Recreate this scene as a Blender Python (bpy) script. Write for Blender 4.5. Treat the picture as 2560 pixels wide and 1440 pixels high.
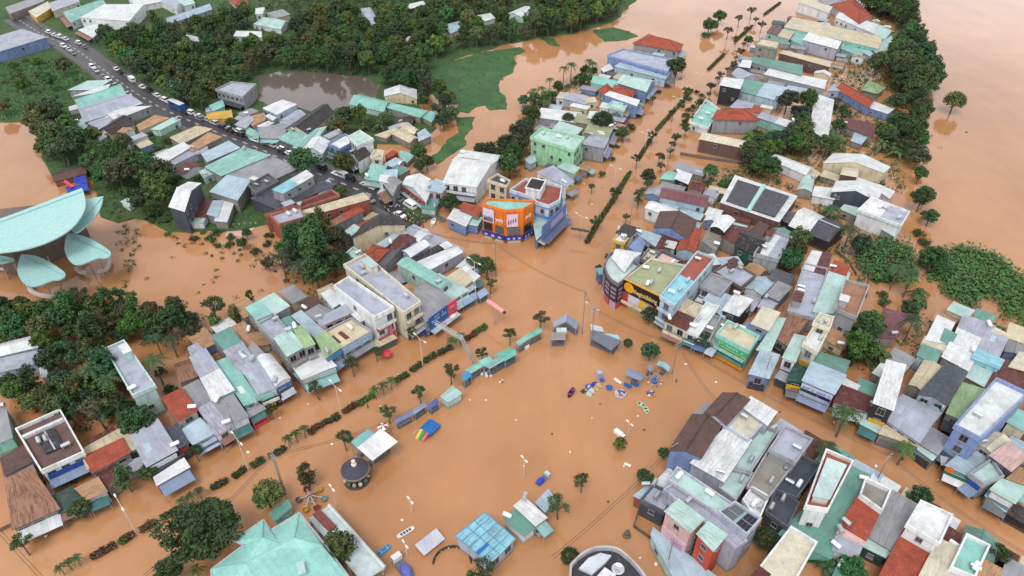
import bpy, math, random
import numpy as np
from mathutils import Vector, Matrix
R = math.radians
random.seed(7)
scene = bpy.context.scene
for o in list(bpy.data.objects): bpy.data.objects.remove(o)
C = scene.collection
# ---------------------------------------------------------------- camera (a drone about 115 m above the flood)
CAMH, PITCH, FPX = 115.0, R(37.5), 1710.0
cam = bpy.data.objects.new('camera', bpy.data.cameras.new('camera')); C.objects.link(cam)
cam.location = (0, 0, CAMH); cam.rotation_euler = (R(90) - PITCH, 0, 0)
cam.data.sensor_width = 36; cam.data.lens = FPX / 2560 * 36; cam.data.clip_start = 1; cam.data.clip_end = 5000
scene.camera = cam
# ---------------------------------------------------------------- overcast daylight
SUN_EL, SUN_AZ = R(60), R(200)
world = bpy.data.worlds.new('World'); scene.world = world; world.use_nodes = True
wn = world.node_tree; bg = wn.nodes['Background']
sky = wn.nodes.new('ShaderNodeTexSky'); sky.sky_type = 'NISHITA'; sky.sun_disc = False
sky.sun_elevation = SUN_EL; sky.sun_rotation = SUN_AZ; sky.air_density = 1.0; sky.dust_density = 0.3; sky.ozone_density = 1.0
hs = wn.nodes.new('ShaderNodeHueSaturation'); hs.inputs['Saturation'].default_value = 0.18    # cloud cover takes the blue out of the sky
wn.links.new(sky.outputs[0], hs.inputs['Color']); wn.links.new(hs.outputs[0], bg.inputs[0])
bg.inputs[1].default_value = 0.15
sl = bpy.data.lights.new('sun', 'SUN'); sl.energy = 1.1; sl.angle = R(25); sl.color = (1, .965, .92)
sun = bpy.data.objects.new('sun', sl); C.objects.link(sun)
sun.rotation_euler = (R(90) - SUN_EL, 0, R(180) - SUN_AZ)
scene.view_settings.view_transform = 'Standard'; scene.view_settings.look = 'None'
scene.view_settings.exposure = 0.94; scene.view_settings.gamma = 1
# ---------------------------------------------------------------- helpers
_sp, _cp = math.sin(PITCH), math.cos(PITCH)
def P(x, y, z=0.0):
    """where the ray through photo pixel (x, y) meets height z"""
    a = (x - 1280) / FPX; b = (720 - y) / FPX
    d = Vector((a, _cp + b * _sp, -_sp + b * _cp))
    t = (z - CAMH) / d.z
    return Vector((d.x * t, d.y * t, z))
def px(v):
    q = Vector(v) - Vector((0, 0, CAMH))
    zz = q.y * _cp - q.z * _sp; uu = q.y * _sp + q.z * _cp
    return (1280 + FPX * q.x / zz, 720 - FPX * uu / zz)
def mpp(x, y):                                        # photo pixels per metre at ground point
    p = P(x, y); return FPX / (p.y * _cp + CAMH * _sp)
def lin(c): return c / 12.92 if c <= .04045 else ((c + .055) / 1.055) ** 2.4
def srgb(r, g, b, k=.76): return tuple(lin(v / 255) * k for v in (r, g, b))
PAL = {k: srgb(*v) for k, v in dict(
    W=(232, 235, 235), C=(222, 214, 190), m=(188, 218, 210), M=(150, 208, 196), D=(112, 165, 152), B=(182, 204, 217), L=(180, 184, 200),
    G=(160, 161, 166), g=(98, 100, 106), S=(74, 80, 92), K=(46, 42, 44), R=(190, 88, 62), r=(104, 52, 48), u=(168, 122, 96), O=(200, 155, 115),
    T=(218, 204, 172), N=(112, 84, 78), o=(168, 172, 136), e=(166, 196, 146), c=(150, 214, 230), b=(128, 150, 196), P=(226, 188, 184),
    Q=(168, 92, 76), E=(34, 82, 72), Z=(150, 145, 138), Y=(226, 180, 80), F=(128, 76, 84), X=(160, 214, 170), V=(206, 84, 64)).items()}
def mat(name, build):
    m = bpy.data.materials.new(name); m.use_nodes = True
    nt = m.node_tree; b = nt.nodes['Principled BSDF']
    build(nt, b, lambda t, **k: _node(nt, t, **k)); return m
def _node(nt, t, **k):
    n = nt.nodes.new(t)
    for a, v in k.items():
        if a.startswith('_'):
            key = a[1:]
            n.inputs[int(key) if key.isdigit() else key.replace('_', ' ')].default_value = v
        else: setattr(n, a, v)
    return n
def ramp(nt, fac, stops):
    r = nt.nodes.new('ShaderNodeValToRGB'); e = r.color_ramp.elements
    e[0].position, e[0].color = stops[0][0], (*stops[0][1], 1)
    e[1].position, e[1].color = stops[-1][0], (*stops[-1][1], 1)
    for p, c in stops[1:-1]:
        x = e.new(p); x.color = (*c, 1)
    nt.links.new(fac, r.inputs[0]); return r.outputs[0]
def mixc(nt, fac, a, b, mode='MIX'):
    n = nt.nodes.new('ShaderNodeMix'); n.data_type = 'RGBA'; n.blend_type = mode
    for s, v in ((n.inputs[0], fac), (n.inputs[6], a), (n.inputs[7], b)):
        if isinstance(v, (int, float)): s.default_value = v
        elif isinstance(v, tuple): s.default_value = (*v, 1) if len(v) == 3 else v
        else: nt.links.new(v, s)
    return n.outputs[2]
def mth(nt, op, a, b=None):
    n = nt.nodes.new('ShaderNodeMath'); n.operation = op
    for i, v in enumerate((a, b)):
        if v is None: continue
        if isinstance(v, (int, float)): n.inputs[i].default_value = v
        else: nt.links.new(v, n.inputs[i])
    return n.outputs[0]
def noise(nt, vec, scale, detail=3, rough=.55):
    n = nt.nodes.new('ShaderNodeTexNoise'); n.inputs['Scale'].default_value = scale
    n.inputs['Detail'].default_value = detail; n.inputs['Roughness'].default_value = rough
    if vec is not None: nt.links.new(vec, n.inputs['Vector'])
    return n.outputs['Fac']
def g3(v): return (v, v, v)
def _roof(nt, b, N):                                  # corrugated sheet metal: object colour, sheet to sheet variation, seams, grime and rust
    L = nt.links.new; oi = N('ShaderNodeObjectInfo'); uv = N('ShaderNodeTexCoord'); geo = N('ShaderNodeNewGeometry')
    sp = N('ShaderNodeSeparateXYZ'); L(uv.outputs['UV'], sp.inputs[0])
    sheet = mth(nt, 'FLOOR', mth(nt, 'MULTIPLY', sp.outputs[0], .9)); row = mth(nt, 'FLOOR', mth(nt, 'MULTIPLY', sp.outputs[1], .23))
    wn_ = N('ShaderNodeTexWhiteNoise', noise_dimensions='3D'); cb = N('ShaderNodeCombineXYZ')
    L(sheet, cb.inputs[0]); L(row, cb.inputs[1]); L(oi.outputs['Random'], cb.inputs[2]); L(cb.outputs[0], wn_.inputs[0])
    var = mth(nt, 'ADD', mth(nt, 'MULTIPLY', wn_.outputs[0], .16), .88)
    fr = mth(nt, 'FRACT', mth(nt, 'MULTIPLY', sp.outputs[0], .9)); seam = mth(nt, 'LESS_THAN', fr, .09)
    var = mth(nt, 'SUBTRACT', var, mth(nt, 'MULTIPLY', seam, .10))
    rib = mth(nt, 'MULTIPLY', mth(nt, 'SINE', mth(nt, 'MULTIPLY', sp.outputs[0], 21.0)), .035); var = mth(nt, 'ADD', var, rib)
    n1 = noise(nt, geo.outputs['Position'], .22, 4, .65); n2 = noise(nt, geo.outputs['Position'], 1.1, 5, .7)
    col = mixc(nt, 1.0, oi.outputs['Color'], ramp(nt, n1, [(.25, (.74, .75, .76)), (.62, (1.06, 1.05, 1.04))]), 'MULTIPLY')
    hsv = N('ShaderNodeHueSaturation'); L(col, hsv.inputs['Color']); L(var, hsv.inputs['Value'])
    grime = ramp(nt, n2, [(.52, (0, 0, 0)), (.74, (1, 1, 1))])
    col2 = mixc(nt, mth(nt, 'MULTIPLY', grime, .5), hsv.outputs[0], (.24, .21, .18))
    # rust runs down the slope on the older sheets
    mp = N('ShaderNodeMapping', _Scale=(2.4, .3, 1)); L(uv.outputs['UV'], mp.inputs[0])
    n3 = noise(nt, mp.outputs[0], 1.0, 5, .7)
    amt = mth(nt, 'MULTIPLY', ramp(nt, n3, [(.47, (0, 0, 0)), (.6, (1, 1, 1))]), mth(nt, 'SUBTRACT', 1.0, oi.outputs['Alpha']))
    col3 = mixc(nt, amt, col2, (.115, .046, .026))
    L(col3, b.inputs['Base Color']); b.inputs['Roughness'].default_value = .5; b.inputs['Specular IOR Level'].default_value = .35
    bp = N('ShaderNodeBump', _Strength=.35, _Distance=.05); L(mth(nt, 'SINE', mth(nt, 'MULTIPLY', sp.outputs[0], 21.0)), bp.inputs['Height']); L(bp.outputs[0], b.inputs['Normal'])
M_ROOF = mat('metal_sheet', _roof)
def _tile(nt, b, N):
    L = nt.links.new; oi = N('ShaderNodeObjectInfo'); uv = N('ShaderNodeTexCoord'); geo = N('ShaderNodeNewGeometry')
    br = N('ShaderNodeTexBrick', _Scale=1.0, _Mortar_Size=.05, _Brick_Width=.34, _Row_Height=.34, _Color1=(.8, .8, .8, 1), _Color2=(1.1, 1.1, 1.1, 1), _Mortar=(.5, .48, .46, 1))
    L(uv.outputs['UV'], br.inputs[0])
    n1 = noise(nt, geo.outputs['Position'], .5, 5, .7)
    col = mixc(nt, 1.0, oi.outputs['Color'], br.outputs[0], 'MULTIPLY')
    col = mixc(nt, 1.0, col, ramp(nt, n1, [(.3, (.62, .6, .58)), (.65, (1.12, 1.1, 1.08))]), 'MULTIPLY')
    L(col, b.inputs['Base Color']); b.inputs['Roughness'].default_value = .75
M_TILE = mat('roof_tiles', _tile)
def _flat(nt, b, N):
    L = nt.links.new; oi = N('ShaderNodeObjectInfo'); geo = N('ShaderNodeNewGeometry')
    n1 = noise(nt, geo.outputs['Position'], .35, 6, .68); n2 = noise(nt, geo.outputs['Position'], 1.7, 4, .6)
    col = mixc(nt, 1.0, oi.outputs['Color'], ramp(nt, n1, [(.28, (.66, .64, .61)), (.55, (1, 1, 1)), (.75, (1.08, 1.07, 1.06))]), 'MULTIPLY')
    col = mixc(nt, mth(nt, 'MULTIPLY', ramp(nt, n2, [(.6, (0, 0, 0)), (.7, (1, 1, 1))]), .35), col, (.2, .18, .16))
    L(col, b.inputs['Base Color']); b.inputs['Roughness'].default_value = .85
M_FLAT = mat('roof_deck_concrete', _flat)
def _wall(nt, b, N):
    L = nt.links.new; oi = N('ShaderNodeObjectInfo'); geo = N('ShaderNodeNewGeometry')
    mp = N('ShaderNodeMapping', _Scale=(1, 1, .22)); L(geo.outputs['Position'], mp.inputs[0])
    n1 = noise(nt, mp.outputs[0], .9, 5, .7); n2 = noise(nt, geo.outputs['Position'], .25, 3)
    col = mixc(nt, 1.0, oi.outputs['Color'], ramp(nt, n1, [(.3, (.62, .6, .57)), (.52, (1, 1, 1))]), 'MULTIPLY')
    col = mixc(nt, 1.0, col, ramp(nt, n2, [(.3, (.85, .85, .86)), (.7, (1.08, 1.07, 1.05))]), 'MULTIPLY')
    sz = N('ShaderNodeSeparateXYZ'); L(geo.outputs['Position'], sz.inputs[0])      # silt and damp just above the flood line, with contact shade painted in
    damp_shade = mth(nt, 'LESS_THAN', mth(nt, 'SUBTRACT', sz.outputs[2], mth(nt, 'MULTIPLY', n2, 1.1)), .12)
    col = mixc(nt, mth(nt, 'MULTIPLY', damp_shade, .55), col, (.13, .08, .045))
    L(col, b.inputs['Base Color']); b.inputs['Roughness'].default_value = .85
M_WALL = mat('painted_render', _wall)
def _paint(nt, b, N):
    L = nt.links.new; oi = N('ShaderNodeObjectInfo'); geo = N('ShaderNodeNewGeometry')
    n1 = noise(nt, geo.outputs['Position'], 1.3, 4)
    col = mixc(nt, 1.0, oi.outputs['Color'], ramp(nt, n1, [(.3, (.84, .84, .84)), (.65, (1.04, 1.04, 1.04))]), 'MULTIPLY')
    L(col, b.inputs['Base Color']); b.inputs['Roughness'].default_value = .45
M_PAINT = mat('painted_surface', _paint)
def _pane(nt, b, N):
    oi = N('ShaderNodeObjectInfo')
    nt.links.new(ramp(nt, oi.outputs['Random'], [(0, (.012, .014, .018)), (.7, (.035, .04, .046)), (1, (.11, .12, .13))]), b.inputs['Base Color']); b.inputs['Roughness'].default_value = .15
M_PANE = mat('window_glass', _pane)
def _plain(c, rough=.6, metal=0, v=.12):
    def f(nt, b, N):
        geo = N('ShaderNodeNewGeometry'); n1 = noise(nt, geo.outputs['Position'], 2.0, 4)
        lo = tuple(x * (1 - v) for x in c); hi = tuple(x * (1 + v) for x in c)
        nt.links.new(ramp(nt, n1, [(.3, lo), (.7, hi)]), b.inputs['Base Color']); b.inputs['Roughness'].default_value = rough; b.inputs['Metallic'].default_value = metal
    return f
M_STEEL = mat('stainless_steel', _plain((.62, .64, .66), .32, .85))
M_FRAME = mat('window_frame', _plain((.26, .26, .27), .6))
M_RUBBER = mat('rubber', _plain((.02, .02, .022), .7))
M_CABLE = mat('cable', _plain((.045, .042, .045), .7))
def _leaf(nt, b, N):
    L = nt.links.new; at = N('ShaderNodeAttribute', attribute_name='tone'); oi = N('ShaderNodeObjectInfo')
    sp = N('ShaderNodeSeparateColor'); L(at.outputs['Color'], sp.inputs[0])
    col = mixc(nt, 1.0, oi.outputs['Color'], ramp(nt, sp.outputs[0], [(0, (.62, .70, .66)), (.5, (1, 1, 1)), (1, (1.45, 1.42, 1.15))]), 'MULTIPLY')
    hsv = N('ShaderNodeHueSaturation'); L(col, hsv.inputs['Color'])
    L(mth(nt, 'ADD', mth(nt, 'MULTIPLY', oi.outputs['Random'], .03), .474), hsv.inputs['Hue']); L(mth(nt, 'ADD', mth(nt, 'MULTIPLY', oi.outputs['Random'], .5), .75), hsv.inputs['Value'])
    L(hsv.outputs[0], b.inputs['Base Color']); b.inputs['Roughness'].default_value = .6; b.inputs['Specular IOR Level'].default_value = .3
M_LEAF = mat('foliage', _leaf)
M_BARK = mat('bark', _plain((.12, .09, .065), .9, 0, .3))
def xfm(vs, m): return [m @ Vector(v) for v in vs]
class MB:
    """collects polygons, builds ONE mesh object"""
    def __init__(s): s.v = []; s.f = []; s.mi = []; s.uv = []; s.mats = []
    def mat(s, m):
        if m not in s.mats: s.mats.append(m)
        return s.mats.index(m)
    def poly(s, pts, m, uv=None):
        i = len(s.v); s.v += [tuple(p) for p in pts]; s.f.append(tuple(range(i, i + len(pts)))); s.mi.append(s.mat(m))
        s.uv += uv if uv else [(0, 0)] * len(pts)
    def prism(s, base, z0, z1, m, cap=True, bottom=False):
        n = len(base)
        for i in range(n):
            a, b = base[i], base[(i + 1) % n]
            s.poly([(a[0], a[1], z0), (b[0], b[1], z0), (b[0], b[1], z1), (a[0], a[1], z1)], m)
        if cap: s.poly([(p[0], p[1], z1) for p in base], m, [(p[0], p[1]) for p in base])
        if bottom: s.poly([(p[0], p[1], z0) for p in reversed(base)], m)
    def box(s, c, d, m, rot=0.0, ax=None):
        """c centre, d full size, rot about z; or ax = three axis vectors"""
        if ax is None:
            ca, sa = math.cos(rot), math.sin(rot); ax = (Vector((ca, sa, 0)), Vector((-sa, ca, 0)), Vector((0, 0, 1)))
        c = Vector(c); X, Y, Z = (Vector(a) * (k / 2) for a, k in zip(ax, d))
        q = [c + X * i + Y * j + Z * k for k in (-1, 1) for j in (-1, 1) for i in (-1, 1)]
        for f in ((0, 2, 3, 1), (4, 5, 7, 6), (0, 1, 5, 4), (2, 6, 7, 3), (0, 4, 6, 2), (1, 3, 7, 5)): s.poly([q[i] for i in f], m)
    def tube(s, p, r, m, n=8, cap=True):
        """tube through points p with radii r"""
        if isinstance(r, (int, float)): r = [r] * len(p)
        p = [Vector(a) for a in p]; rings = []
        for i, a in enumerate(p):
            t = (p[min(i + 1, len(p) - 1)] - p[max(i - 1, 0)]).normalized()
            u = t.cross(Vector((0, 0, 1)) if abs(t.z) < .95 else Vector((1, 0, 0))).normalized(); w = t.cross(u)
            rings.append([a + (u * math.cos(2 * math.pi * k / n) + w * math.sin(2 * math.pi * k / n)) * r[i] for k in range(n)])
        for i in range(len(p) - 1):
            for k in range(n): s.poly([rings[i][k], rings[i + 1][k], rings[i + 1][(k + 1) % n], rings[i][(k + 1) % n]], m)
        if cap: s.poly(list(rings[0]), m); s.poly(list(reversed(rings[-1])), m)
    def lathe(s, c, prof, m, n=16, sx=1.0, sy=1.0, a0=0.0):
        c = Vector(c); rings = [[c + Vector((r * sx * math.cos(a0 + 2 * math.pi * k / n), r * sy * math.sin(a0 + 2 * math.pi * k / n), z)) for k in range(n)] for r, z in prof]
        for i in range(len(rings) - 1):
            for k in range(n): s.poly([rings[i][k], rings[i][(k + 1) % n], rings[i + 1][(k + 1) % n], rings[i + 1][k]], m)
        s.poly(list(reversed(rings[0])), m); s.poly(list(rings[-1]), m)
    def build(s, name, parent=None, base=(0, 0, 0), color=None, smooth=False):
        me = bpy.data.meshes.new(name); b = Vector(base)
        me.from_pydata([tuple(Vector(v) - b) for v in s.v], [], s.f)
        for m in s.mats: me.materials.append(m)
        me.polygons.foreach_set('material_index', s.mi)
        u = me.uv_layers.new(name='UVMap'); u.data.foreach_set('uv', [x for p in s.uv for x in p])
        if smooth: me.polygons.foreach_set('use_smooth', [True] * len(s.f))
        me.validate(); me.update()
        return link(name, me, parent, color, None if parent else b)
def link(name, data, parent=None, color=None, loc=None):
    o = bpy.data.objects.new(name, data); C.objects.link(o)
    if parent: o.parent = parent
    if loc is not None: o.location = loc
    if color: o.color = (*color, 1) if len(color) == 3 else color
    return o
def thing(name, label, cat, loc, rz=0.0, group=None):
    o = bpy.data.objects.new(name, None); C.objects.link(o); o.location = loc; o.rotation_euler = (0, 0, rz); o.empty_display_size = .5
    return tag(o, label, cat, group)
def tag(o, label, cat, group=None, kind=None):
    o['label'] = label; o['category'] = cat
    if group: o['group'] = group
    if kind: o['kind'] = kind
    return o
def struct(o): o['kind'] = 'structure'; return o
def dup(root, loc, rz=0.0, label=None, sc=None, colors=None):
    """copy of a thing with its parts and sub-parts (shared meshes)"""
    def cp(o, par):
        c = o.copy(); C.objects.link(c)
        if par: c.parent = par
        if colors and o.name.split('.')[0] in colors: c.color = (*colors[o.name.split('.')[0]], 1)
        for ch in o.children: cp(ch, c)
        return c
    r = cp(root, None); r.location = loc; r.rotation_euler = (0, 0, rz)
    if sc is not None: r.scale = (sc, sc, sc) if isinstance(sc, (int, float)) else sc
    if label: r['label'] = label
    return r
def text(body, parent, base, pos, xdir, up, size, color, name='lettering', width=None):
    cu = bpy.data.curves.new(name, 'FONT'); cu.body = body; cu.size = size; cu.align_x = 'CENTER'; cu.align_y = 'CENTER'; cu.extrude = .03; cu.materials.append(M_PAINT)
    cu.offset = .012 * size
    x = Vector(xdir).normalized(); u = Vector(up).normalized(); n = x.cross(u).normalized(); u = n.cross(x)
    tmp = bpy.data.objects.new('t', cu); C.objects.link(tmp); bpy.context.view_layer.update()
    me = bpy.data.meshes.new_from_object(tmp.evaluated_get(bpy.context.evaluated_depsgraph_get())); bpy.data.objects.remove(tmp)
    me.name = name; k = 1.0
    if width:
        w = max(v.co.x for v in me.vertices) - min(v.co.x for v in me.vertices); k = width / max(w, .01)
    for v in me.vertices: v.co = Vector(pos) - Vector(base) + x * (v.co.x * k) + u * v.co.y + n * (v.co.z + .05)
    return link(name, me, parent, color)
def inpoly(x, y, poly):
    r = False; j = len(poly) - 1
    for i in range(len(poly)):
        xi, yi = poly[i][0], poly[i][1]; xj, yj = poly[j][0], poly[j][1]
        if (yi > y) != (yj > y) and x < (xj - xi) * (y - yi) / (yj - yi + 1e-12) + xi: r = not r
        j = i
    return r
def pts(s): return [tuple(float(a) for a in p.split(',')) for p in s.split()]
def inset(poly, d):
    """move every edge of a CCW polygon inwards by d"""
    n = len(poly); out = []
    for i in range(n):
        a, b, c = Vector(poly[i - 1][:2]), Vector(poly[i][:2]), Vector(poly[(i + 1) % n][:2])
        e1 = (b - a).normalized(); e2 = (c - b).normalized(); n1 = Vector((-e1.y, e1.x)); n2 = Vector((-e2.y, e2.x))
        k = n1 + n2; k = k / max(.35, k.dot(n1)) if k.length > .1 else n1
        out.append(Vector((*(b + k * d), 0)))
    return out
def ccw(poly):
    a = sum(poly[i][0] * poly[(i + 1) % len(poly)][1] - poly[(i + 1) % len(poly)][0] * poly[i][1] for i in range(len(poly)))
    return poly if a > 0 else list(reversed(poly))
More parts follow.
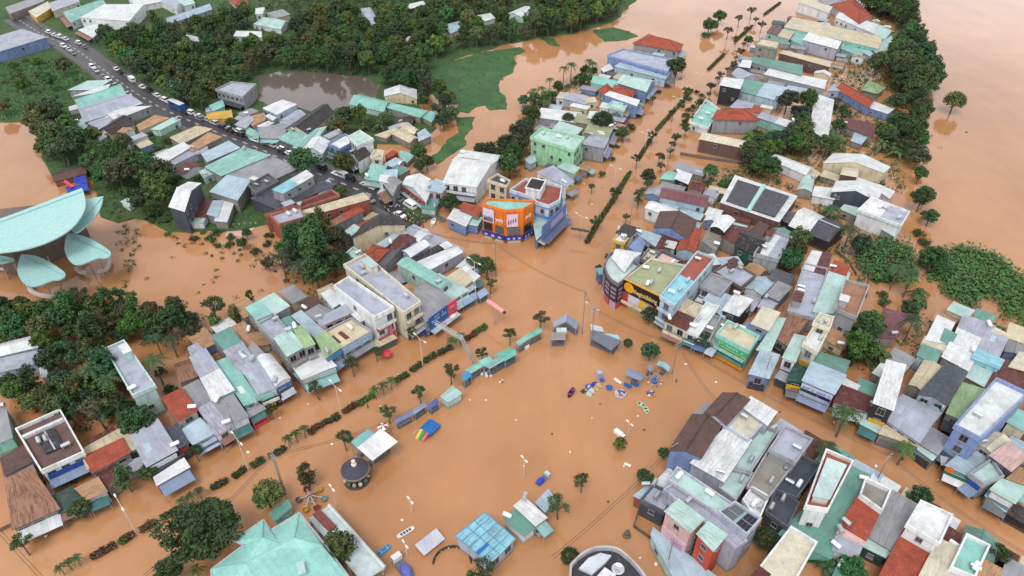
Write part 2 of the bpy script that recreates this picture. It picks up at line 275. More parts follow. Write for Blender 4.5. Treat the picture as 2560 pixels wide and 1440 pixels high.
# ---------------------------------------------------------------- houses: roof corners in photo pixels | eaves height | roof type + ridge slant | roof colour | wall colour | label
HOUSES = r'''
-60,145 -60,110 50,80 103,98|7|Sa|L|b|long blue-grey warehouse wall at the left edge beside the dry road
165,30 245,3 262,18 182,52|6|Ga|M|W|mint green gable roof at the top left end of the road
212,42 265,16 350,16 318,50|8|Sa|W|W|large white school-like block with a row of windows by the road's far end
128,8 180,-8 195,6 135,26|6|Sa|L|C|lavender flat roof behind the mint gable at the top left corner
75,28 118,8 125,22 92,42|5|Sa|C|Y|cream roof with yellow front left of the lavender roof at the top left
20,18 95,-6 105,6 30,32|5|Sa|G|Z|grey roof at the very top left corner
200,75 240,62 255,75 232,92|4|Sa|W|G|low white shed below the white block with windows
325,-5 400,-15 415,2 345,14|5|Sa|W|W|white roof touching the top edge above the forest
405,5 425,-6 455,12 440,22|5|Vz|L|W|small curved grey roof touching the top edge
440,0 470,-12 485,8 460,14|5|Sa|m|W|pale mint roof touching the top edge right of the curved one
420,47 515,15 522,25 430,57|4|Ga|B|L|long pale blue roof lying along the forest's top edge
575,-2 610,-8 618,10 590,12|4|H|R|C|small red tiled roof touching the top edge amid trees
588,90 605,80 652,80 650,92|4|Gz|W|m|white roofed hut with mint wall alone in the forest
465,88 500,95 510,103 480,102|3|Sz|W|W|small white roof half hidden by the forest near the road
640,60 690,48 722,55 700,72|4|Gz|m|W|pale mint roof in the forest at the top beside a lavender end
+640,22 662,20 655,35 640,35|5|Sz|W|W
670,34 705,26 722,36 690,45|4|Sz|G|T|grey patched roof under the forest's top edge
693,102 718,97 727,107 708,112|4|Gz|W|W|tiny white gable alone among the forest trees
905,27 926,24 945,55 925,60|5|Sz|L|W|narrow grey roofed house standing upright deep in the forest
1020,12 1055,5 1062,13 1024,22|4|Sa|W|r|white roof with a maroon front at the forest's top edge
1110,64 1150,55 1148,74 1128,82|4|Sa|B|T|pale blue corner roof poking out of the forest
1015,97 1025,91 1027,105 1017,106|3|Sa|W|W|tiny white roof corner beside the pond's forest
1196,40 1225,35 1235,45 1213,52|4|Sz|W|W|small white roof near the top by the forest's right half
1265,38 1310,18 1332,36 1308,44|4|Ga|W|m|white mint gable roof in the forest left of the flooded inlet
966,226 1036,225 1037,245 966,240|4|Gz|W|T|long white gable between the pond and the green weed mat
880,260 902,239 972,256 955,277|4|Gz|M|m|mint gable roof on the pond's right bank
974,272 976,260 1062,277 1045,292|4|Sz|M|Z|long mint roof running right from the pond bank gable
1045,287 1080,280 1090,286 1078,304|3|Sa|M|Z|short mint roof at the end of the long mint one
722,318 803,266 828,284 772,330|5|Ga|K|T|dark brown old tiled house with yellow trim by the pond
662,270 705,253 737,263 694,284|7|Sa|W|B|tall white-roofed pale blue house on the pond's left bank
+665,290 682,282 700,288 682,300|5|Sa|W|B
700,302 735,281 760,287 722,314|4|Va|L|W|curved lavender roof between the blue house and the dark tiled house
625,293 660,284 662,300 632,314|4|Sa|O|T|pinkish tan roof beside the road below the pond
590,311 620,290 634,300 615,320|4|Sa|L|Z|lavender roof by the road left of the tan roof
650,322 718,311 705,345 655,344|4|Sa|G|Z|weathered grey roof facing the parked cars
703,347 728,330 790,328 752,367|4|Sa|M|M|bright mint roof facing the parked cars
737,366 770,332 812,322 768,374|4|Sa|m|m|pale mint roof right of the bright mint one by the road
618,318 646,332 645,346 618,336|3|Sz|M|M|little mint awning roof beside the parked cars
766,371 781,347 822,355 804,382|5|Ga|W|m|white gable with mint front by the roadside trees
825,362 862,341 890,353 852,374|8|Pa|W|b|tall blue-grey townhouse with white roof by the road
874,345 900,331 930,350 892,363|9|Pa|m|W|tallest white townhouse with mint roof behind the blue-grey one
879,384 898,366 924,386 896,402|7|Ga|K|W|white house with black roof and rows of windows on the road's north side
928,394 939,379 958,382 955,398|6|Pz|T|C|peach house right of the black roofed white house
914,445 930,418 964,418 955,453|5|Sa|M|M|sea green shop roof beside the white car
964,427 992,425 991,443 959,439|6|Sz|B|B|pale blue roof behind the sea green shop
952,439 978,441 975,458 949,453|7|Sz|W|W|white raised roof box beside the pale blue roof
963,462 987,443 1004,456 982,486|6|Gz|G|G|grey gable ended shop at the flood's edge by the road
964,390 981,376 994,382 971,396|3|Sa|R|R|small red shed roof behind the road houses
1001,379 1037,386 1017,406 1002,394|2.5|Sz|M|Z|low mint roof standing in brown water
940,338 975,326 985,332 965,345|3|Sa|T|Z|cream roof at the left of the cream roofed cluster
977,332 1000,322 1042,344 1022,355|4|Gz|T|Z|cream gable with a dark open side by the flooded weed channel
992,320 1020,308 1045,325 1034,334|4|Gz|C|o|cream gable behind the first cream gable
1045,334 1062,324 1076,339 1048,352|4|Sz|B|Z|pale blue roof at the right of the cream roofed cluster
973,318 1003,308 1002,318 976,327|3|Sa|L|Z|small lavender roof at the back of the cream roofed cluster
992,296 1034,292 1028,309 990,308|3|Sa|K|K|dark low roof under the long mint roof
546,226 580,209 634,214 606,242|8|Pa|L|G|bare concrete grey house with dark windows beside the pond
520,284 575,278 578,296 524,297|3|Sa|Y|Y|orange and pink shopfront roof under the concrete house
525,264 555,252 560,266 534,277|4|Sa|M|M|mint lean-to left of the bare concrete house
177,224 220,205 272,203 238,224|5|Sa|m|G|pale mint roof at the upper end of the left roadside block
187,240 240,222 272,213 262,228 |5|Sa|W|G|white strip roof second in the left roadside block
195,250 290,215 306,236 205,268|5|Ga|M|K|wide mint gable roof in the middle of the left roadside block
205,270 300,240 342,262 218,301|5|Ga|L|G|lavender grey gable under the wide mint one on the left
285,259 335,248 352,260 300,277|5|Sa|m|G|pale mint roof facing the road below the wide mint gable
272,281 330,270 372,268 290,298|5|Sa|W|G|long white roof facing the road in the left roadside block
225,307 278,284 292,297 248,322|4|Sa|L|G|lavender roof low in the left roadside block
173,268 193,262 196,272 175,277|3|Sa|W|W|tiny white lean-to at the far left of the roadside block
190,310 208,296 222,310 210,322|3|Sz|m|m|small mint roof at the lower left of the roadside block
255,326 295,291 332,311 278,334|4|Ga|K|T|black tiled gable below the left roadside block
345,313 385,292 418,298 354,324|4|Sa|O|C|tan roof beside a tree at the road's lower left side
382,322 430,297 448,302 402,324|4|Sa|m|m|pale mint roof right of the tan roof by the road
244,344 262,331 267,342 250,352|3|Sa|W|G|tiny white roof below the black gable in the left trees
431,343 490,319 524,326 456,358|5|Sa|T|Z|cream corrugated roof on the road's lower side
468,369 520,336 549,346 486,376|5|Sa|O|Z|pale orange corrugated roof below the cream one
385,392 455,361 473,371 412,406|5|Sa|W|L|white sloping roof jutting toward the left trees
+412,407 474,372 495,384 425,416|4|Sa|L|L
483,376 515,365 520,376 495,386|4|Sa|L|G|short lavender roof between the white and the pale blue roofs
509,384 569,357 594,373 522,402|5|Sa|B|G|pale blue white roof with a rust corner by the road
522,416 608,375 666,393 558,436|5.5|Sa|M|Z|largest mint roof on the road's lower side
574,434 670,395 735,424 645,464|5|Sa|G|Z|wide grey patchwork roofs below the largest mint roof
531,478 569,443 621,454 592,497|7|Sa|B|Z|weathered house with a scuffed pale blue roof at the trees' edge
500,431 520,420 532,435 512,444|4|Sz|m|m|small mint hut under the largest mint roof
626,464 670,440 692,458 642,484|7|Pa|g|g|dark grey terrace house with a khaki roof strip
640,494 740,448 828,466 700,520|6|Sa|S|S|large charcoal house in the middle of the lower roadside
687,472 762,431 778,444 712,481|9|Sa|c:W|G|bright cyan and white skylight roof above the charcoal house
789,472 820,451 832,468 799,484|6|Sa|B|G|pale blue roof patch beside the round roadside tree
427,513 470,459 498,462 462,524|9|Gz|W|S|narrow white house with a slate side wall and a dark balcony at the left grove
497,501 536,501 514,541 484,541|4|Sz|r|W|maroon tin roof attached right of the narrow white house
533,505 556,504 544,541 519,535|4.5|Sz|B|Z|pale blue tin roof right of the maroon one
554,505 584,506 567,552 539,550|4|Sz|W|Z|white lean-to roof at the right of the maroon tin roof
472,560 483,542 514,542 507,557|3|Sz|m|W|short mint porch under the maroon tin roof
304,505 328,493 337,507 322,517|3|Sz|m|W|lone small mint roof in the grass by the leaf roofs
678,536 823,483 840,494 757,522|8|Pa|r|Q|long terracotta brick building with white roof strip and corner terrace
+755,545 762,527 898,487 912,501|8|Sa|T|Q
+682,542 745,520 758,546 702,562|8.4|Pa|L|Q
815,561 890,519 903,532 827,569|6|Sa|u:R|G|grey house with an orange red and rusty roof beside the brick building
909,547 931,532 949,541 920,553|5|Sa|o|G|small olive tan roof beside the crowd
895,563 940,542 951,557 916,573|5|Sa|R|G|bright red roof next to the black roofed old house
850,588 884,564 899,573 865,600|6|Sa|m|G|pale mint roof left of the black roofed old house
889,592 912,561 992,543 1005,562|8|Ga|K|T|weathered old house with a black gable roof near the crowd
945,610 984,587 999,597 964,617|5|Sa|B|G|pale blue roof behind the red brown gable
976,610 1000,589 1036,597 993,625|6|Ga|r|G|red brown gable in the triangle block
1037,591 1067,575 1077,587 1048,605|6|Vz|W|W|white curved roof at the triangle block's right edge
1000,592 1040,570 1150,622 1085,652|4|Sz|L|W|wide lavender roof behind the white roofs of the triangle block
1009,627 1053,603 1070,614 1028,641|6|Va|W|L|white barrel roof in the middle of the triangle block
1031,648 1098,613 1113,621 1048,653|5|Sa|K|K|black flat strip roof in the triangle block
1100,613 1117,605 1132,615 1113,622|6|Sz|W|W|white square roof above the black strip roof
1042,656 1128,620 1150,632 1078,671|5.5|Ga|W|L|long white gable below the black strip roof
1001,663 1026,648 1118,700 1096,716|8|Gz|M|m|mint gable pointing at the square in the triangle block
866,638 884,623 904,637 889,650|5|Pz|m|m|little mint box house by the dense grove
912,643 934,616 968,624 938,654|7|H|R|G|red hipped roof on the grey house beside the dense grove
+942,652 970,626 1000,622 962,664|6|Sa|g|G
1062,715 1100,690 1165,725 1118,752|5|Sz|m|m|pale mint lower roof behind the blue and red sign
1110,700 1150,675 1180,700 1140,730|5|Sa|T|T|tan striped roof near the round trees of the crossing
+1150,678 1165,668 1198,690 1182,702|5|Sa|W|T
1024,748 1062,712 1128,752 1066,798|7|Sz|G|G|grey shop behind the big blue and red sign|bluesign
873,673 920,650 1040,752 1003,776|10|Pz|L|C|long cream three storey townhouse with parapet and mint balcony|cream
845,724 878,704 975,770 932,792|10|Pz|L|W|white townhouse with a red vertical shop sign|redsign
806,737 826,726 859,750 832,768|7|Sz|W|m|white roof over a mint wall behind the townhouse row
853,762 873,750 921,789 898,802|7.5|Sz|W|W|white sloping roof left of the townhouse with the red sign
753,758 784,741 801,758 764,780|4|Sa|N|Z|old brown mossy roof behind the shop row
795,799 859,766 877,783 814,810|8|Sa|L|P|lavender roof over a salmon pink wall
762,784 798,764 826,778 792,802|5|Sz|G|G|grey flat roof behind the salmon pink wall
817,832 876,802 922,831 857,869|7|Pa|T|G|cream stained roof terrace with a rusty slot in it|terrace
734,795 756,782 813,831 790,846|6|Sz|B|G|pale blue long roof left of the stained terrace
790,846 814,832 850,867 814,892|8|Sz|e|G|light green roof with blue front on the shop row|greenroof
620,770 682,738 718,767 651,804|8|Sa|M:m|G|mint topped grey block at the upper end of the shop row
+645,809 686,793 718,830 687,852|8|Pz|L|G
698,804 723,793 746,817 718,835|7|Sz|D|G|dull sea green roof next to the mint topped block
689,848 725,830 760,864 718,888|9|Sz|m|Z|pale cyan roof with a rusty brown corner above the shops
734,823 760,818 785,858 760,868|9|Sz|e|G|light green roof beside the pale cyan roof
728,904 798,879 834,916 757,945|6|Sa|W|G|white flat roof with a corrugated fascia above the street|whiteflat
533,843 575,823 604,858 567,877|7|Sz|D|G|dusty sea green roof with a white water tank behind it
564,881 606,860 637,905 598,924|7|Sz|L|W|lavender blue roof continuing the dusty sea green one
617,879 636,861 668,892 645,902|6|Sz|G|G|rough grey roof behind the curved white roof
642,901 678,890 721,942 685,963|7|Vz|W|W|white curved roof with a blue fascia sign|curvedsign
606,923 642,905 687,964 644,982|7|Sz|L|W|lavender roofed shop above the black yellow sign|blacksign
544,915 578,902 643,994 607,1007|5|Sz|M|M|mint long roof with white water tanks at its end|mintlong
472,872 492,860 515,880 484,902|6|Sz|L|m|short lavender roof at the rear of the mint walled shop
481,902 517,882 579,970 529,994|7|Sz|L:W|M|grey and white long roof with mint sides
410,998 456,977 489,1025 445,1049|6|Sz|R|C|red tiled roof in the shop row beside a sunken terrace
456,976 497,955 526,1003 493,1022|5|Sz|G|G|grey roof right of the red tiled roof
456,1078 500,1050 534,1082 484,1109|5|Sz|B|B|pale blue lattice roof in front of the red tiled roof|bluelattice
500,1026 536,1007 573,1064 540,1085|6|Sz|L|W|lavender roof with a tan awning on the street
539,1009 583,991 616,1039 573,1060|6|Sz|G|W|grey roof left of the red shop sign
272,882 314,863 382,961 331,983|9|Pz|L|m|narrow tall house with a lavender roof deck alone among the lower left trees
615,1030 640,1010 662,1022 622,1044|4|Va|G|G|arched grey roof behind the red sign on the street|redlong
53,1081 150,1038 202,1130 108,1172|7|Pa|N|W|brown tiled villa with white trim and a dark courtyard|villa
208,1127 308,1072 338,1120 225,1167|5|Sz|T|Z|tan ribbed tin roof beside the orange tiles at lower left
+217,1141 303,1101 320,1132 237,1178|5.6|Sz|R|Z
228,1097 280,1070 288,1078 236,1108|4|Sa|r|r|dark maroon strip roof behind the tan ribbed one
333,1095 394,1056 437,1123 368,1161|6|Sz|L|K|broad lavender roof with a mint back strip above the street
411,1080 444,1064 470,1107 437,1123|5|Sz|S|Q|black roof with a dull red fascia on the street|redfascia
389,1192 456,1150 470,1171 397,1211|4|Sa|W|S|white blue billboard canopy leaning out over the flooded street
365,1160 440,1120 455,1140 385,1185|3.4|Sa|S|S|black awning roof behind the white blue billboard canopy
242,1180 283,1161 295,1204 265,1220|4|Sz|r|Z|maroon roof under the orange tiles at lower left
192,1222 244,1197 265,1229 218,1248|5|Sa|O|L|rust patched tan roof with a lavender front
136,1241 181,1220 216,1255 150,1281|4|Sa|E|Z|dark green grey roof beside the big rusty roof
20,1206 80,1181 140,1268 36,1314|5|Sz|u|Z|big rusty corrugated roof at the lower left corner|rusty
5,1147 55,1119 77,1155 15,1187|4|Sa|N|Z|brown patched roof with a cream strip at the left edge
-40,1035 12,1021 27,1090 -30,1114|5|Sz|G|M|grey roof cut by the left edge with a mint porch
-30,868 78,842 86,868 -30,895|5|Ga|W|m|white wavy roof with a blue strip at the left edge
-30,905 97,880 97,908 -30,938|4|Sa|L|L|lavender grey roof below the white wavy one at the left edge
97,900 112,896 119,938 103,943|4|Sz|W|W|small white tin roof at the end of the lavender one
135,434 205,415 211,433 140,452|3|Ga|N|Q|brown tiled hut by the water beyond the leaf roofs
1593,108 1626,89 1699,111 1690,125|7|H|R|G|red tiled roof over a grey bare wall at the far end of the diagonal street
1530,142 1565,128 1674,150 1660,178|8|Pz|L|b|large grey blue flat block behind the red tiled house
1545,170 1560,160 1668,180 1655,195|6|Sz|B|B|pale blue wall block below the flat grey block
1504,173 1523,161 1532,172 1510,180|4|Sz|W|G|tiny white roof at the left of the grey blue block
1482,206 1493,191 1549,205 1538,220|5|Gz|M|M|sea green roof at the bank left of the diagonal street
1549,207 1573,191 1631,203 1613,227|7|Gz|m|b|pale mint roof on a blue wall along the diagonal street
1534,193 1546,186 1562,192 1554,203|6|Sz|T|T|small tan roof between mint roofs on the diagonal street
1499,226 1518,210 1536,230 1516,242|5|H|R|M|red gable with a pale green wall on the diagonal street's left bank
1531,234 1540,216 1583,228 1577,242|6|H|R|C|red tiled roof right of the red gable on the left bank
1517,240 1529,232 1594,250 1588,263|8|Sz|W|b|long white roof with a blue side below the red tiles
1392,245 1401,232 1421,233 1413,248|5|Sz|C|W|small cream roof at the rear bank end of its row
1412,248 1430,235 1478,245 1462,260|5|Sz|L|L|lavender wall house beside the cream roof at the bank
1459,248 1485,244 1491,255 1468,257|5|Sz|T|C|tan roof between the lavender house and the long white roof
1500,268 1507,257 1524,261 1520,271|6|Sz|W|W|small white roof beside the mint balcony house
1520,268 1532,257 1566,264 1558,277|6|Pz|m|m|mint balcony house on the diagonal street
1350,295 1359,274 1447,283 1434,305|4|Sz|W|G|wide white roof behind the round bush on the left bank
1436,304 1446,285 1477,294 1470,310|4|Sz|o|Z|olive roof between two round trees
1469,295 1476,280 1502,281 1495,299|5|Sz|W|Z|white roof behind the big round dark tree
1464,332 1476,310 1530,319 1518,344|6|Sz|o|G|olive roof below the big round dark tree
1383,329 1401,307 1452,322 1432,344|7|Sz|m|Z|pale cyan roof behind the tall green house
1335,347 1360,327 1452,348 1430,376|11|Pz|m|X|tall light green painted house with a cream roof deck
1456,360 1479,341 1519,347 1508,369|8|Sz|L|G|grey walled shop house right of the tall green house
1314,400 1334,385 1340,402 1325,410|4|Sz|B|B|small pale blue roof at the foot of the tall green house
1397,419 1418,406 1446,420 1434,434|6|Sz|m|m|pale mint roof below the tall green house
1349,434 1385,419 1431,452 1412,464|7|Sz|L|W|lavender white roof behind the blue white corner house
1331,520 1403,497 1412,535 1345,592|4.5|Sa|m|b|mint shop roof wedged between the orange shop and the street|wedge
1223,454 1245,440 1273,455 1265,467|11|Pz|S|T|dark narrow unfinished tower house left of the blue white corner house
1116,452 1160,381 1248,394 1190,462|8.4|Gz|W|W|large white three storey house with maroon roof patch near the weed mat|bigwhite
1009,461 1020,444 1081,456 1062,500|6|Ga|W|m|white gabled shop with a mint front at the road's dry end
1069,475 1090,450 1121,459 1104,481|7|Sz|B|P|pale blue roof with a pink front beside the white gabled shop
1055,520 1067,503 1094,507 1087,525|3|Sz|D|m|little mint stall roof at the road's flooded end
1152,525 1160,508 1202,520 1193,542|6|Sz|R|D|red tin roof left of the orange shop
1122,547 1137,525 1179,537 1163,564|5|Sz|W|b|white roof with blue awning left of the orange shop
1163,559 1178,539 1204,545 1193,564|4|Sz|m|b|mint tin roof joined to the orange shop
2001,9 2013,-1 2076,17 2067,30|7|Sz|C|W|white walled house with a cream roof at the top of the right bank
2050,-5 2110,-14 2128,6 2072,12|6|Gz|G|W|grey roof touching the top edge right of the cream roof
2085,14 2130,-4 2173,38 2146,54|6|H|R|W|red hipped villa with white gables at the top right
2096,48 2105,37 2201,65 2189,85|5|Sz|W|W|long white roof below the red hipped villa
2185,85 2200,65 2233,80 2211,97|5|Gz|m|m|mint gable at the right end of the long white roof
1977,74 1996,52 2190,92 2180,117|6|Sz|T|M|very long tan grey warehouse roof at the top right
2180,119 2225,94 2237,115 2195,134|4|Sz|m|W|mint roof behind a dark maroon opening at the right bank
2014,100 2035,87 2101,106 2089,120|8|Gz|W|L|tall grey block with white gable roof and four small windows
2099,121 2110,112 2162,126 2149,140|4|Sz|M|M|mint shed right of the tall grey block
2154,131 2170,127 2187,138 2180,143|4|Sz|B|B|short pale blue roof at the end of the mint shed
1920,82 1932,69 1982,80 1970,97|6|Sz|r:T|M|maroon and cream roof over a teal wall at the right street side
1979,99 1993,79 2014,85 2006,112|5|Sz|M|M|teal roof slope left of the tall grey block
1892,113 1904,99 1945,106 1939,122|9|Pz|T|Z|balcony house with a cream roof slab on the right street side
1956,137 1966,131 2070,153 2066,165|7|Sz|T|N|narrow cream roof over a brown brick wall
1881,158 1892,146 1998,163 1996,185|6|Sz|D|G|long teal blue roof right of the street
1850,166 1857,152 1878,153 1874,169|8|Sz|W|S|white roof on a dark walled house by the right street side
1920,190 1932,177 2056,200 2051,219|5|Sz|W|G|brightest long white roof in the right bank gardens
1833,185 1857,177 1895,194 1852,200|5|Vz|L|L|lavender curved roof by the right street side
1803,213 1812,196 1856,200 1848,221|9|Sz|W|K|black walled tall house with a white roof
1845,227 1860,202 1962,220 1940,249|6|Sz|D:B|B|wide blue green roof beside the black walled house
1828,269 1846,252 1889,261 1880,280|5|Sz|L|L|lavender roof behind the orange tiled house
1729,305 1765,257 1797,280 1769,319|4|Pa|M|W|white walled yard with a mint roof by the right street side
1789,296 1800,278 1870,274 1888,299|8|H|R|G|orange tiled grey house behind a round tree
1878,277 1887,263 1906,272 1899,283|5|Sz|R|C|small orange tiled roof right of the orange tiled grey house
1898,296 1910,285 1984,306 1978,321|5|Sz|L:W|M|long lavender white roof running right from the orange tiled house
2040,246 2080,260 2067,343 2027,319|4|Sa|W|M|steep white tin roof standing upright among the right gardens
1756,348 1768,334 1860,352 1854,368|7|Gz|C|N|broad grey brown warehouse with a cream ridge roof|brownware
2095,224 2118,213 2179,250 2169,266|5|Gz|R|b|long red tiled roof pointing down right in the gardens
2070,227 2085,212 2112,218 2098,228|5|Sz|L|L|grey lavender stub roof at the red tiled roof's upper end
2170,269 2180,255 2231,272 2217,283|4|Sz|W|b|white roof at the lower end of the long red tiled roof
2159,224 2174,205 2209,219 2191,232|4|H|e|Z|light green tent-like roof under the dark trees
2109,316 2118,299 2184,311 2178,341|4|Sz|r|Z|maroon shack roof with a blue tin sheet in the gardens
+2129,352 2138,333 2169,339 2153,360|3|Sz|B|Z
1926,398 1942,387 2024,418 2009,434|5|Gz|W|W|white gable half hidden by trees right of the warehouse
2009,434 2024,418 2050,434 2036,445|3|Sz|T|Z|small tan lean-to below the half hidden white gable
2070,408 2092,386 2215,416 2200,429|6|Ga|W|T|broad white gable over a brown end wall near the right bank
2103,436 2110,420 2144,423 2141,442|6|Sz|C|N|cream roof over a dark brown wall below the broad white gable
2053,441 2063,428 2100,440 2097,453|3|Sz|T|Z|low cream tin roof at the garden's middle
1995,472 2010,442 2034,448 2028,478|4|Va|m|Z|tiny mint arched roof in the right gardens
2086,480 2097,456 2196,480 2186,500|7|Ga|W|S|big white gable with a grey end wall on the right bank|biggable
2034,489 2040,469 2090,473 2083,498|4|Sz|W|W|white side roof left of the big grey ended gable
2140,452 2148,447 2198,463 2191,477|4|Sz|W|Z|thin white roof behind the big grey ended gable
2192,474 2199,464 2234,479 2222,495|5|Sz|W|W|white small roof at the right of the big grey ended gable
2153,528 2182,500 2265,532 2247,562|8|Pz|W:L|W|white framed roof deck house at the right bank
2184,562 2200,547 2245,570 2233,589|4|Sz|m|Z|mint porch below the white framed roof deck
2103,524 2113,514 2156,523 2153,545|4|Sz|m|Z|pale mint roof left of the white framed roof deck
1981,564 2015,525 2108,567 2068,600|5|Gz|W:S|K|long shed with a white slope and a dark panelled slope|solarshed
1813,508 1845,449 1980,492 1940,548|5|Sz|W|N|wide pavilion roof of dark panels in a white frame|pavilion
1945,547 1960,525 1998,540 1980,561|3|Sz|g|K|dark low roof joined to the wide pavilion
1689,424 1696,408 1764,426 1752,439|3|Sz|G|Z|grey low shed by the street's right bank
1653,447 1668,431 1697,434 1688,450|3|Sz|M|Z|mint low roof by the street's right bank
1689,447 1698,428 1728,437 1719,459|4|Sz|W|K|white tilted roof between the grey shed and the bushes
1657,492 1665,471 1767,490 1755,514|6|Gz|F|B|rose maroon tiled house with pale blue walls
1619,520 1635,505 1711,531 1690,546|6|Gz|W|W|white gable left of the rose maroon tiled house
1641,568 1655,533 1736,553 1713,592|7|Ga|N|b|brown tiled gable with a pale blue end wall
1694,622 1712,581 1752,579 1735,628|6|Ga|R|B|orange red gable above the round corner block
1633,617 1654,586 1700,586 1686,620|5|Sa|r|Z|dark red tiled roof left of the orange red gable
1664,617 1673,603 1692,607 1685,622|5|Sz|W|m|small white roof under the dark red tiles
1778,567 1798,542 1834,551 1810,578|8|Va|W|K|white curved roof on a tall house right of the orange red gable
1758,602 1773,575 1809,582 1788,624|6|Sz|Z|G|grey brown tin roof under the white curved roof
1806,592 1826,564 1870,573 1844,609|6|Sz|r|Z|dark maroon tin roof left of the black gable
1875,578 1898,556 1920,565 1905,589|4|Sz|N|N|small brown roof behind the black gable
1842,614 1859,578 1914,596 1894,636|7|Gz|K|E|black panelled gable roof on a green grey house
1890,636 1927,586 1973,601 1944,650|7|Pz|W:L|G|grey roof deck with a white far strip beside the black gable
1569,702 1629,656 1714,673 1655,744|8.5|Pz|o|T|wide olive grey roof of the phone shop behind its black sign|phone
1533,645 1548,625 1599,634 1561,676|9|Gz|W|B|white topped upper house behind the curved corner front
1575,617 1600,594 1610,612 1600,637|8|Sz|b|b|sky blue little house behind the curved corner front
1542,582 1562,562 1597,573 1574,592|7|Sz|K|W|black roof house with white walls at the street corner
1533,602 1550,586 1575,592 1561,609|6|Pz|W|Y|white cluttered roof with a yellow wall at the street corner
1595,587 1602,577 1650,590 1636,614|5|Sz|B|B|pale blue low roofs beside the dark red tiles
1604,651 1620,629 1652,640 1633,662|5|Pz|C|Z|cream concrete roof pads behind the olive grey roof
1630,660 1656,634 1700,654 1671,676|7.6|Pz|P|S|pinkish white courtyard roof with a black rim
1658,738 1738,641 1778,655 1690,758|10|Pa|c:Q|B|long pale cyan townhouse with a red roof terrace|cyan
1754,717 1780,689 1827,705 1801,737|7|Pz|G|G|grey roof terrace beside the long cyan townhouse
1790,682 1830,659 1882,690 1850,717|5|Pz|L|N|cluttered lavender roofs with a rusty beam
1667,800 1705,749 1750,768 1716,822|7|Sa|r:T|C|maroon and cream long roof facing the right street|maroonlong
1715,824 1762,766 1792,774 1747,837|6|Pa|W|W|white roof deck strip right of the maroon and cream roof
1762,750 1785,727 1837,748 1809,792|6|Sa|B|G|pale blue patchwork roof behind the street row
1810,774 1837,738 1878,753 1847,788|8|Sa|W|K|white boxy roof over a black walled upper floor
1736,841 1768,791 1798,800 1772,852|5|Pa|G|G|grey green roof deck above the street tree
1775,852 1800,799 1827,815 1797,862|5|Pa|Z|Z|dull concrete roof left of the green pharmacy
1797,840 1822,811 1890,845 1868,878|8|Pz|T|M|green and yellow fronted shop with a cream roof|green
1850,830 1871,807 1917,822 1897,849|5|Sz|b|G|steel blue roof behind the green and yellow shop
1881,808 1907,771 1946,785 1921,824|7|Sa|C|G|pale cream roof right of the steel blue one
1895,870 1943,802 1960,804 1925,880|6|Sa|m|G|narrow pale mint long roof on the right street row
1876,932 1902,880 1945,892 1922,943|6|Sa|B|b|powder blue roof on the right street row|powder
1940,841 1971,791 2015,806 1969,860|5|Sa|u|Z|rusty red tin roof behind the right street row
1959,891 1985,841 2012,847 1989,902|8|Sa|m|W|slim white ribbed roof over a white balcony front
2009,862 2036,819 2068,830 2042,882|9|Pa|W|C|cream tall house with a pink side wall|creamtall
+2034,810 2049,788 2081,797 2072,824|11|Pz|C|C
1970,949 1988,913 2029,925 2011,958|6|Sz|E|E|dark green terrace over a yellow sign|yellowsign
2011,952 2032,910 2109,939 2083,982|8|Sz|B|L|broad pale cyan roof with a blue white sign front|banksign
2040,907 2054,885 2120,903 2108,932|6|Sz|D|G|grey green strip roof behind the broad pale cyan one
1974,774 2011,671 2062,683 2034,790|6|Pa|L|G|long lavender concrete roof running back from the right street row
2009,670 2032,631 2076,638 2062,684|6|Sz|W:r|Z|maroon roof with a white side strip behind the lavender concrete roof
2037,774 2072,688 2118,692 2091,778|7|Sa|m|m|mint long house left of the rusty roofed terrace house
2077,677 2088,654 2122,663 2114,688|7.5|Sz|R|m|red coral roof at the back end of the mint long house
2092,772 2113,710 2166,722 2139,792|9|Pa|u|G|grey block with a rust brown roof inside a white frame
2184,841 2210,777 2265,792 2239,842|4|Sa|F|Z|dark rose tin roof alone among the garden trees
2317,847 2343,794 2382,811 2361,855|6|Sa|W|W|white roof at the left end of the big right cluster
2352,850 2362,824 2390,838 2375,862|6|Sa|D|D|dull green roof patch in the big right cluster
2306,863 2316,844 2376,861 2367,885|5.5|Sz|C|C|pale cream strip roof below the white one in the right cluster
2295,888 2307,863 2350,880 2336,910|6|Sa|D|B|dark sea green roof with a cyan strip at the right cluster's left
2384,852 2410,794 2480,820 2441,882|6|Sa|W:L|W|large white framed roof with a lavender centre in the right cluster
2445,874 2468,832 2515,850 2494,894|6|Sa|L|Z|lavender ribbed roof right of the white framed one
2476,834 2485,819 2520,836 2511,850|6|Sz|C|Z|small cream roof at the right cluster's far corner
2359,892 2377,860 2440,883 2419,924|6|Sa|W|Z|peeling white roof in the middle of the right cluster
2434,897 2443,874 2506,900 2494,921|7|Sz|c|c|sky cyan strip roof in the right cluster
2412,938 2432,899 2484,919 2469,969|5|Sa|m|Z|pale mint stained roof below the sky cyan strip
2462,980 2505,905 2585,925 2545,990|5|Sa|r|Z|wide dark maroon roof at the right edge
2526,916 2550,884 2605,895 2585,932|6|Sa|C|Z|cream roof corner at the right edge above the wide maroon roof
2187,1002 2216,910 2259,922 2233,1019|9|Sa|W|K|tall narrow house with a bright white roof and a black front
2276,958 2310,905 2348,919 2308,974|6|Ga|T|Z|yellowish cream gable beside the slate roof
2303,982 2360,918 2412,936 2369,1007|8|Ga|S|L|large slate grey gable in the right cluster
2289,1010 2305,986 2332,1000 2313,1024|5|Va|m|Z|left mint barrel roof under the slate gable
2314,1022 2332,1004 2354,1022 2339,1035|5|Va|B|Z|right pale blue barrel roof under the slate gable
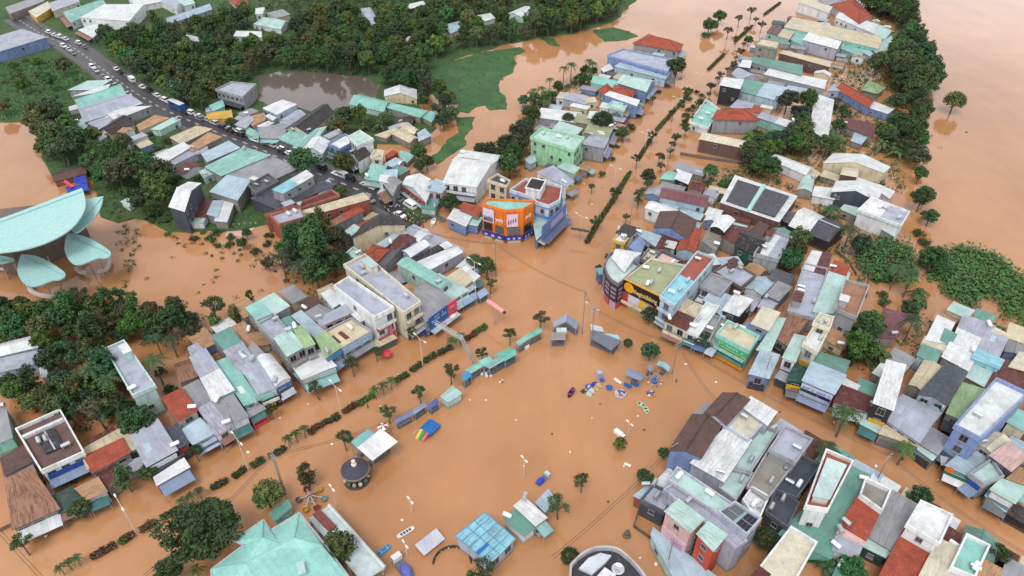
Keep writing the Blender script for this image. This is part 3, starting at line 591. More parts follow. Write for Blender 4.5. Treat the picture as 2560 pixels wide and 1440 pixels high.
2220,1046 2260,993 2345,1033 2297,1099|6|Gz|L|L|broad lavender gable facing the lower right street
2203,1086 2224,1053 2301,1098 2291,1114|4.5|Sz|T|Z|cream stained porch strip under the broad lavender gable
2298,1106 2327,1072 2370,1098 2344,1134|5|Sa|G|G|grey roof right of the broad lavender gable
2295,1125 2299,1106 2345,1132 2330,1150|4|Sz|m|Z|mint porch roof below the grey roof on the lower right street
2153,1060 2168,1032 2217,1050 2197,1082|4|Sz|m|Z|mint porch roof right of the street palm
2173,1030 2182,1016 2223,1030 2216,1049|6|Sz|S|S|slate strip roof below the bright white tall roof
2089,1005 2110,968 2184,997 2164,1024|5|Sz|r|Z|red brown tin roof above the street palm
2101,960 2110,946 2148,964 2141,974|5|Sz|W|Z|thin white roof behind the red brown tin roof
2142,974 2152,949 2192,964 2183,994|5|Sz|D|Z|grey green roof right of the thin white one
2370,1030 2402,963 2459,981 2414,1049|6|Sa|e|Z|light green roof left of the tall blue fronted house
2395,1062 2485,961 2557,995 2453,1092|11|Pa|W|b|tall blue fronted house with a long white roof
2520,1055 2546,1027 2592,1045 2562,1077|6|Sz|M|C|mint roof at the right edge below the tall blue fronted house
2354,1132 2388,1075 2440,1101 2396,1142|4|Sa|S|S|dark slate terrace left of the cream gable
2448,1109 2485,1081 2523,1101 2483,1134|7|Ga|C|C|cream gable at the right edge of the street row
2479,1139 2521,1109 2565,1143 2528,1175|8|Sa|P|S|pinkish white roof over a dark wall at the right edge
2370,1164 2418,1122 2479,1154 2428,1189|5|Sz|B|D|pale blue roof deck over the long green sign|greensign
2426,1189 2474,1156 2501,1196 2458,1214|6|Pz|m|G|pale mint square roof with a white blue patch
2479,1225 2504,1200 2562,1220 2536,1256|6|Sz|m|T|spotted pale mint roof near the lower right corner
2465,1242 2477,1222 2526,1262 2511,1278|3|Sz|c|Z|cyan awning roof over the lower right street
2520,1197 2549,1172 2605,1190 2580,1217|6|Sa|O|Z|rust streaked tan roof at the right edge
2515,1284 2532,1258 2595,1290 2585,1322|3|Sz|K|K|black awning at the lower right edge
1766,1031 1807,986 1868,1001 1816,1058|11|Ga|N|L|brown tiled double roof of the big house facing the square|browntile
+1680,1122 1732,1042 1800,1062 1752,1139|10|Ga|N|b
1736,1154 1818,1072 1870,1107 1810,1196|9|Sa|W|L|long white blue ribbed roof on the block right of the square
+1820,1071 1865,1021 1911,1053 1868,1102|9|Pa|C|L
+1858,1018 1879,996 1937,1030 1916,1060|10|Sa|W|L
1833,1172 1895,1075 1936,1090 1874,1184|8|Pa|m|G|pale mint roof terrace with maroon strips and white tanks
1800,1222 1826,1175 1875,1190 1838,1250|8|Pa|m|G|square mint roof terrace with a dark hatch
1928,1125 1963,1075 2023,1104 1986,1156|9|Pa|L|G|lavender roof terrace with a red low wall
1873,1214 1921,1133 1982,1160 1917,1245|8|Pa|Z|G|taupe roof terrace with rows of small white tanks
1859,1253 1880,1224 1918,1246 1894,1302|8|Pa|W|W|white roof with a square dark blue skylight
1939,1222 1990,1145 2042,1170 1991,1242|7|Pa|S|S|dark slate roof in the lower right block
1917,1281 1940,1233 1992,1262 1966,1317|6|Pa|S|S|lower slate roof with pipes below the dark slate roof
1962,1327 2113,1181 2162,1204 2078,1381|5|Sa|D|D|largest grey green roof of the lower right block
2017,1262 2063,1139 2123,1165 2069,1270|10|Pa|Q|W|tall house with a red roof terrace and white roof box|redtower
2151,1242 2163,1206 2220,1232 2200,1278|7|Pa|Z|W|concrete roof deck behind the dark brick tiles
2106,1311 2141,1250 2198,1276 2164,1345|6|Sa|R|W|dark orange tiled roof right of the largest grey green roof
+2095,1336 2107,1311 2164,1343 2155,1362|6|Sz|P|W
+2084,1375 2093,1342 2153,1365 2139,1395|5|Sz|L|W
2173,1334 2221,1233 2287,1270 2233,1370|5|Sa|G|G|broad grey roof between two orange tiled roofs
2153,1364 2171,1336 2233,1368 2211,1392|4|Sz|m|E|mint lean-to at the lower end of the broad grey roof
2270,1314 2302,1261 2373,1293 2344,1356|9|Pa|W|W|white tall house in front of the long brick red roof
2180,1485 2271,1314 2336,1354 2265,1515|6|Sa|R|C|long brick red tiled roof running off the bottom edge
2275,1490 2343,1358 2387,1379 2350,1490|7|Sa|C|W|cream roof running off the bottom edge right of the brick red one
2378,1420 2413,1347 2465,1373 2433,1442|8|Pa|M|W|mint roof house with a small blue sign near the bottom edge
2344,1352 2370,1319 2402,1340 2386,1372|5|Sa|r|Z|small maroon roof behind the mint roof house
2444,1442 2462,1404 2512,1430 2492,1472|5|Sa|O|Z|rusty tan roof at the bottom right corner
2505,1445 2520,1400 2580,1430 2560,1480|5|Sa|G|Z|grey roof at the bottom right corner
1850,1492 1971,1336 2028,1371 1942,1522|9|Pa|C|W|cream roofed long house running off the bottom edge
1667,1281 1698,1253 1756,1296 1724,1328|11|Sz|m|P|pink and white house with a mint roof beside the low pale blue roof|pinkhouse
1745,1336 1771,1308 1814,1337 1783,1375|11|Sz|m|V|orange red house with dark windows and a mint roof|redhouse
1634,1347 1640,1330 1785,1440 1690,1450|4|Sz|B|m|low pale blue roof along the foot of the pink and red houses
1672,1236 1698,1219 1853,1345 1828,1360|9|Pz|L|L|long lavender grey flat roof beside the long pale mint one
1681,1206 1701,1178 1823,1259 1802,1290|10|Pz|m|L|long pale mint roof with skylights beside the square
1800,1286 1837,1264 1895,1301 1863,1337|10|Pz|m|L|roof terrace with two dark solar panel arrays|solar
1605,1253 1634,1219 1682,1240 1658,1281|6|Pa|L|S|dark grey house with a lavender roof facing the square
1631,1214 1668,1175 1682,1185 1663,1231|5|Va|W|W|white curved lean-to against the big blue walled house
1586,1239 1615,1217 1636,1223 1613,1253|4|Sz|B|Q|small metallic blue roof facing the square
675,1282 718,1252 727,1270 690,1302|3|Sa|D|M|small sea green kiosk roof under the round tree
1148,1342 1213,1290 1279,1348 1222,1403|5|Sa|c|L|big pale cyan panelled roof hall standing on the square|bluehall
1264,1300 1290,1277 1333,1320 1308,1338|3.4|Sz|D|W|green ribbed roof stall on the square
1289,1268 1313,1248 1363,1292 1337,1312|4.5|Sz|W|G|white roofed box stall beside the green ribbed one
1341,1256 1370,1227 1387,1252 1362,1278|3|Sz|B|B|pale blue stall half hidden by a tree on the square
1103,991 1131,968 1152,985 1121,1004|3.2|Sa|m|m|small pale mint kiosk alone on the square
'''
# ---------------------------------------------------------------- ground, flood water, dry land, road
GS = [(-2600, -300), (2600, -300), (2600, 4200), (-2600, 4200)]
def _mud(nt, b, N):
    geo = N('ShaderNodeNewGeometry')
    nt.links.new(ramp(nt, noise(nt, geo.outputs['Position'], .05, 5), [(.3, (.10, .08, .05)), (.7, (.16, .12, .08))]), b.inputs['Base Color']); b.inputs['Roughness'].default_value = .9
m = MB(); m.poly([(x, y, -2.2) for x, y in GS], mat('mud', _mud)); struct(m.build('ground'))
def _water(c0, c1, c2):
    def f(nt, b, N):
        L = nt.links.new; geo = N('ShaderNodeNewGeometry')
        n1 = noise(nt, geo.outputs['Position'], .012, 4, .6); n2 = noise(nt, geo.outputs['Position'], .06, 5, .62)
        col = ramp(nt, n1, [(.32, c0), (.52, c1), (.72, c2)])
        col = mixc(nt, 1.0, col, ramp(nt, n2, [(.3, (.93, .92, .9)), (.7, (1.05, 1.05, 1.05))]), 'MULTIPLY')
        mq = N('ShaderNodeMapping', _Scale=(.05, .008, 1), _Rotation=(0, 0, .6)); L(geo.outputs['Position'], mq.inputs[0])      # streaks of silt along the currents
        col = mixc(nt, 1.0, col, ramp(nt, noise(nt, mq.outputs[0], 1.0, 6, .65), [(.32, (.90, .885, .86)), (.5, (1, 1, 1)), (.68, (1.07, 1.08, 1.12))]), 'MULTIPLY')
        L(col, b.inputs['Base Color']); b.inputs['Roughness'].default_value = .06; b.inputs['IOR'].default_value = 1.5
        mp = N('ShaderNodeMapping', _Scale=(1, 1, 1)); L(geo.outputs['Position'], mp.inputs[0])
        bp = N('ShaderNodeBump', _Strength=.10, _Distance=.05); L(noise(nt, mp.outputs[0], 1.6, 4, .6), bp.inputs['Height']); L(bp.outputs[0], b.inputs['Normal'])
    return f
M_WATER = mat('silty_flood_water', _water((.365, .172, .074), (.420, .204, .092), (.475, .241, .115)))
m = MB(); m.poly([(x, y, 0) for x, y in GS], M_WATER); struct(m.build('flood_water'))
def _land(nt, b, N):
    L = nt.links.new; geo = N('ShaderNodeNewGeometry')
    n1 = noise(nt, geo.outputs['Position'], .05, 5, .65); n2 = noise(nt, geo.outputs['Position'], .8, 6, .75)
    col = ramp(nt, n1, [(.3, (.028, .058, .017)), (.5, (.040, .088, .022)), (.62, (.058, .09, .028)), (.75, (.085, .08, .04))])
    col = mixc(nt, 1.0, col, ramp(nt, n2, [(.3, (.45, .5, .45)), (.65, (1.35, 1.35, 1.25))]), 'MULTIPLY')
    L(col, b.inputs['Base Color']); b.inputs['Roughness'].default_value = .95
    bp = N('ShaderNodeBump', _Strength=.9, _Distance=.6); L(n2, bp.inputs['Height']); L(bp.outputs[0], b.inputs['Normal'])
M_LAND = mat('grass_ground', _land)
def ragged(poly, step, amp, rnd):
    """subdivide a world outline and shake it, for banks and weed mats"""
    out = []
    for i in range(len(poly)):
        a, b = Vector(poly[i][:2]), Vector(poly[(i + 1) % len(poly)][:2]); n = max(1, int((b - a).length / step))
        for k in range(n): out.append(a.lerp(b, k / n) + Vector((rnd.uniform(-amp, amp), rnd.uniform(-amp, amp))))
    return out
def slab(name, pxpoly, z, m_, step=4, amp=.8, skirt=1.2, seed=1):
    rnd = random.Random(seed); w = ccw(ragged([P(x, y, z) for x, y in pxpoly], step, amp, rnd)); m = MB()
    out = inset(w, -skirt)
    m.poly([(p.x, p.y, z) for p in w], m_)
    for i in range(len(w)):
        j = (i + 1) % len(w); m.poly([(out[i].x, out[i].y, -1.2), (out[j].x, out[j].y, -1.2), (w[j].x, w[j].y, z), (w[i].x, w[i].y, z)], m_)
    return m.build(name)
LANDZ = .45
LAND_PX = pts('-500,-60 1640,-60 1600,-10 1560,25 1530,55 1430,82 1340,93 1250,112 1190,130 1060,176 1040,250 1085,320 1040,352 945,358 930,385 1000,428 1015,480 1082,525 1040,570 1000,590 900,600 800,585 720,590 660,560 560,578 430,572 340,545 300,552 255,535 238,448 132,428 108,392 88,322 60,300 -500,306')
struct(slab('grassland', LAND_PX, LANDZ, M_LAND, 5, 1.2, 2.0, 3))
M_POND = mat('pond_water', _water((.11, .085, .07), (.125, .098, .082), (.145, .115, .095)))
rp = random.Random(5)
w = ccw(ragged([P(x, y, LANDZ + .06) for x, y in pts('640,192 705,178 800,180 925,196 948,215 940,248 890,262 845,268 815,290 770,275 720,262 668,262 640,250 655,225')], 4, .8, rp))
m = MB(); m.poly([(p.x, p.y, LANDZ + .06) for p in w], M_POND); struct(m.build('pond_water'))
def _asph(nt, b, N):
    geo = N('ShaderNodeNewGeometry'); n1 = noise(nt, geo.outputs['Position'], .25, 5, .7)
    nt.links.new(ramp(nt, n1, [(.3, (.030, .027, .030)), (.7, (.055, .050, .055))]), b.inputs['Base Color']); b.inputs['Roughness'].default_value = .45
M_ASPH = mat('wet_asphalt', _asph)
M_LINE = mat('road_paint', _plain((.55, .52, .42), .7)); M_KERB = mat('kerb_concrete', _plain((.16, .155, .15), .85)); M_PAVE = mat('pavement_tiles', _plain((.10, .092, .088), .9, 0, .3))
ROADZ = LANDZ + .10
ROAD_PX = pts('40,45 110,88 180,118 255,172 330,226 400,268 470,300 560,338 640,368 705,398 790,432 880,468 950,497 1010,527 1075,568')
def smooth(ptsw, n=6):
    out = []
    for i in range(len(ptsw) - 1):
        p0, p1, p2, p3 = ptsw[max(i - 1, 0)], ptsw[i], ptsw[i + 1], ptsw[min(i + 2, len(ptsw) - 1)]
        for k in range(n):
            t = k / n; out.append(.5 * ((2 * p1) + (p2 - p0) * t + (2 * p0 - 5 * p1 + 4 * p2 - p3) * t * t + (3 * p1 - p0 - 3 * p2 + p3) * t ** 3))
    return out + [ptsw[-1]]
ROADW = smooth([P(x, y, ROADZ) for x, y in ROAD_PX])
def rframe(i):
    a, b = ROADW[max(i - 1, 0)], ROADW[min(i + 1, len(ROADW) - 1)]; t = (b - a); t.z = 0; t.normalize(); return t, Vector((-t.y, t.x, 0))
def ribbon(m, line, d0, d1, z0, z1, mt, thick=False):
    """strip between offsets d0 and d1 along the road; z at the two ends of the line"""
    n = len(line)
    for i in range(n - 1):
        n0, n1 = rframe(i)[1], rframe(i + 1)[1]; za = z0 + (z1 - z0) * max(0, (i - n * .9) / (n * .1)); zb = z0 + (z1 - z0) * max(0, (i + 1 - n * .9) / (n * .1))
        a, b, c, d = line[i] + n0 * d0, line[i + 1] + n1 * d0, line[i + 1] + n1 * d1, line[i] + n0 * d1
        m.poly([(a.x, a.y, za), (b.x, b.y, zb), (c.x, c.y, zb), (d.x, d.y, za)], mt)
RW = 4.6
m = MB(); ribbon(m, ROADW, -RW, RW, ROADZ, ROADZ - .9, M_ASPH); struct(m.build('road'))
for s in (-1, 1):
    m = MB(); o0, o1 = sorted((s * RW, s * (RW + .25)))
    for i in range(len(ROADW) - 1):
        n0, n1 = rframe(i)[1], rframe(i + 1)[1]; a, b = ROADW[i] + n0 * o0, ROADW[i + 1] + n1 * o0; c, d = ROADW[i + 1] + n1 * o1, ROADW[i] + n0 * o1
        m.poly([(p.x, p.y, ROADZ + .12) for p in (a, b, c, d)], M_KERB)
        for p, q in ((b, a), (d, c)): m.poly([(p.x, p.y, ROADZ - .2), (q.x, q.y, ROADZ - .2), (q.x, q.y, ROADZ + .12), (p.x, p.y, ROADZ + .12)], M_KERB)
    struct(m.build('kerb'))
    m = MB(); o0, o1 = sorted((s * (RW + .26), s * (RW + 2.3))); ribbon(m, ROADW, o0, o1, ROADZ + .10, ROADZ - .6, M_PAVE); struct(m.build('pavement'))
m = MB(); acc = 0; seg = 0
for i in range(len(ROADW) - 1):
    a, b = ROADW[i], ROADW[i + 1]; t, n_ = rframe(i); Ls = (b - a).length; s0 = 0
    while s0 < Ls:
        ph = (acc + s0) % 6.0
        if ph < 2.6:
            e = min(Ls, s0 + 2.6 - ph)
            if i < len(ROADW) * .9:
                for off in (-.18, .18): 
                    q = [a + t * s0 + n_ * (off - .09), a + t * e + n_ * (off - .09), a + t * e + n_ * (off + .09), a + t * s0 + n_ * (off + .09)]; m.poly([(p.x, p.y, ROADZ + .006) for p in q], M_LINE)
            s0 = e + .01
        else: s0 += 6.0 - ph
    acc += Ls
struct(m.build('road_markings'))
# floating mats of water hyacinth
def _weed(nt, b, N):
    L = nt.links.new; geo = N('ShaderNodeNewGeometry'); n1 = noise(nt, geo.outputs['Position'], .12, 5, .65); n2 = noise(nt, geo.outputs['Position'], 1.6, 5, .75)
    col = ramp(nt, n1, [(.28, (.024, .070, .020)), (.5, (.034, .100, .024)), (.62, (.050, .120, .030)), (.74, (.085, .115, .045))])
    col = mixc(nt, 1.0, col, ramp(nt, n2, [(.3, (.6, .6, .6)), (.7, (1.3, 1.3, 1.3))]), 'MULTIPLY')
    L(col, b.inputs['Base Color']); b.inputs['Roughness'].default_value = .8
    bp = N('ShaderNodeBump', _Strength=.8, _Distance=.3); L(n2, bp.inputs['Height']); L(bp.outputs[0], b.inputs['Normal'])
M_WEED = mat('water_hyacinth', _weed)
for k, (poly, lab) in enumerate([
    ('1060,180 1140,150 1215,128 1300,118 1312,128 1282,142 1292,160 1280,182 1262,190 1248,205 1250,228 1266,245 1266,272 1225,276 1212,262 1190,268 1170,282 1140,278 1145,258 1110,262 1085,240 1058,205', 'large smooth green mat of floating weed reaching from the forest into the brown inlet'),
    ('1140,294 1185,292 1180,320 1160,340 1166,352 1160,368 1125,388 1088,412 1082,388 1098,376 1118,350 1148,330', 'narrow green weed mat drifting below the large one'),
    ('1480,76 1530,68 1572,78 1594,90 1566,100 1512,104', 'small lens of green weed alone near the top edge'),
    ('1350,92 1388,96 1400,116 1372,112', 'smallest weed strip at the forest edge of the inlet')]):
    tag(slab('water_hyacinth_mat', pts(poly), .16, M_WEED, 2.2, .5, .3, 20 + k), lab, 'floating weed', None, 'stuff')
# ---------------------------------------------------------------- houses
STREETS = [[P(*q) for q in pts(s)] for s in (
    '-100,1440 620,1150 950,950 1230,800 1330,700', '1400,700 1640,850 1900,985 2180,1150 2600,1350', '1370,640 1500,490 1700,250 1940,10',
    '1250,610 1030,530 900,475 700,400 450,295 110,90', '1330,700 1500,700', '1660,1150 1600,1330 1500,1440')]
def street_dir(p):
    best = (1e9, None)
    for s in STREETS:
        for a, b in zip(s, s[1:]):
            t = max(0, min(1, (p - a).dot(b - a) / (b - a).length_squared)); q = a.lerp(b, t); d = Vector((q.x - p.x, q.y - p.y))
            if d.length < best[0]: best = (d.length, d.normalized())
    return best
ROOFPX = []; FOOT = []; H = {}
AWN = [srgb(*c) for c in ((70, 120, 120), (95, 118, 160), (190, 200, 210), (150, 195, 195), (150, 150, 155), (225, 228, 230), (140, 155, 185), (70, 72, 80), (150, 105, 95), (170, 175, 180), (120, 122, 128))]
SIG = [srgb(*c) for c in ((40, 80, 160), (190, 50, 55), (225, 170, 45), (230, 232, 235), (45, 125, 70), (60, 150, 180), (225, 225, 220))]
SHUT = [srgb(*c) for c in ((60, 62, 68), (95, 98, 105), (70, 90, 120), (45, 42, 40), (120, 122, 126), (110, 80, 62))]
TANKMESH = {}
def tank(parent, base, p, rz, rnd, kind=None):
    """stainless or white water tank on a stand, part of its house"""
    kind = kind or rnd.choice(('steel', 'steel', 'white'))
    key = kind
    if key not in TANKMESH:
        m = MB(); mt = M_STEEL if kind == 'steel' else M_PAINT
        prof = [(-.9, .12), (-.8, .42), (.8, .42), (.9, .12)]; n = 12
        rings = [[Vector((x, r * math.cos(6.2832 * k / n), .95 + r * math.sin(6.2832 * k / n))) for k in range(n)] for x, r in prof]
        for i in range(3):
            for k in range(n): m.poly([rings[i][k], rings[i + 1][k], rings[i + 1][(k + 1) % n], rings[i][(k + 1) % n]], mt)
        m.poly(rings[0], mt); m.poly(list(reversed(rings[-1])), mt)
        for x in (-.6, .6):
            for y in (-.35, .35): m.box((x, y, .28), (.07, .07, .56), M_FRAME)
        o = m.build('water_tank'); TANKMESH[key] = o.data; bpy.data.objects.remove(o)
    o = link('water_tank', TANKMESH[key], parent, (.8, .8, .8)); o.location = Vector(p) - Vector(base); o.rotation_euler = (0, 0, rz); return o
WINMESH = {}
def window(parent, base, p, nrm, w, h, nm='window'):
    key = (round(w, 1), round(h, 1), nm)
    if key not in WINMESH:
        m = MB(); w_, h_ = key[0], key[1]
        m.box((0, .02, 0), (w_, .06, h_), M_PANE)
        for sx in (-1, 1): m.box((sx * (w_ / 2 + .04), .05, 0), (.08, .14, h_ + .16), M_FRAME)
        m.box((0, .05, h_ / 2 + .04), (w_, .14, .08), M_FRAME); m.box((0, .09, -h_ / 2 - .05), (w_ + .3, .24, .1), M_FRAME); m.box((0, .06, 0), (.05, .08, h_), M_FRAME)
        o = m.build('window'); WINMESH[key] = o.data; bpy.data.objects.remove(o)
    o = link(nm, WINMESH[key], parent); n = Vector(nrm); o.location = Vector(p) - Vector(base); o.rotation_euler = (0, 0, math.atan2(n.y, n.x) - math.pi / 2); return o
def roof_mat(rc, ty): return M_TILE if rc in 'RNQ' and ty != 'P' else M_FLAT if ty == 'P' else M_ROOF
def solid(m, grid, th, mt, uvs):
    """sheet of thickness th from a grid[i][j] of top points"""
    I, J = len(grid), len(grid[0]); dn = Vector((0, 0, -th))
    for i in range(I - 1):
        for j in range(J - 1):
            q = [grid[i][j], grid[i + 1][j], grid[i + 1][j + 1], grid[i][j + 1]]; u = [uvs[i][j], uvs[i + 1][j], uvs[i + 1][j + 1], uvs[i][j + 1]]
            m.poly(q, mt, u); m.poly([p + dn for p in reversed(q)], mt, list(reversed(u)))
    rim = [(i, 0) for i in range(I)] + [(I - 1, j) for j in range(1, J)] + [(i, J - 1) for i in range(I - 2, -1, -1)] + [(0, j) for j in range(J - 2, 0, -1)]
    for a, b in zip(rim, rim[1:] + rim[:1]):
        p, q = grid[a[0]][a[1]], grid[b[0]][b[1]]; m.poly([p + dn, q + dn, q, p], mt, [uvs[a[0]][a[1]]] * 4)
def flip_fix(grid):                                   # make grid normals point up
    n = (grid[1][0] - grid[0][0]).cross(grid[0][1] - grid[0][0])
    return grid if n.z > 0 else [list(reversed(r)) for r in grid]
NB = [0]; GROW = 1.17
def body(root, base, q, h, ty, slant, rc, wc, rnd, far, opts):
    NB[0] += 1; h = h * (.74 if h < 8.5 else .9) + (NB[0] * 37 % 29) * .011
    mx, my = sum(a[0] for a in q) / 4, sum(a[1] for a in q) / 4; q = [(mx + (a[0] - mx) * GROW, my + (a[1] - my) * GROW) for a in q]
    c = [P(x, y, h) for x, y in q]
    e0 = (q[1][0] - q[0][0]) * (q[1][1] - q[0][1]) * -1 / (math.hypot(q[1][0] - q[0][0], q[1][1] - q[0][1]) ** 2 + 1e-6)
    e1 = (q[2][0] - q[1][0]) * (q[2][1] - q[1][1]) * -1 / (math.hypot(q[2][0] - q[1][0], q[2][1] - q[1][1]) ** 2 + 1e-6)
    axis0 = e0 > e1 if slant == 'a' else e0 < e1      # does the ridge run along edge 0-1?
    if ty == 'H': axis0 = (c[1] - c[0]).length + (c[2] - c[3]).length > (c[2] - c[1]).length + (c[3] - c[0]).length
    if not axis0: c = c[1:] + c[:1]
    A, B_, C_, D_ = c                                 # ridge runs A->B (and D->C)
    pt = lambda s, t, z=0.0: (A.lerp(B_, s)).lerp(D_.lerp(C_, s), t) + Vector((0, 0, z))
    LS = ((B_ - A).length + (C_ - D_).length) / 2; LT = ((D_ - A).length + (C_ - B_).length) / 2
    cols = rc.split(':'); wcol = PAL[wc]
    old = 1 - (.85 if rc[0] in 'u' else .5 if rc[0] == 'O' else .32 * rnd.random() ** 2 if rc[0] in 'WmB' else .5 * rnd.random() ** 1.5)
    # profile across the ridge: list of (t, z)
    if ty == 'G': rise = min(2.2, .17 * LT); prof = [(0, 0), (.5, rise), (1, 0)]
    elif ty == 'V': rise = min(2.0, .2 * LT); prof = [(t / 8, rise * math.sin(math.pi * t / 8)) for t in range(9)]
    elif ty == 'S': prof = [(0, .1), (1, .1)]
    else: prof = [(0, 0), (1, 0)]
    tilt = 0
    if ty == 'S':                                     # sheds fall towards the nearer end of their ridge line
        tilt = .02 * LS; lo0 = (A.y + D_.y) < (B_.y + C_.y)
    zt = lambda s: (tilt * (s if lo0 else 1 - s)) if tilt else 0.0
    outw = ccw([Vector((p.x, p.y, 0)) for p in c]); ins = inset(outw, .22 + .05 * (NB[0] % 3))
    if ty == 'P':
        m = MB(); m.prism([(p.x, p.y) for p in ins], -1.6, h, M_WALL, False); m.build('wall', root, base, wcol)
        for k, cc in enumerate(cols):
            s0, s1 = k / len(cols), (k + 1) / len(cols); fl = [pt(s0 + .0001, .02), pt(s1, .02), pt(s1, .98), pt(s0 + .0001, .98)]
            fl = ccw([Vector((p.x, p.y, 0)) for p in fl]); f2 = inset(fl, .2) if len(cols) == 1 else fl
            m = MB(); m.poly([(p.x, p.y, h + .003 * k) for p in f2], M_FLAT, [(p.x, p.y) for p in f2]); m.build('roof', root, base, PAL[cc])
        ph = rnd.uniform(.5, .95); inn = inset(outw, .32); m = MB()
        for i in range(4):
            j = (i + 1) % 4; o0, o1, i0, i1 = outw[i], outw[j], inn[i], inn[j]; z0, z1 = h - .35, h + ph
            for a, b, za, zb in ((o0, o1, z0, z1), (i1, i0, z0, z1)): m.poly([(a.x, a.y, za), (b.x, b.y, za), (b.x, b.y, zb), (a.x, a.y, zb)], M_WALL)
            m.poly([(o0.x, o0.y, z1), (o1.x, o1.y, z1), (i1.x, i1.y, z1), (i0.x, i0.y, z1)], M_WALL); m.poly([(o1.x, o1.y, z0), (o0.x, o0.y, z0), (i0.x, i0.y, z0), (i1.x, i1.y, z0)], M_WALL)
        pc = tuple(min(.8, v * 1.0 + .04) for v in wcol); m.build('parapet', root, base, pc)
        if LS * LT > 70 and 'noclut' not in opts:
            s = rnd.uniform(.15, .3); t = rnd.uniform(.2, .35)
            if rnd.random() < .5 and not far:
                cx = pt(s, t); d = (B_ - A).normalized(); m = MB(); rz = math.atan2(d.y, d.x)
                m.box((cx.x, cx.y, h + 1.15), (LS * .16, LT * .3, 2.3), M_WALL, rz); m.build('stair_head', root, base, pc)
                m = MB(); m.box((cx.x, cx.y, h + 2.36), (LS * .16 + .5, LT * .3 + .5, .14), M_ROOF, rz); m.build('stair_head_roof', root, base, PAL[rnd.choice('WmLr')])
        if not far:
            for k in range(rnd.choice((0, 1, 1, 2)) + (2 if LS * LT > 120 else 0)):
                s, t = rnd.uniform(.1, .9), rnd.uniform(.15, .85); d = (B_ - A); tank(root, base, pt(s, t), math.atan2(d.y, d.x) + rnd.choice((0, 1.57)), rnd)
    elif ty == 'H':
        over = .35; oc = [Vector((p.x, p.y, h)) for p in inset(outw, -over)]
        rise = min(2.6, .24 * LT); k = min(.48, LT * .5 / LS); R0, R1 = pt(k, .5, rise), pt(1 - k, .5, rise)
        ap = sorted(oc, key=lambda p: (p - pt(0, 0)).length)[0], sorted(oc, key=lambda p: (p - pt(1, 0)).length)[0], sorted(oc, key=lambda p: (p - pt(1, 1)).length)[0], sorted(oc, key=lambda p: (p - pt(0, 1)).length)[0]
        a, b, c_, d = ap; mt = M_TILE; m = MB(); mr = MB()
        for f in ((a, b, R1, R0), (c_, d, R0, R1), (d, a, R0), (b, c_, R1)):
            f = list(f); n = (f[1] - f[0]).cross(f[2] - f[0])
            if n.z < 0: f.reverse()
            ex = (f[1] - f[0]).normalized() if n.z >= 0 else (f[-1] - f[-2]).normalized(); ex.z = 0
            m.poly(f, mt, [((p - f[0]).dot(ex), (p - f[0] - ex * (p - f[0]).dot(ex)).length) for p in f])
            m.poly([p - Vector((0, 0, .12)) for p in reversed(f)], mt)
        for i in range(4):
            p, q_ = oc[i], oc[(i + 1) % 4]; m.poly([p - Vector((0, 0, .12)), q_ - Vector((0, 0, .12)), q_, p], mt)
        rf = m.build('roof', root, base, PAL[cols[0]])
        for p, q_ in ((R0, R1), (a, R0), (d, R0), (b, R1), (c_, R1)): mr.tube([p + Vector((0, 0, .03)), q_ + Vector((0, 0, .03))], .13, M_TILE, 5)
        mr.build('ridge_tiles', rf, (0, 0, 0), tuple(v * .8 for v in PAL[cols[0]])).location = -Vector(base)
        m = MB(); m.prism([(p.x, p.y) for p in ins], -1.6, h + .02, M_WALL, True); m.build('wall', root, base, wcol)
    else:
        th = .10; n = len(cols); mt = None
        for k, cc in enumerate(cols):
            s0, s1 = k / n, (k + 1) / n; mt = roof_mat(cc, ty); run = [0]
            for i in range(len(prof) - 1): run.append(run[-1] + math.hypot((prof[i + 1][0] - prof[i][0]) * LT, prof[i + 1][1] - prof[i][1]))
            if ty == 'S':
                grid = [[pt(s, t, z + zt(s)) for t, z in prof] for s in (s0, s1)]; uvs = [[(t * LT, s * LS) for t, z in prof] for s in (s0, s1)]
            else:
                grid = [[pt(s, t, z) for t, z in prof] for s in (s0, s1)]; uvs = [[(s * LS, r_) for r_ in run] for s in (s0, s1)]
            nn = (grid[1][0] - grid[0][0]).cross(grid[0][1] - grid[0][0])
            if nn.z < 0: grid = [list(reversed(r_)) for r_ in grid]; uvs = [list(reversed(r_)) for r_ in uvs]
            m = MB(); solid(m, grid, th, mt, uvs); rf = m.build('roof', root, base, (*PAL[cc], old))
        if ty == 'G':
            m = MB(); p, q_ = pt(0, .5, prof[1][1] + .02), pt(1, .5, prof[1][1] + .02); m.tube([p, q_], .16, M_PAINT if mt is M_ROOF else M_TILE, 5)
            m.build('ridge_cap', rf, (0, 0, 0), tuple(v * .85 for v in PAL[cols[0]])).location = -Vector(base)
        elif ty == 'S' and LS > 9 and not far:        # lighter translucent sheets let daylight in
            if rnd.random() < .45 and cols[0] in 'LGDMCTo':
                for k in range(rnd.choice((1, 2))):
                    s, t = rnd.uniform(.2, .7), rnd.uniform(.2, .75); e = 1.1 / LT; f = 2.6 / LS
                    g = [pt(s, t, .125 + zt(s)), pt(s + f, t, .125 + zt(s + f)), pt(s + f, t + e, .125 + zt(s + f)), pt(s, t + e, .125 + zt(s))]
                    if (g[1] - g[0]).cross(g[3] - g[0]).z < 0: g.reverse()
                    m = MB(); m.poly(g, M_PAINT); m.build('skylight', rf, (0, 0, 0), PAL[rnd.choice('mWB')]).location = -Vector(base)
        # walls follow the roof line
        m = MB(); ii = inset(outw, .22 + .05 * (NB[0] % 3))
        near = lambda p: min(ii, key=lambda v: (v.x - p.x) ** 2 + (v.y - p.y) ** 2)
        a, b, c_, d = (near(p) for p in (A, B_, C_, D_))
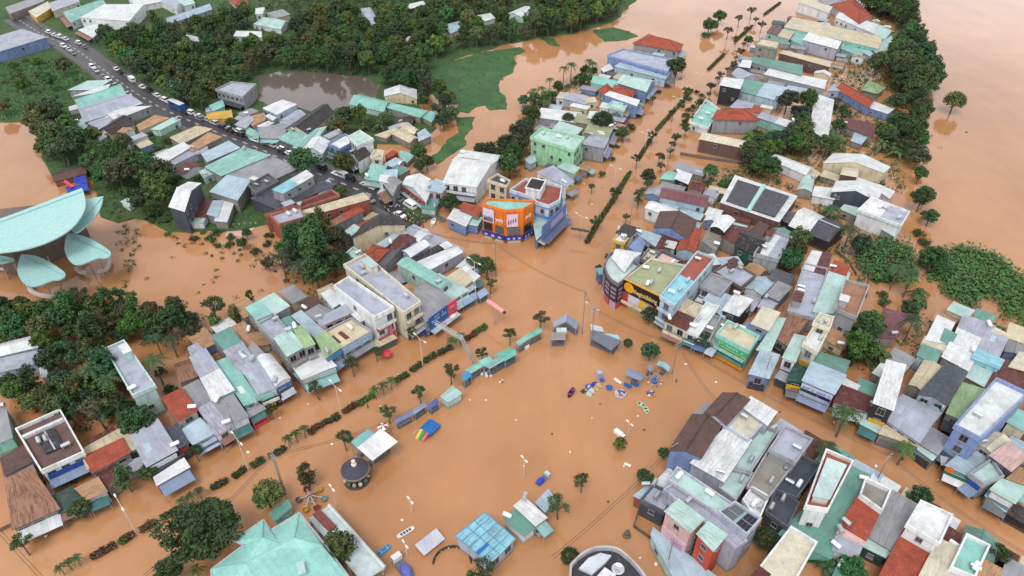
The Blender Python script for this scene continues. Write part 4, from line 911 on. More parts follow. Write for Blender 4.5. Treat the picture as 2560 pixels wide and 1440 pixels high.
        z = lambda s: h + zt(s) - .06 + (.1 if ty == 'S' else 0) - th
        ring = [(a, 0), (b, 1), (c_, 1), (d, 0)]
        for i, (p, s) in enumerate(ring):
            q_, s2 = ring[(i + 1) % 4]
            if s == s2 and ty in 'GV':                # gable end
                top = [p.lerp(q_, t) + Vector((0, 0, z(s) + zz)) for t, zz in prof]
                f = [p + Vector((0, 0, -1.6))] + top + [q_ + Vector((0, 0, -1.6))]
            else: f = [p + Vector((0, 0, -1.6)), p + Vector((0, 0, z(s))), q_ + Vector((0, 0, z(s2))), q_ + Vector((0, 0, -1.6))]
            m.poly(f, M_WALL)
        m.build('wall', root, base, wcol)
        if not far and rnd.random() < .26: tank(root, base, pt(rnd.choice((.08, .9)), rnd.choice((.15, .8)), .25 + zt(.5)), rnd.random() * 3, rnd)
    # openings on the walls the street and the open side see
    nwin = 0
    for i in range(4):
        p, q_ = ins[i], ins[(i + 1) % 4]; e = q_ - p; Le = e.length; e.normalize(); n_ = Vector((e.y, -e.x, 0)); mid = (p + q_) / 2
        if n_.dot(Vector((0, 0, 0)) - mid) < 0 or Le < 2.2 or h < 2.8: continue
        sd, sv = street_dir(mid); front = sd < 21 and Vector((n_.x, n_.y)).dot(sv) > .6
        st = max(1, int((h - .4) / 3.1))
        for k in range(st):
            zc = h - 1.55 - k * 3.15
            ground = zc < 2.0 and front
            if ground or zc < .7: continue
            nn = max(1, int(Le / (2.3 if front else 3.4)))
            for j in range(nn):
                if nwin > 13 or rnd.random() > (.95 if front else .33): continue
                wp = p + e * (Le * (j + .5) / nn) + Vector((0, 0, zc)); nwin += 1
                window(root, base, wp, n_, 1.4 if front else 1.0, 1.7 if front and not far else 1.1)
            if front and not far and rnd.random() < .5:
                m = MB(); ax = (e, n_, Vector((0, 0, 1))); m.box(mid + n_ * .6 + Vector((0, 0, zc - 1.3)), (Le * .94, 1.1, .16), M_WALL, 0, ax)
                m.box(mid + n_ * 1.12 + Vector((0, 0, zc - .8)), (Le * .94, .07, .8), M_WALL, 0, ax); m.build('balcony', root, base, tuple(min(.75, v * 1.1) for v in wcol))
        if front and 'nofront' not in opts:
            ax = (e, n_, Vector((0, 0, 1))); hz = min(2.35, h - .9)
            m = MB(); m.box(mid + n_ * .03 + Vector((0, 0, hz / 2 - .6)), (Le * .86, .12, hz + 1.0), M_PAINT, 0, ax); m.build('shutter', root, base, rnd.choice(SHUT))
            if rnd.random() < .85:
                dpt = rnd.uniform(1.5, 2.9); m = MB(); za = min(2.75, h - .35); zb = za - .5; w_ = Le * .97 / 2
                g = [[mid - e * w_ + n_ * .05 + Vector((0, 0, za)), mid - e * w_ + n_ * dpt + Vector((0, 0, zb))], [mid + e * w_ + n_ * .05 + Vector((0, 0, za)), mid + e * w_ + n_ * dpt + Vector((0, 0, zb))]]
                if (g[1][0] - g[0][0]).cross(g[0][1] - g[0][0]).z < 0: g = [g[1], g[0]]
                solid(m, g, .07, M_ROOF, [[(0, 0), (0, dpt)], [(2 * w_, 0), (2 * w_, dpt)]])
                for sx in (-1, 1): m.box(mid + e * (sx * (w_ - .1)) + n_ * (dpt - .1) + Vector((0, 0, zb / 2 - .75)), (.07, .07, zb + 1.4), M_FRAME, 0, ax)
                m.build('awning', root, base, rnd.choice(AWN))
            if h > 4.4 and rnd.random() < .6 and not far and 'nosign' not in opts:
                sh = min(1.2, h - 3.4); m = MB(); m.box(mid + n_ * .16 + Vector((0, 0, 2.95 + sh / 2)), (Le * .9, .14, sh), M_PAINT, 0, ax); m.build('signboard', root, base, rnd.choice(SIG))
    ROOFPX.append(q); FOOT.append([(p.x, p.y) for p in outw])
    return dict(c=c, pt=pt, ins=ins, out=outw, h=h, wall=wcol, LS=LS, LT=LT)
def house(rows, rnd):
    f0 = rows[0]; q0 = pts(f0[0]); hh = float(f0[1]); key = f0[6] if len(f0) > 6 else None
    cc = [P(x, y, hh) for x, y in q0]; base = sum(cc, Vector()) / 4; base.z = 0
    lab = f0[5]; far = base.y > 262
    nm = 'house'
    for w_, n_ in (('warehouse', 'warehouse'), ('kiosk', 'kiosk'), ('stall', 'market_stall'), ('shed', 'shed'), ('hut', 'hut'), ('townhouse', 'townhouse'), ('canopy', 'canopy'), ('porch', 'porch_shelter'), ('lean-to', 'lean_to'), ('shop', 'shop'), ('awning', 'awning_shelter'), ('villa', 'villa'), ('hall', 'market_hall'), ('pavilion', 'pavilion'), ('shack', 'shack')):
        if w_ in lab: nm = n_; break
    root = thing(nm, lab, nm.replace('_', ' '), base); info = []
    opts = {'villa': ('noclut',), 'bluehall': ('nofront',), 'cream': ('nosign',), 'greensign': ('nosign',), 'green': ('nosign',), 'phone': ('nosign', 'noclut', 'nofront'), 'powder': ('nosign',), 'banksign': ('nosign',), 'yellowsign': ('nosign',), 'whiteflat': ('nosign',), 'blacksign': ('nosign', 'nofront'), 'bluesign': ('nosign',), 'redsign': ('nosign',), 'redtower': ('noclut',), 'solar': ('noclut',), 'cyan': ('noclut', 'nosign'), 'terrace': ('noclut',)}.get(key, ())
    for f in rows:
        ty, sl = f[2][0], (f[2] + 'a')[1]
        info.append(body(root, base, pts(f[0]), float(f[1]), ty, sl, f[3], f[4], rnd, far, opts))
    if key: H[key] = dict(root=root, base=base, b=info, k=info[0]['h'] / hh)
rows = []; allrows = []
for ln in HOUSES.strip().splitlines():
    f = ln.lstrip('+').split('|')
    if ln.startswith('+'): allrows[-1].append(f)
    else: allrows.append([f])
for k, r_ in enumerate(allrows): house(r_, random.Random(1000 + k))
# ---------------------------------------------------------------- low sheds squeezed into the gaps of the blocks
def in_foot0(c, d):
    for f in FOOT:
        if abs(f[0][0] - c.x) > 70 or abs(f[0][1] - c.y) > 70: continue
        if inpoly(c.x, c.y, f): return True
        for i in range(len(f)):
            a, b = Vector((*f[i], 0)), Vector((*f[(i + 1) % len(f)], 0)); t = max(0, min(1, (c - a).dot(b - a) / max(1e-6, (b - a).length_squared)))
            if (a.lerp(b, t) - c).length < d: return True
    return False
CNM = dict(G='grey', L='lavender grey', m='pale mint', W='white', u='rusty', O='tan', D='dull green', T='cream', g='dark grey', B='pale blue', r='maroon')
rI = random.Random(77); NI = 0
for blk, s, tgt in (('the lower left shop row', '205,1180 330,1080 460,980 480,870 560,830 640,775 800,740 880,700 1000,640 1150,640 1200,690 1100,770 950,850 700,950 480,1080 230,1230 60,1270 20,1200', 44), ('the right street row', '1560,640 1640,590 1800,600 1900,690 1960,700 2060,680 2100,700 2080,800 2120,920 2080,980 1900,910 1700,820 1560,730', 42),
    ('the big right cluster', '2190,930 2300,900 2340,800 2400,790 2520,830 2600,900 2600,1240 2400,1170 2200,1070', 36), ('the lower right block', '1640,1190 1700,1090 1850,1010 1950,1040 2030,1110 2120,1160 2180,1220 2280,1280 2420,1360 2500,1400 2480,1480 1900,1480 1740,1420 1640,1330', 36),
    ('the dry road\'s upper side', '560,290 700,300 860,350 1000,430 1060,500 1000,480 900,430 640,330', 20), ('the dry road\'s lower side', '190,230 270,215 330,300 260,330 400,400 540,340 700,420 860,475 1000,560 900,600 700,560 640,500 520,470 390,400', 26),
    ('the diagonal street\'s left bank', '1340,420 1340,330 1380,275 1500,210 1600,130 1680,140 1640,230 1560,320 1500,400 1420,470', 30), ('the diagonal street\'s right bank', '1760,300 1850,150 1950,60 2230,60 2240,130 2060,200 1990,260 1890,300', 32), ('the round corner block', '1630,470 1780,480 1900,570 1960,600 1900,660 1640,600', 24)):
    W_ = [P(x, y) for x, y in pts(s)]; x0, x1 = min(p.x for p in W_), max(p.x for p in W_); y0, y1 = min(p.y for p in W_), max(p.y for p in W_); n = 0
    for _ in range(2600):
        if n >= tgt: break
        p = Vector((rI.uniform(x0, x1), rI.uniform(y0, y1), 0)); X, Y = px(p)
        if not inpoly(X, Y, pts(s)): continue
        d, sv = street_dir(p)
        if d < 8.5: continue
        v = Vector((sv.x, sv.y, 0)); u = Vector((-v.y, v.x, 0)); sc = 1 if n < tgt * .6 else .7; a, b = rI.uniform(2.3, 4.2) * sc, rI.uniform(1.8, 2.9) * sc
        if any(in_foot0(p + v * i * a + u * j * b, .05) for i, j in ((0, 0), (.8, .8), (-.8, .8), (.8, -.8), (-.8, -.8), (.8, 0), (-.8, 0))) or (blk.startswith('the dry') and min((Vector((q.x, q.y, 0)) - p).length for q in ROADW) < 8.5): continue
        h = rI.uniform(2.6, 4.6); h0 = h * .74; c = [p + v * i * a + u * j * b + Vector((0, 0, 1)) * h0 for i, j in ((-1, -1), (1, -1), (1, 1), (-1, 1))]; col = rI.choice('GGLLmWWuOODTgBr')
        f = [' '.join('%.1f,%.1f' % px(q) for q in c), str(h), rI.choice(('Sa', 'Sz', 'Sa', 'Ga', 'Gz')), col, rI.choice('ZGWTb' if col != 'u' else 'ZN'), f'low {CNM[col]} tin roof squeezed between bigger houses of {blk}', 'infill']
        g0 = GROW; GROW = 1.0; house([f], rI); GROW = g0; n += 1; NI += 1
        H['infill']['root']['group'] = f'low {CNM[col]} roofs filling {blk}'; H['infill']['root'].name = 'lean_to'; H['infill']['root']['category'] = 'lean to'

# low awning roofs that close the street fronts
for blk, s, side in (('the lower left street', '60,1335 240,1248 310,1212 470,1148 620,1062 760,985 900,908 1040,838 1190,756', 1), ('the right street\'s upper side', '1560,766 1660,812 1790,884 1880,938 2080,1032 2200,1100 2330,1162 2480,1262 2600,1330', 1), ('the right street\'s lower side', '1885,1032 2000,1092 2180,1192 2330,1282 2560,1420', -1)):
    ln = [P(x, y) for x, y in pts(s)]
    for a, b in zip(ln, ln[1:]):
        e = (b - a).normalized(); n_ = Vector((-e.y, e.x, 0)); n_ = n_ if n_.y * side > 0 else -n_; L_ = (b - a).length; t = 0
        while t < L_:
            w = rI.uniform(3.5, 6.0); p = a + e * (t + w / 2); t += w + rI.uniform(.1, .8); dp = rI.uniform(1.3, 2.0)
            if in_foot0(p + n_ * .9, .1) or in_foot0(p + n_ * dp, 0): continue
            h0 = rI.uniform(1.9, 2.5); c = [p + e * i * w / 2 + n_ * (dp + j * dp) + Vector((0, 0, h0)) for i, j in ((-1, -1), (1, -1), (1, 1), (-1, 1))]; col = rI.choice('GLWmDBgTGLr')
            f = [' '.join('%.1f,%.1f' % px(q) for q in c), str(h0 / .74), rI.choice(('Sa', 'Sz')), col, rI.choice('ZGSg'), f'low {CNM[col]} street front roof along {blk}', 'infill']
            GROW = 1.0; house([f], rI); GROW = g0; H['infill']['root']['group'] = f'low {CNM[col]} street front roofs along {blk}'; H['infill']['root'].name = 'street_shelter'; H['infill']['root']['category'] = 'shelter'
# ---------------------------------------------------------------- buildings with outlines of their own
KZ = 1.22
def ngon(root, base, poly, h, wc, rc, par=.8, z0=-1.6, roofm=None, nm='roof'):
    h *= KZ
    w = ccw([Vector((p.x, p.y, 0)) for p in [P(x, y, h) for x, y in poly]]); ins = inset(w, .25); inn = inset(w, .35)
    m = MB(); m.prism([(p.x, p.y) for p in ins], z0, h, M_WALL, False); m.build('wall', root, base, wc)
    m = MB(); m.poly([(p.x, p.y, h - .02) for p in inset(w, .2)], roofm or M_FLAT, [(p.x, p.y) for p in w]); m.build(nm, root, base, rc)
    if par:
        m = MB(); n = len(w)
        for i in range(n):
            j = (i + 1) % n; o0, o1, i0, i1 = w[i], w[j], inn[i], inn[j]; za, zb = h - .3, h + par
            m.poly([(o0.x, o0.y, za), (o1.x, o1.y, za), (o1.x, o1.y, zb), (o0.x, o0.y, zb)], M_WALL); m.poly([(i1.x, i1.y, za), (i0.x, i0.y, za), (i0.x, i0.y, zb), (i1.x, i1.y, zb)], M_WALL)
            m.poly([(o0.x, o0.y, zb), (o1.x, o1.y, zb), (i1.x, i1.y, zb), (i0.x, i0.y, zb)], M_WALL); m.poly([(o1.x, o1.y, za), (o0.x, o0.y, za), (i0.x, i0.y, za), (i1.x, i1.y, za)], M_WALL)
        m.build('parapet', root, base, tuple(min(.8, v * .97 + .02) for v in wc))
    ROOFPX.append(poly); FOOT.append([(p.x, p.y) for p in w]); return w
def edge_axes(a, b):
    e = (b - a); e.z = 0; L_ = e.length; e.normalize(); return e, Vector((e.y, -e.x, 0)), L_
def panel(root, base, a, b, z0, z1, off, col, nm='signboard', th=.14, f0=0.0, f1=1.0, m_=None):
    """flat board on the wall a->b (outside on the right hand) between heights z0 and z1"""
    z0 *= KZ; z1 *= KZ
    e, n_, L_ = edge_axes(a, b); c = a + e * (L_ * (f0 + f1) / 2) + n_ * off; m = MB(); m.box((c.x, c.y, (z0 + z1) / 2), (L_ * (f1 - f0), th, z1 - z0), m_ or M_PAINT, 0, (e, n_, Vector((0, 0, 1))))
    o = m.build(nm, root, base, col); return c + n_ * (th / 2) + Vector((0, 0, (z0 + z1) / 2 - c.z)), e, n_
def awning(root, base, a, b, z, d, col, drop=.5, f0=0, f1=1, nm='awning'):
    z *= KZ
    e, n_, L_ = edge_axes(a, b); p, q = a + e * L_ * f0, a + e * L_ * f1
    g = [[Vector((p.x, p.y, z)) + n_ * .05, Vector((p.x, p.y, z - drop)) + n_ * d], [Vector((q.x, q.y, z)) + n_ * .05, Vector((q.x, q.y, z - drop)) + n_ * d]]
    if (g[1][0] - g[0][0]).cross(g[0][1] - g[0][0]).z < 0: g = [g[1], g[0]]
    m = MB(); w_ = L_ * (f1 - f0); solid(m, g, .07, M_ROOF, [[(0, 0), (0, d)], [(w_, 0), (w_, d)]]); return m.build(nm, root, base, col)
UP = Vector((0, 0, 1))
WH = srgb(245, 245, 245); ORA = srgb(242, 125, 20); NAVY = srgb(40, 62, 150)
# --- orange shop on the crossing's corner
HO = 9.0
op = pts('1205,514 1262,530 1308,527 1332,512 1338,505 1300,504 1216,500')
b0 = P(1270, 560); root = thing('shop', 'orange fronted corner clothes shop with big posters facing the flooded crossing', 'shop', b0)
w = ngon(root, b0, op, HO, ORA, PAL['M'], .7)
fp = [P(*q, HO * KZ) for q in op[:4]]; fp = [Vector((p.x, p.y, 0)) for p in fp]
PINK = srgb(236, 205, 225)
faces = [(fp[0], fp[1]), (fp[1], fp[2]), (fp[2], fp[3])]
c_, e, n_ = panel(root, b0, *faces[0], 4.9, 8.6, .02, srgb(225, 215, 235), 'poster', .12, .04, .52)
rr = random.Random(2)
for k in range(9):
    f = .09 + k * .045; e1, n1, L1 = edge_axes(*faces[0]); hh = rr.uniform(.9, 1.5); p = faces[0][0] + e1 * L1 * f
    m = MB(); m.box((p.x + n1.x * .12, p.y + n1.y * .12, 6.3 + hh / 2), (.26, .05, hh), M_PAINT, 0, (e1, n1, UP)); m.box((p.x + n1.x * .12, p.y + n1.y * .12, 6.45 + hh), (.2, .05, .22), M_PAINT, 0, (e1, n1, UP)); m.build('printed_figure', root, b0, srgb(*rr.choice(((60, 40, 70), (110, 70, 110), (40, 40, 60), (150, 110, 130)))))
e1, n1, L1 = edge_axes(*faces[0]); p = faces[0][0] + e1 * L1 * .77 + n1 * .12
text('yody', root, b0, (p.x, p.y, 7.7), e1, UP, 2.0, WH, 'lettering', L1 * .34)
panel(root, b0, *faces[1], 4.7, 8.2, .02, PINK, 'poster', .12, .1, .72)
for k in range(4):
    e1, n1, L1 = edge_axes(*faces[1]); p = faces[1][0] + e1 * L1 * (.2 + .13 * k) + n1 * .12
    m = MB(); m.box((p.x, p.y, 7.2 + .25 * k), (.3, .05, 1.3), M_PAINT, 0, (e1, n1, UP)); m.build('printed_figure', root, b0, srgb(90, 70, 105))
e1, n1, L1 = edge_axes(*faces[2]); p = faces[2][0] + e1 * L1 * .5 + n1 * .12
text('yody', root, b0, (p.x, p.y, 8.3), e1, UP, 1.6, WH, 'lettering', L1 * .6)
for a, bb in faces:
    e1, n1, L1 = edge_axes(a, bb); nn = 2 if L1 > 7 else 1
    for k in range(nn):
        f0, f1 = (k + .14) / nn, (k + .86) / nn
        panel(root, b0, a, bb, 2.5, 4.5, .03, (.05, .06, .07), 'shop_window', .12, f0, f1, M_PANE); panel(root, b0, a, bb, -.8, .95, .03, srgb(222, 206, 180), 'shutter', .1, f0, f1)
    panel(root, b0, a, bb, 1.0, 2.15, .25, NAVY, 'fascia_band', .5, 0, 1)
    for k in range(3): panel(root, b0, a, bb, 1.25, 1.75, .51, srgb(205, 200, 235), 'fascia_badge', .06, .12 + .3 * k, .26 + .3 * k)
# --- blue and white corner house behind it, with brick roof decks
b0 = P(1340, 520); root = thing('corner_house', 'white corner house with blue trim and two brick red roof decks behind the orange shop', 'house', b0)
bp_ = pts('1274,480 1314,451 1360,459 1406,470 1400,505 1372,520 1340,510 1328,497')
w = ngon(root, b0, bp_, 7.5, srgb(214, 224, 240), srgb(160, 86, 70), .9)
cb = pts('1312,470 1328,444 1366,452 1352,478'); w2 = ngon(root, b0, cb, 10.0, srgb(232, 236, 240), PAL['K'], .2, 9.0)
for i in range(len(w)):
    a, bb = w[i], w[(i + 1) % len(w)]; e1, n1, L1 = edge_axes(a, bb)
    if n1.dot(-(a + bb) / 2) < 0: continue
    panel(root, b0, a, bb, 4.3, 4.8, .12, srgb(80, 140, 195), 'trim_band', .5); panel(root, b0, a, bb, 7.1, 7.4, .05, srgb(120, 165, 210), 'trim_band', .2)
    for k in range(max(1, int(L1 / 2.4))): window(root, b0, a + e1 * (L1 * (k + .5) / max(1, int(L1 / 2.4))) + Vector((0, 0, 7.3)), n1, 1.1, 1.5)
a, bb = [Vector((p.x, p.y, 0)) for p in (P(1400, 520, 6), P(1412, 486, 6))]
o = H['wedge']['root']; bw = H['wedge']['base']; pw = [Vector((p.x, p.y, 0)) for p in (P(1352, 592, 4), P(1412, 532, 4))]
panel(o, bw, pw[0], pw[1], 2.4, 6.2, .3, srgb(96, 130, 190), 'signboard', .25); panel(o, bw, pw[0], pw[1], 3.2, 4.9, .5, srgb(185, 170, 205), 'poster', .1, .35, .85)
awning(o, bw, pw[0], pw[1], 2.3, 2.6, srgb(95, 105, 130))
def front_edge(key, bi=0):
    """the wall of that house which looks at its street, left to right as seen from outside"""
    best = None
    for i in range(4):
        p, q = H[key]['b'][bi]['ins'][i], H[key]['b'][bi]['ins'][(i + 1) % 4]; e, n_, L_ = edge_axes(p, q); mid = (p + q) / 2
        sd, sv = street_dir(mid); v = Vector((n_.x, n_.y)).dot(sv) - sd * .02 + (0 if n_.dot(-mid) > 0 else -5)
        if best is None or v > best[0]: best = (v, p, q)
    return best[1], best[2]
# --- phone shop: black sign with the round emblem, curved dark corner front

r_, bs = H['phone']['root'], H['phone']['base']; q = front_edge('phone'); c_, e, n_ = panel(r_, bs, q[0], q[1], 4.1, 7.0, .3, srgb(28, 22, 18), 'signboard', .35)
m = MB(); cc = q[0] + e * 1.9 + n_ * .55 + UP * 5.7 * KZ
disc = [cc + e * (1.55 * math.cos(k * .3927)) + UP * (1.55 * math.sin(k * .3927)) for k in range(16)]; m.poly(disc, M_PAINT); m.poly([p - n_ * .08 for p in reversed(disc)], M_PAINT); m.build('round_emblem', r_, bs, srgb(240, 165, 30))
L_ = (q[1] - q[0]).length; text('thegioididong', r_, bs, q[0] + e * (L_ * .6) + n_ * .5 + UP * 5.4 * KZ, e, UP, 1.9, srgb(235, 205, 140), 'lettering', L_ * .62)
panel(r_, bs, q[0], q[1], 7.0, 7.25, .1, srgb(225, 165, 60), 'sign_trim', .4)
for f0, f1, z0, z1, cl in ((0, .16, .2, 3.6, (200, 70, 70)), (.16, .45, 1.6, 3.9, (225, 215, 225)), (.45, .62, 1.4, 3.9, (228, 185, 60)), (.62, .8, .4, 3.2, (205, 205, 225)), (.8, 1, .6, 3.9, (190, 60, 60)), (.16, .62, -.8, 1.3, (190, 185, 150))): panel(r_, bs, q[0], q[1], z0, z1, .12, srgb(*cl), 'poster', .2, f0, f1)
b0 = P(1545, 720); root = thing('corner_shop', 'round cornered shop with a dark curved sign front at the crossing', 'shop', b0)
cpoly = pts('1513,655 1510,672 1516,690 1528,705 1545,716 1558,706 1600,668 1560,640 1525,636')
w = ngon(root, b0, cpoly, 6.3, srgb(120, 110, 120), srgb(205, 218, 214), .8)
cv = [Vector((p.x, p.y, 0)) for p in [P(x, y, 6.3 * KZ) for x, y in cpoly[:6]]]
for k, (a, bb) in enumerate(zip(cv, cv[1:])):
    panel(root, b0, a, bb, 2.2, 6.1, .1, srgb(52, 46, 60), 'signboard', .2)
    for z in (2.7, 3.8, 4.9): panel(root, b0, a, bb, z, z + .55, .22, srgb(150, 140, 165), 'sign_strip', .06, .12, .88)
    panel(root, b0, a, bb, -.8, 1.6, .05, srgb(190, 165, 190) if k % 2 else srgb(200, 90, 90), 'shutter', .1, .05, .95)
# --- signs on the shop row
def strokes(s, parent, base, pos, xdir, up, size, color, name='lettering', width=4.0):
    """lettering too small in the photo to read: a row of letter-sized strokes"""
    n = int(s[1:]); x = Vector(xdir).normalized(); nn = x.cross(UP); rq = random.Random(n * 7 + int(width * 10)); m = MB(); w_ = width / n
    for k in range(n):
        if rq.random() < .12: continue
        c = Vector(pos) + x * ((k + .5) * w_ - width / 2) + nn * .06; hh = size * rq.uniform(.5, .8)
        for q in range(2): m.box(c + x * (w_ * .28 * (q - .5) * 2 * .6) + UP * rq.uniform(-.05, .05), (w_ * .16, .05, hh), M_PAINT, 0, (x, nn, UP))
        m.box(c + UP * hh * rq.uniform(-.3, .4), (w_ * .5, .05, hh * .2), M_PAINT, 0, (x, nn, UP))
    return m.build(name, parent, base, color)
def sgn(key, z0, z1, col, words=(), f0=0.02, f1=.98, off=.35, nm='signboard'):
    a, bb = front_edge(key); r_, bs = H[key]['root'], H[key]['base']; kk = H[key]['k'] / KZ; z0 *= kk; z1 *= kk; size_k = H[key]['k'] / KZ; c_, e, n_ = panel(r_, bs, a, bb, z0, z1, off, col, nm, .25, f0, f1)
    for (s, cl, u, v, size, wd) in words:
        L_ = (bb - a).length; p = a + e * (L_ * (f0 + (f1 - f0) * u)) + n_ * (off + .14); (strokes if s[0] == '#' else text)(s, r_, bs, (p.x, p.y, KZ * (z0 + (z1 - z0) * v)), e, UP, size * KZ * size_k, cl, 'lettering', wd * L_ * (f1 - f0))
    return c_, e, n_
BLU = srgb(35, 90, 165)
a, bb = front_edge('bluesign')
sgn('bluesign', 4.0, 8.6, BLU, [('#9', srgb(190, 225, 255), .5, .52, 1.5, .8), ('#6', srgb(190, 225, 255), .55, .8, .9, .6)], .0, .66, .9)
sgn('bluesign', 4.0, 8.6, srgb(225, 75, 100), [('#5', srgb(255, 210, 220), .5, .6, 1.2, .7)], .67, 1.0, .9)
sgn('bluesign', 2.9, 4.0, srgb(70, 120, 190), [], .0, .66, .9); sgn('bluesign', 2.7, 4.0, srgb(180, 40, 40), [], .67, 1.0, .9)
sgn('redsign', 6.8, 9.3, srgb(220, 225, 228), [], .02, .6, .2); sgn('redsign', 5.6, 6.8, srgb(205, 85, 90), [('#7', WH, .5, .5, .8, .8)], .02, .7, .45); sgn('redsign', 2.6, 6.6, srgb(220, 110, 130), [], .6, .75, .6)
sgn('redsign', 2.4, 3.2, srgb(190, 90, 85), [], 0, 1, .5)
sgn('terrace', 4.9, 7.0, srgb(150, 185, 220), [('#10', srgb(225, 240, 250), .5, .5, 1.1, .7)], 0, 1, .3); sgn('greenroof', 5.6, 7.6, srgb(80, 140, 190), [], 0, 1, .3)
sgn('curvedsign', 4.6, 6.2, srgb(75, 105, 175), [('#9', srgb(200, 215, 240), .5, .5, .9, .8)], 0, 1, .4)
sgn('blacksign', 1.0, 4.6, srgb(36, 32, 36), [('BIN', srgb(225, 190, 50), .42, .38, 1.9, .42), ('#5', srgb(200, 195, 190), .84, .38, .9, .2)], 0, 1.1, .9); sgn('blacksign', 4.6, 6.4, srgb(150, 215, 205), [], .08, .75, .5)
sgn('redlong', 1.5, 2.6, srgb(215, 55, 70), [('#10', srgb(250, 190, 195), .5, .5, .9, .85)], 0, 1, .9); sgn('redlong', .2, 1.3, srgb(222, 70, 80), [], 0, 1, 1.2)
sgn('bluelattice', 2.7, 3.9, srgb(75, 105, 165), [('#8', srgb(190, 205, 235), .5, .5, .8, .75)], 0, 1, 1.5); sgn('redfascia', 3.0, 4.6, srgb(150, 72, 62), [], 0, 1, .3)
sgn('whiteflat', 4.3, 6.0, srgb(190, 192, 190), [], 0, .5, .3, 'fascia'); sgn('whiteflat', 4.1, 5.8, srgb(180, 205, 205), [], .5, 1, .3, 'fascia')
sgn('green', 5.5, 7.6, srgb(70, 185, 140), [('#10', srgb(215, 240, 220), .5, .55, 1.0, .8)], 0, 1, .25); sgn('green', 5.1, 5.5, srgb(200, 220, 70), [], 0, 1, .28)
sgn('green', 2.2, 3.4, srgb(35, 110, 45), [('GEN', WH, .5, .5, 1.1, .2)], 0, 1, .9); sgn('green', .6, 2.2, srgb(232, 165, 45), [], 0, 1, .8)
sgn('yellowsign', 2.9, 4.6, srgb(235, 172, 30), [('#6', srgb(120, 80, 20), .5, .5, .8, .7)], 0, 1, .3)
sgn('banksign', 5.8, 7.3, srgb(205, 215, 240), [('#12', srgb(60, 70, 150), .5, .5, .8, .9)], 0, 1, .3); sgn('banksign', 2.5, 4.6, srgb(235, 172, 30), [('#2', srgb(250, 225, 150), .5, .5, 1.2, .3)], 0, .55, .5); sgn('banksign', 4.7, 5.7, srgb(30, 80, 75), [], .02, .55, .4)
sgn('banksign', 3.9, 5.7, srgb(35, 38, 95), [], .6, .98, .5); sgn('banksign', 1.7, 3.8, srgb(200, 200, 228), [('#4', srgb(60, 60, 110), .5, .6, .9, .7)], .58, 1, .5)
c_, e, n_ = sgn('greensign', 2.2, 4.3, srgb(30, 105, 60), [('#11', srgb(185, 160, 60), .58, .45, 1.2, .7)], 0, 1, .9)
gs = H['greensign']; m = MB(); a, bb = front_edge('greensign'); cc = a + (bb - a) * .14 + n_ * 1.1 + UP * 3.4 * KZ
m.poly([cc + e * (.8 * math.cos(k * .5236)) + UP * (.8 * math.sin(k * .5236)) for k in range(12)], M_PAINT); m.build('round_emblem', gs['root'], gs['base'], srgb(225, 110, 40))
sgn('pinkhouse', .6, 6.6, srgb(226, 186, 200), [], 0, 1, .1, 'painted_panel')
for k in range(6): sgn('pinkhouse', 1.4, 5.6, srgb(200, 150, 190), [], .45 + k * .08, .48 + k * .08, .26, 'painted_stripe')
# --- long roofs and decks with things built on them
def boxon(key, bi, s0, s1, t0, t1, z0, z1, col, nm, m_=None, overlap=0):
    d = H[key]['b'][bi]; pt = d['pt']; q = ccw([Vector((p.x, p.y, 0)) for p in (pt(s0, t0), pt(s1, t0), pt(s1, t1), pt(s0, t1))]); m = MB(); m.prism([(p.x, p.y) for p in q], d['h'] + z0, d['h'] + z1, m_ or M_WALL, True, True); return m.build(nm, H[key]['root'], H[key]['base'], col)
boxon('redtower', 0, .12, .72, .2, .8, -.1, 2.2, srgb(225, 222, 220), 'roof_room'); boxon('redtower', 0, .08, .76, .14, .86, 2.2, 2.35, srgb(200, 222, 220), 'roof_room_roof', M_ROOF)
for k in range(2):
    o = boxon('solar', 0, .08 + .48 * k, .46 + .48 * k, .12, .88, .35, .45, srgb(30, 34, 52), 'solar_panel', M_PANE)
    for i in range(4): boxon('solar', 0, .08 + .48 * k + i * .126, .083 + .48 * k + i * .126, .12, .88, .455, .48, srgb(170, 175, 180), 'panel_rail', M_STEEL)
    boxon('solar', 0, .08 + .48 * k, .46 + .48 * k, .49, .51, .455, .49, srgb(170, 175, 180), 'panel_rail', M_STEEL)
for s0, s1, t0, t1 in ((.08, .16, .3, .72), (.30, .44, .3, .72)): boxon('terrace', 0, s0, s1, t0, t1, .02, .06, srgb(112, 62, 40), 'rust_slot', M_PAINT)
for i in range(5): boxon('bluehall', 0, .01, .99, i * .2, i * .2 + .012, .22, .27, srgb(70, 140, 190), 'roof_beam', M_PAINT)
for s in (.0, .38, .62, .98): boxon('bluehall', 0, s, s + .012, 0, 1, .23, .28, srgb(70, 140, 190), 'roof_beam', M_PAINT)
boxon('bluehall', 0, .02, .40, .62, .68, .24, .34, srgb(30, 110, 200), 'blue_skylight', M_PAINT)
boxon('villa', 0, .28, .68, .3, .72, .05, .5, srgb(58, 56, 66), 'courtyard_cover', M_ROOF); boxon('villa', 0, .05, .95, .2, .25, .02, .8, (.6, .6, .62), 'white_beam'); boxon('villa', 0, .47, .5, .3, .72, .5, .6, (.5, .5, .5), 'beam')
for s0, s1, t0, t1 in ((.08, .44, .14, .92), (.52, .9, .14, .92)): boxon('pavilion', 0, s0, s1, t0, t1, .2, .66, srgb(78, 76, 84), 'dark_roof_panel', M_ROOF)
boxon('pavilion', 0, .455, .505, .02, .99, .2, .7, srgb(170, 220, 210), 'mint_gutter', M_PAINT)
boxon('bigwhite', 0, .12, .62, .35, .62, .9, 1.6, srgb(118, 66, 60), 'maroon_roof_patch', M_ROOF)
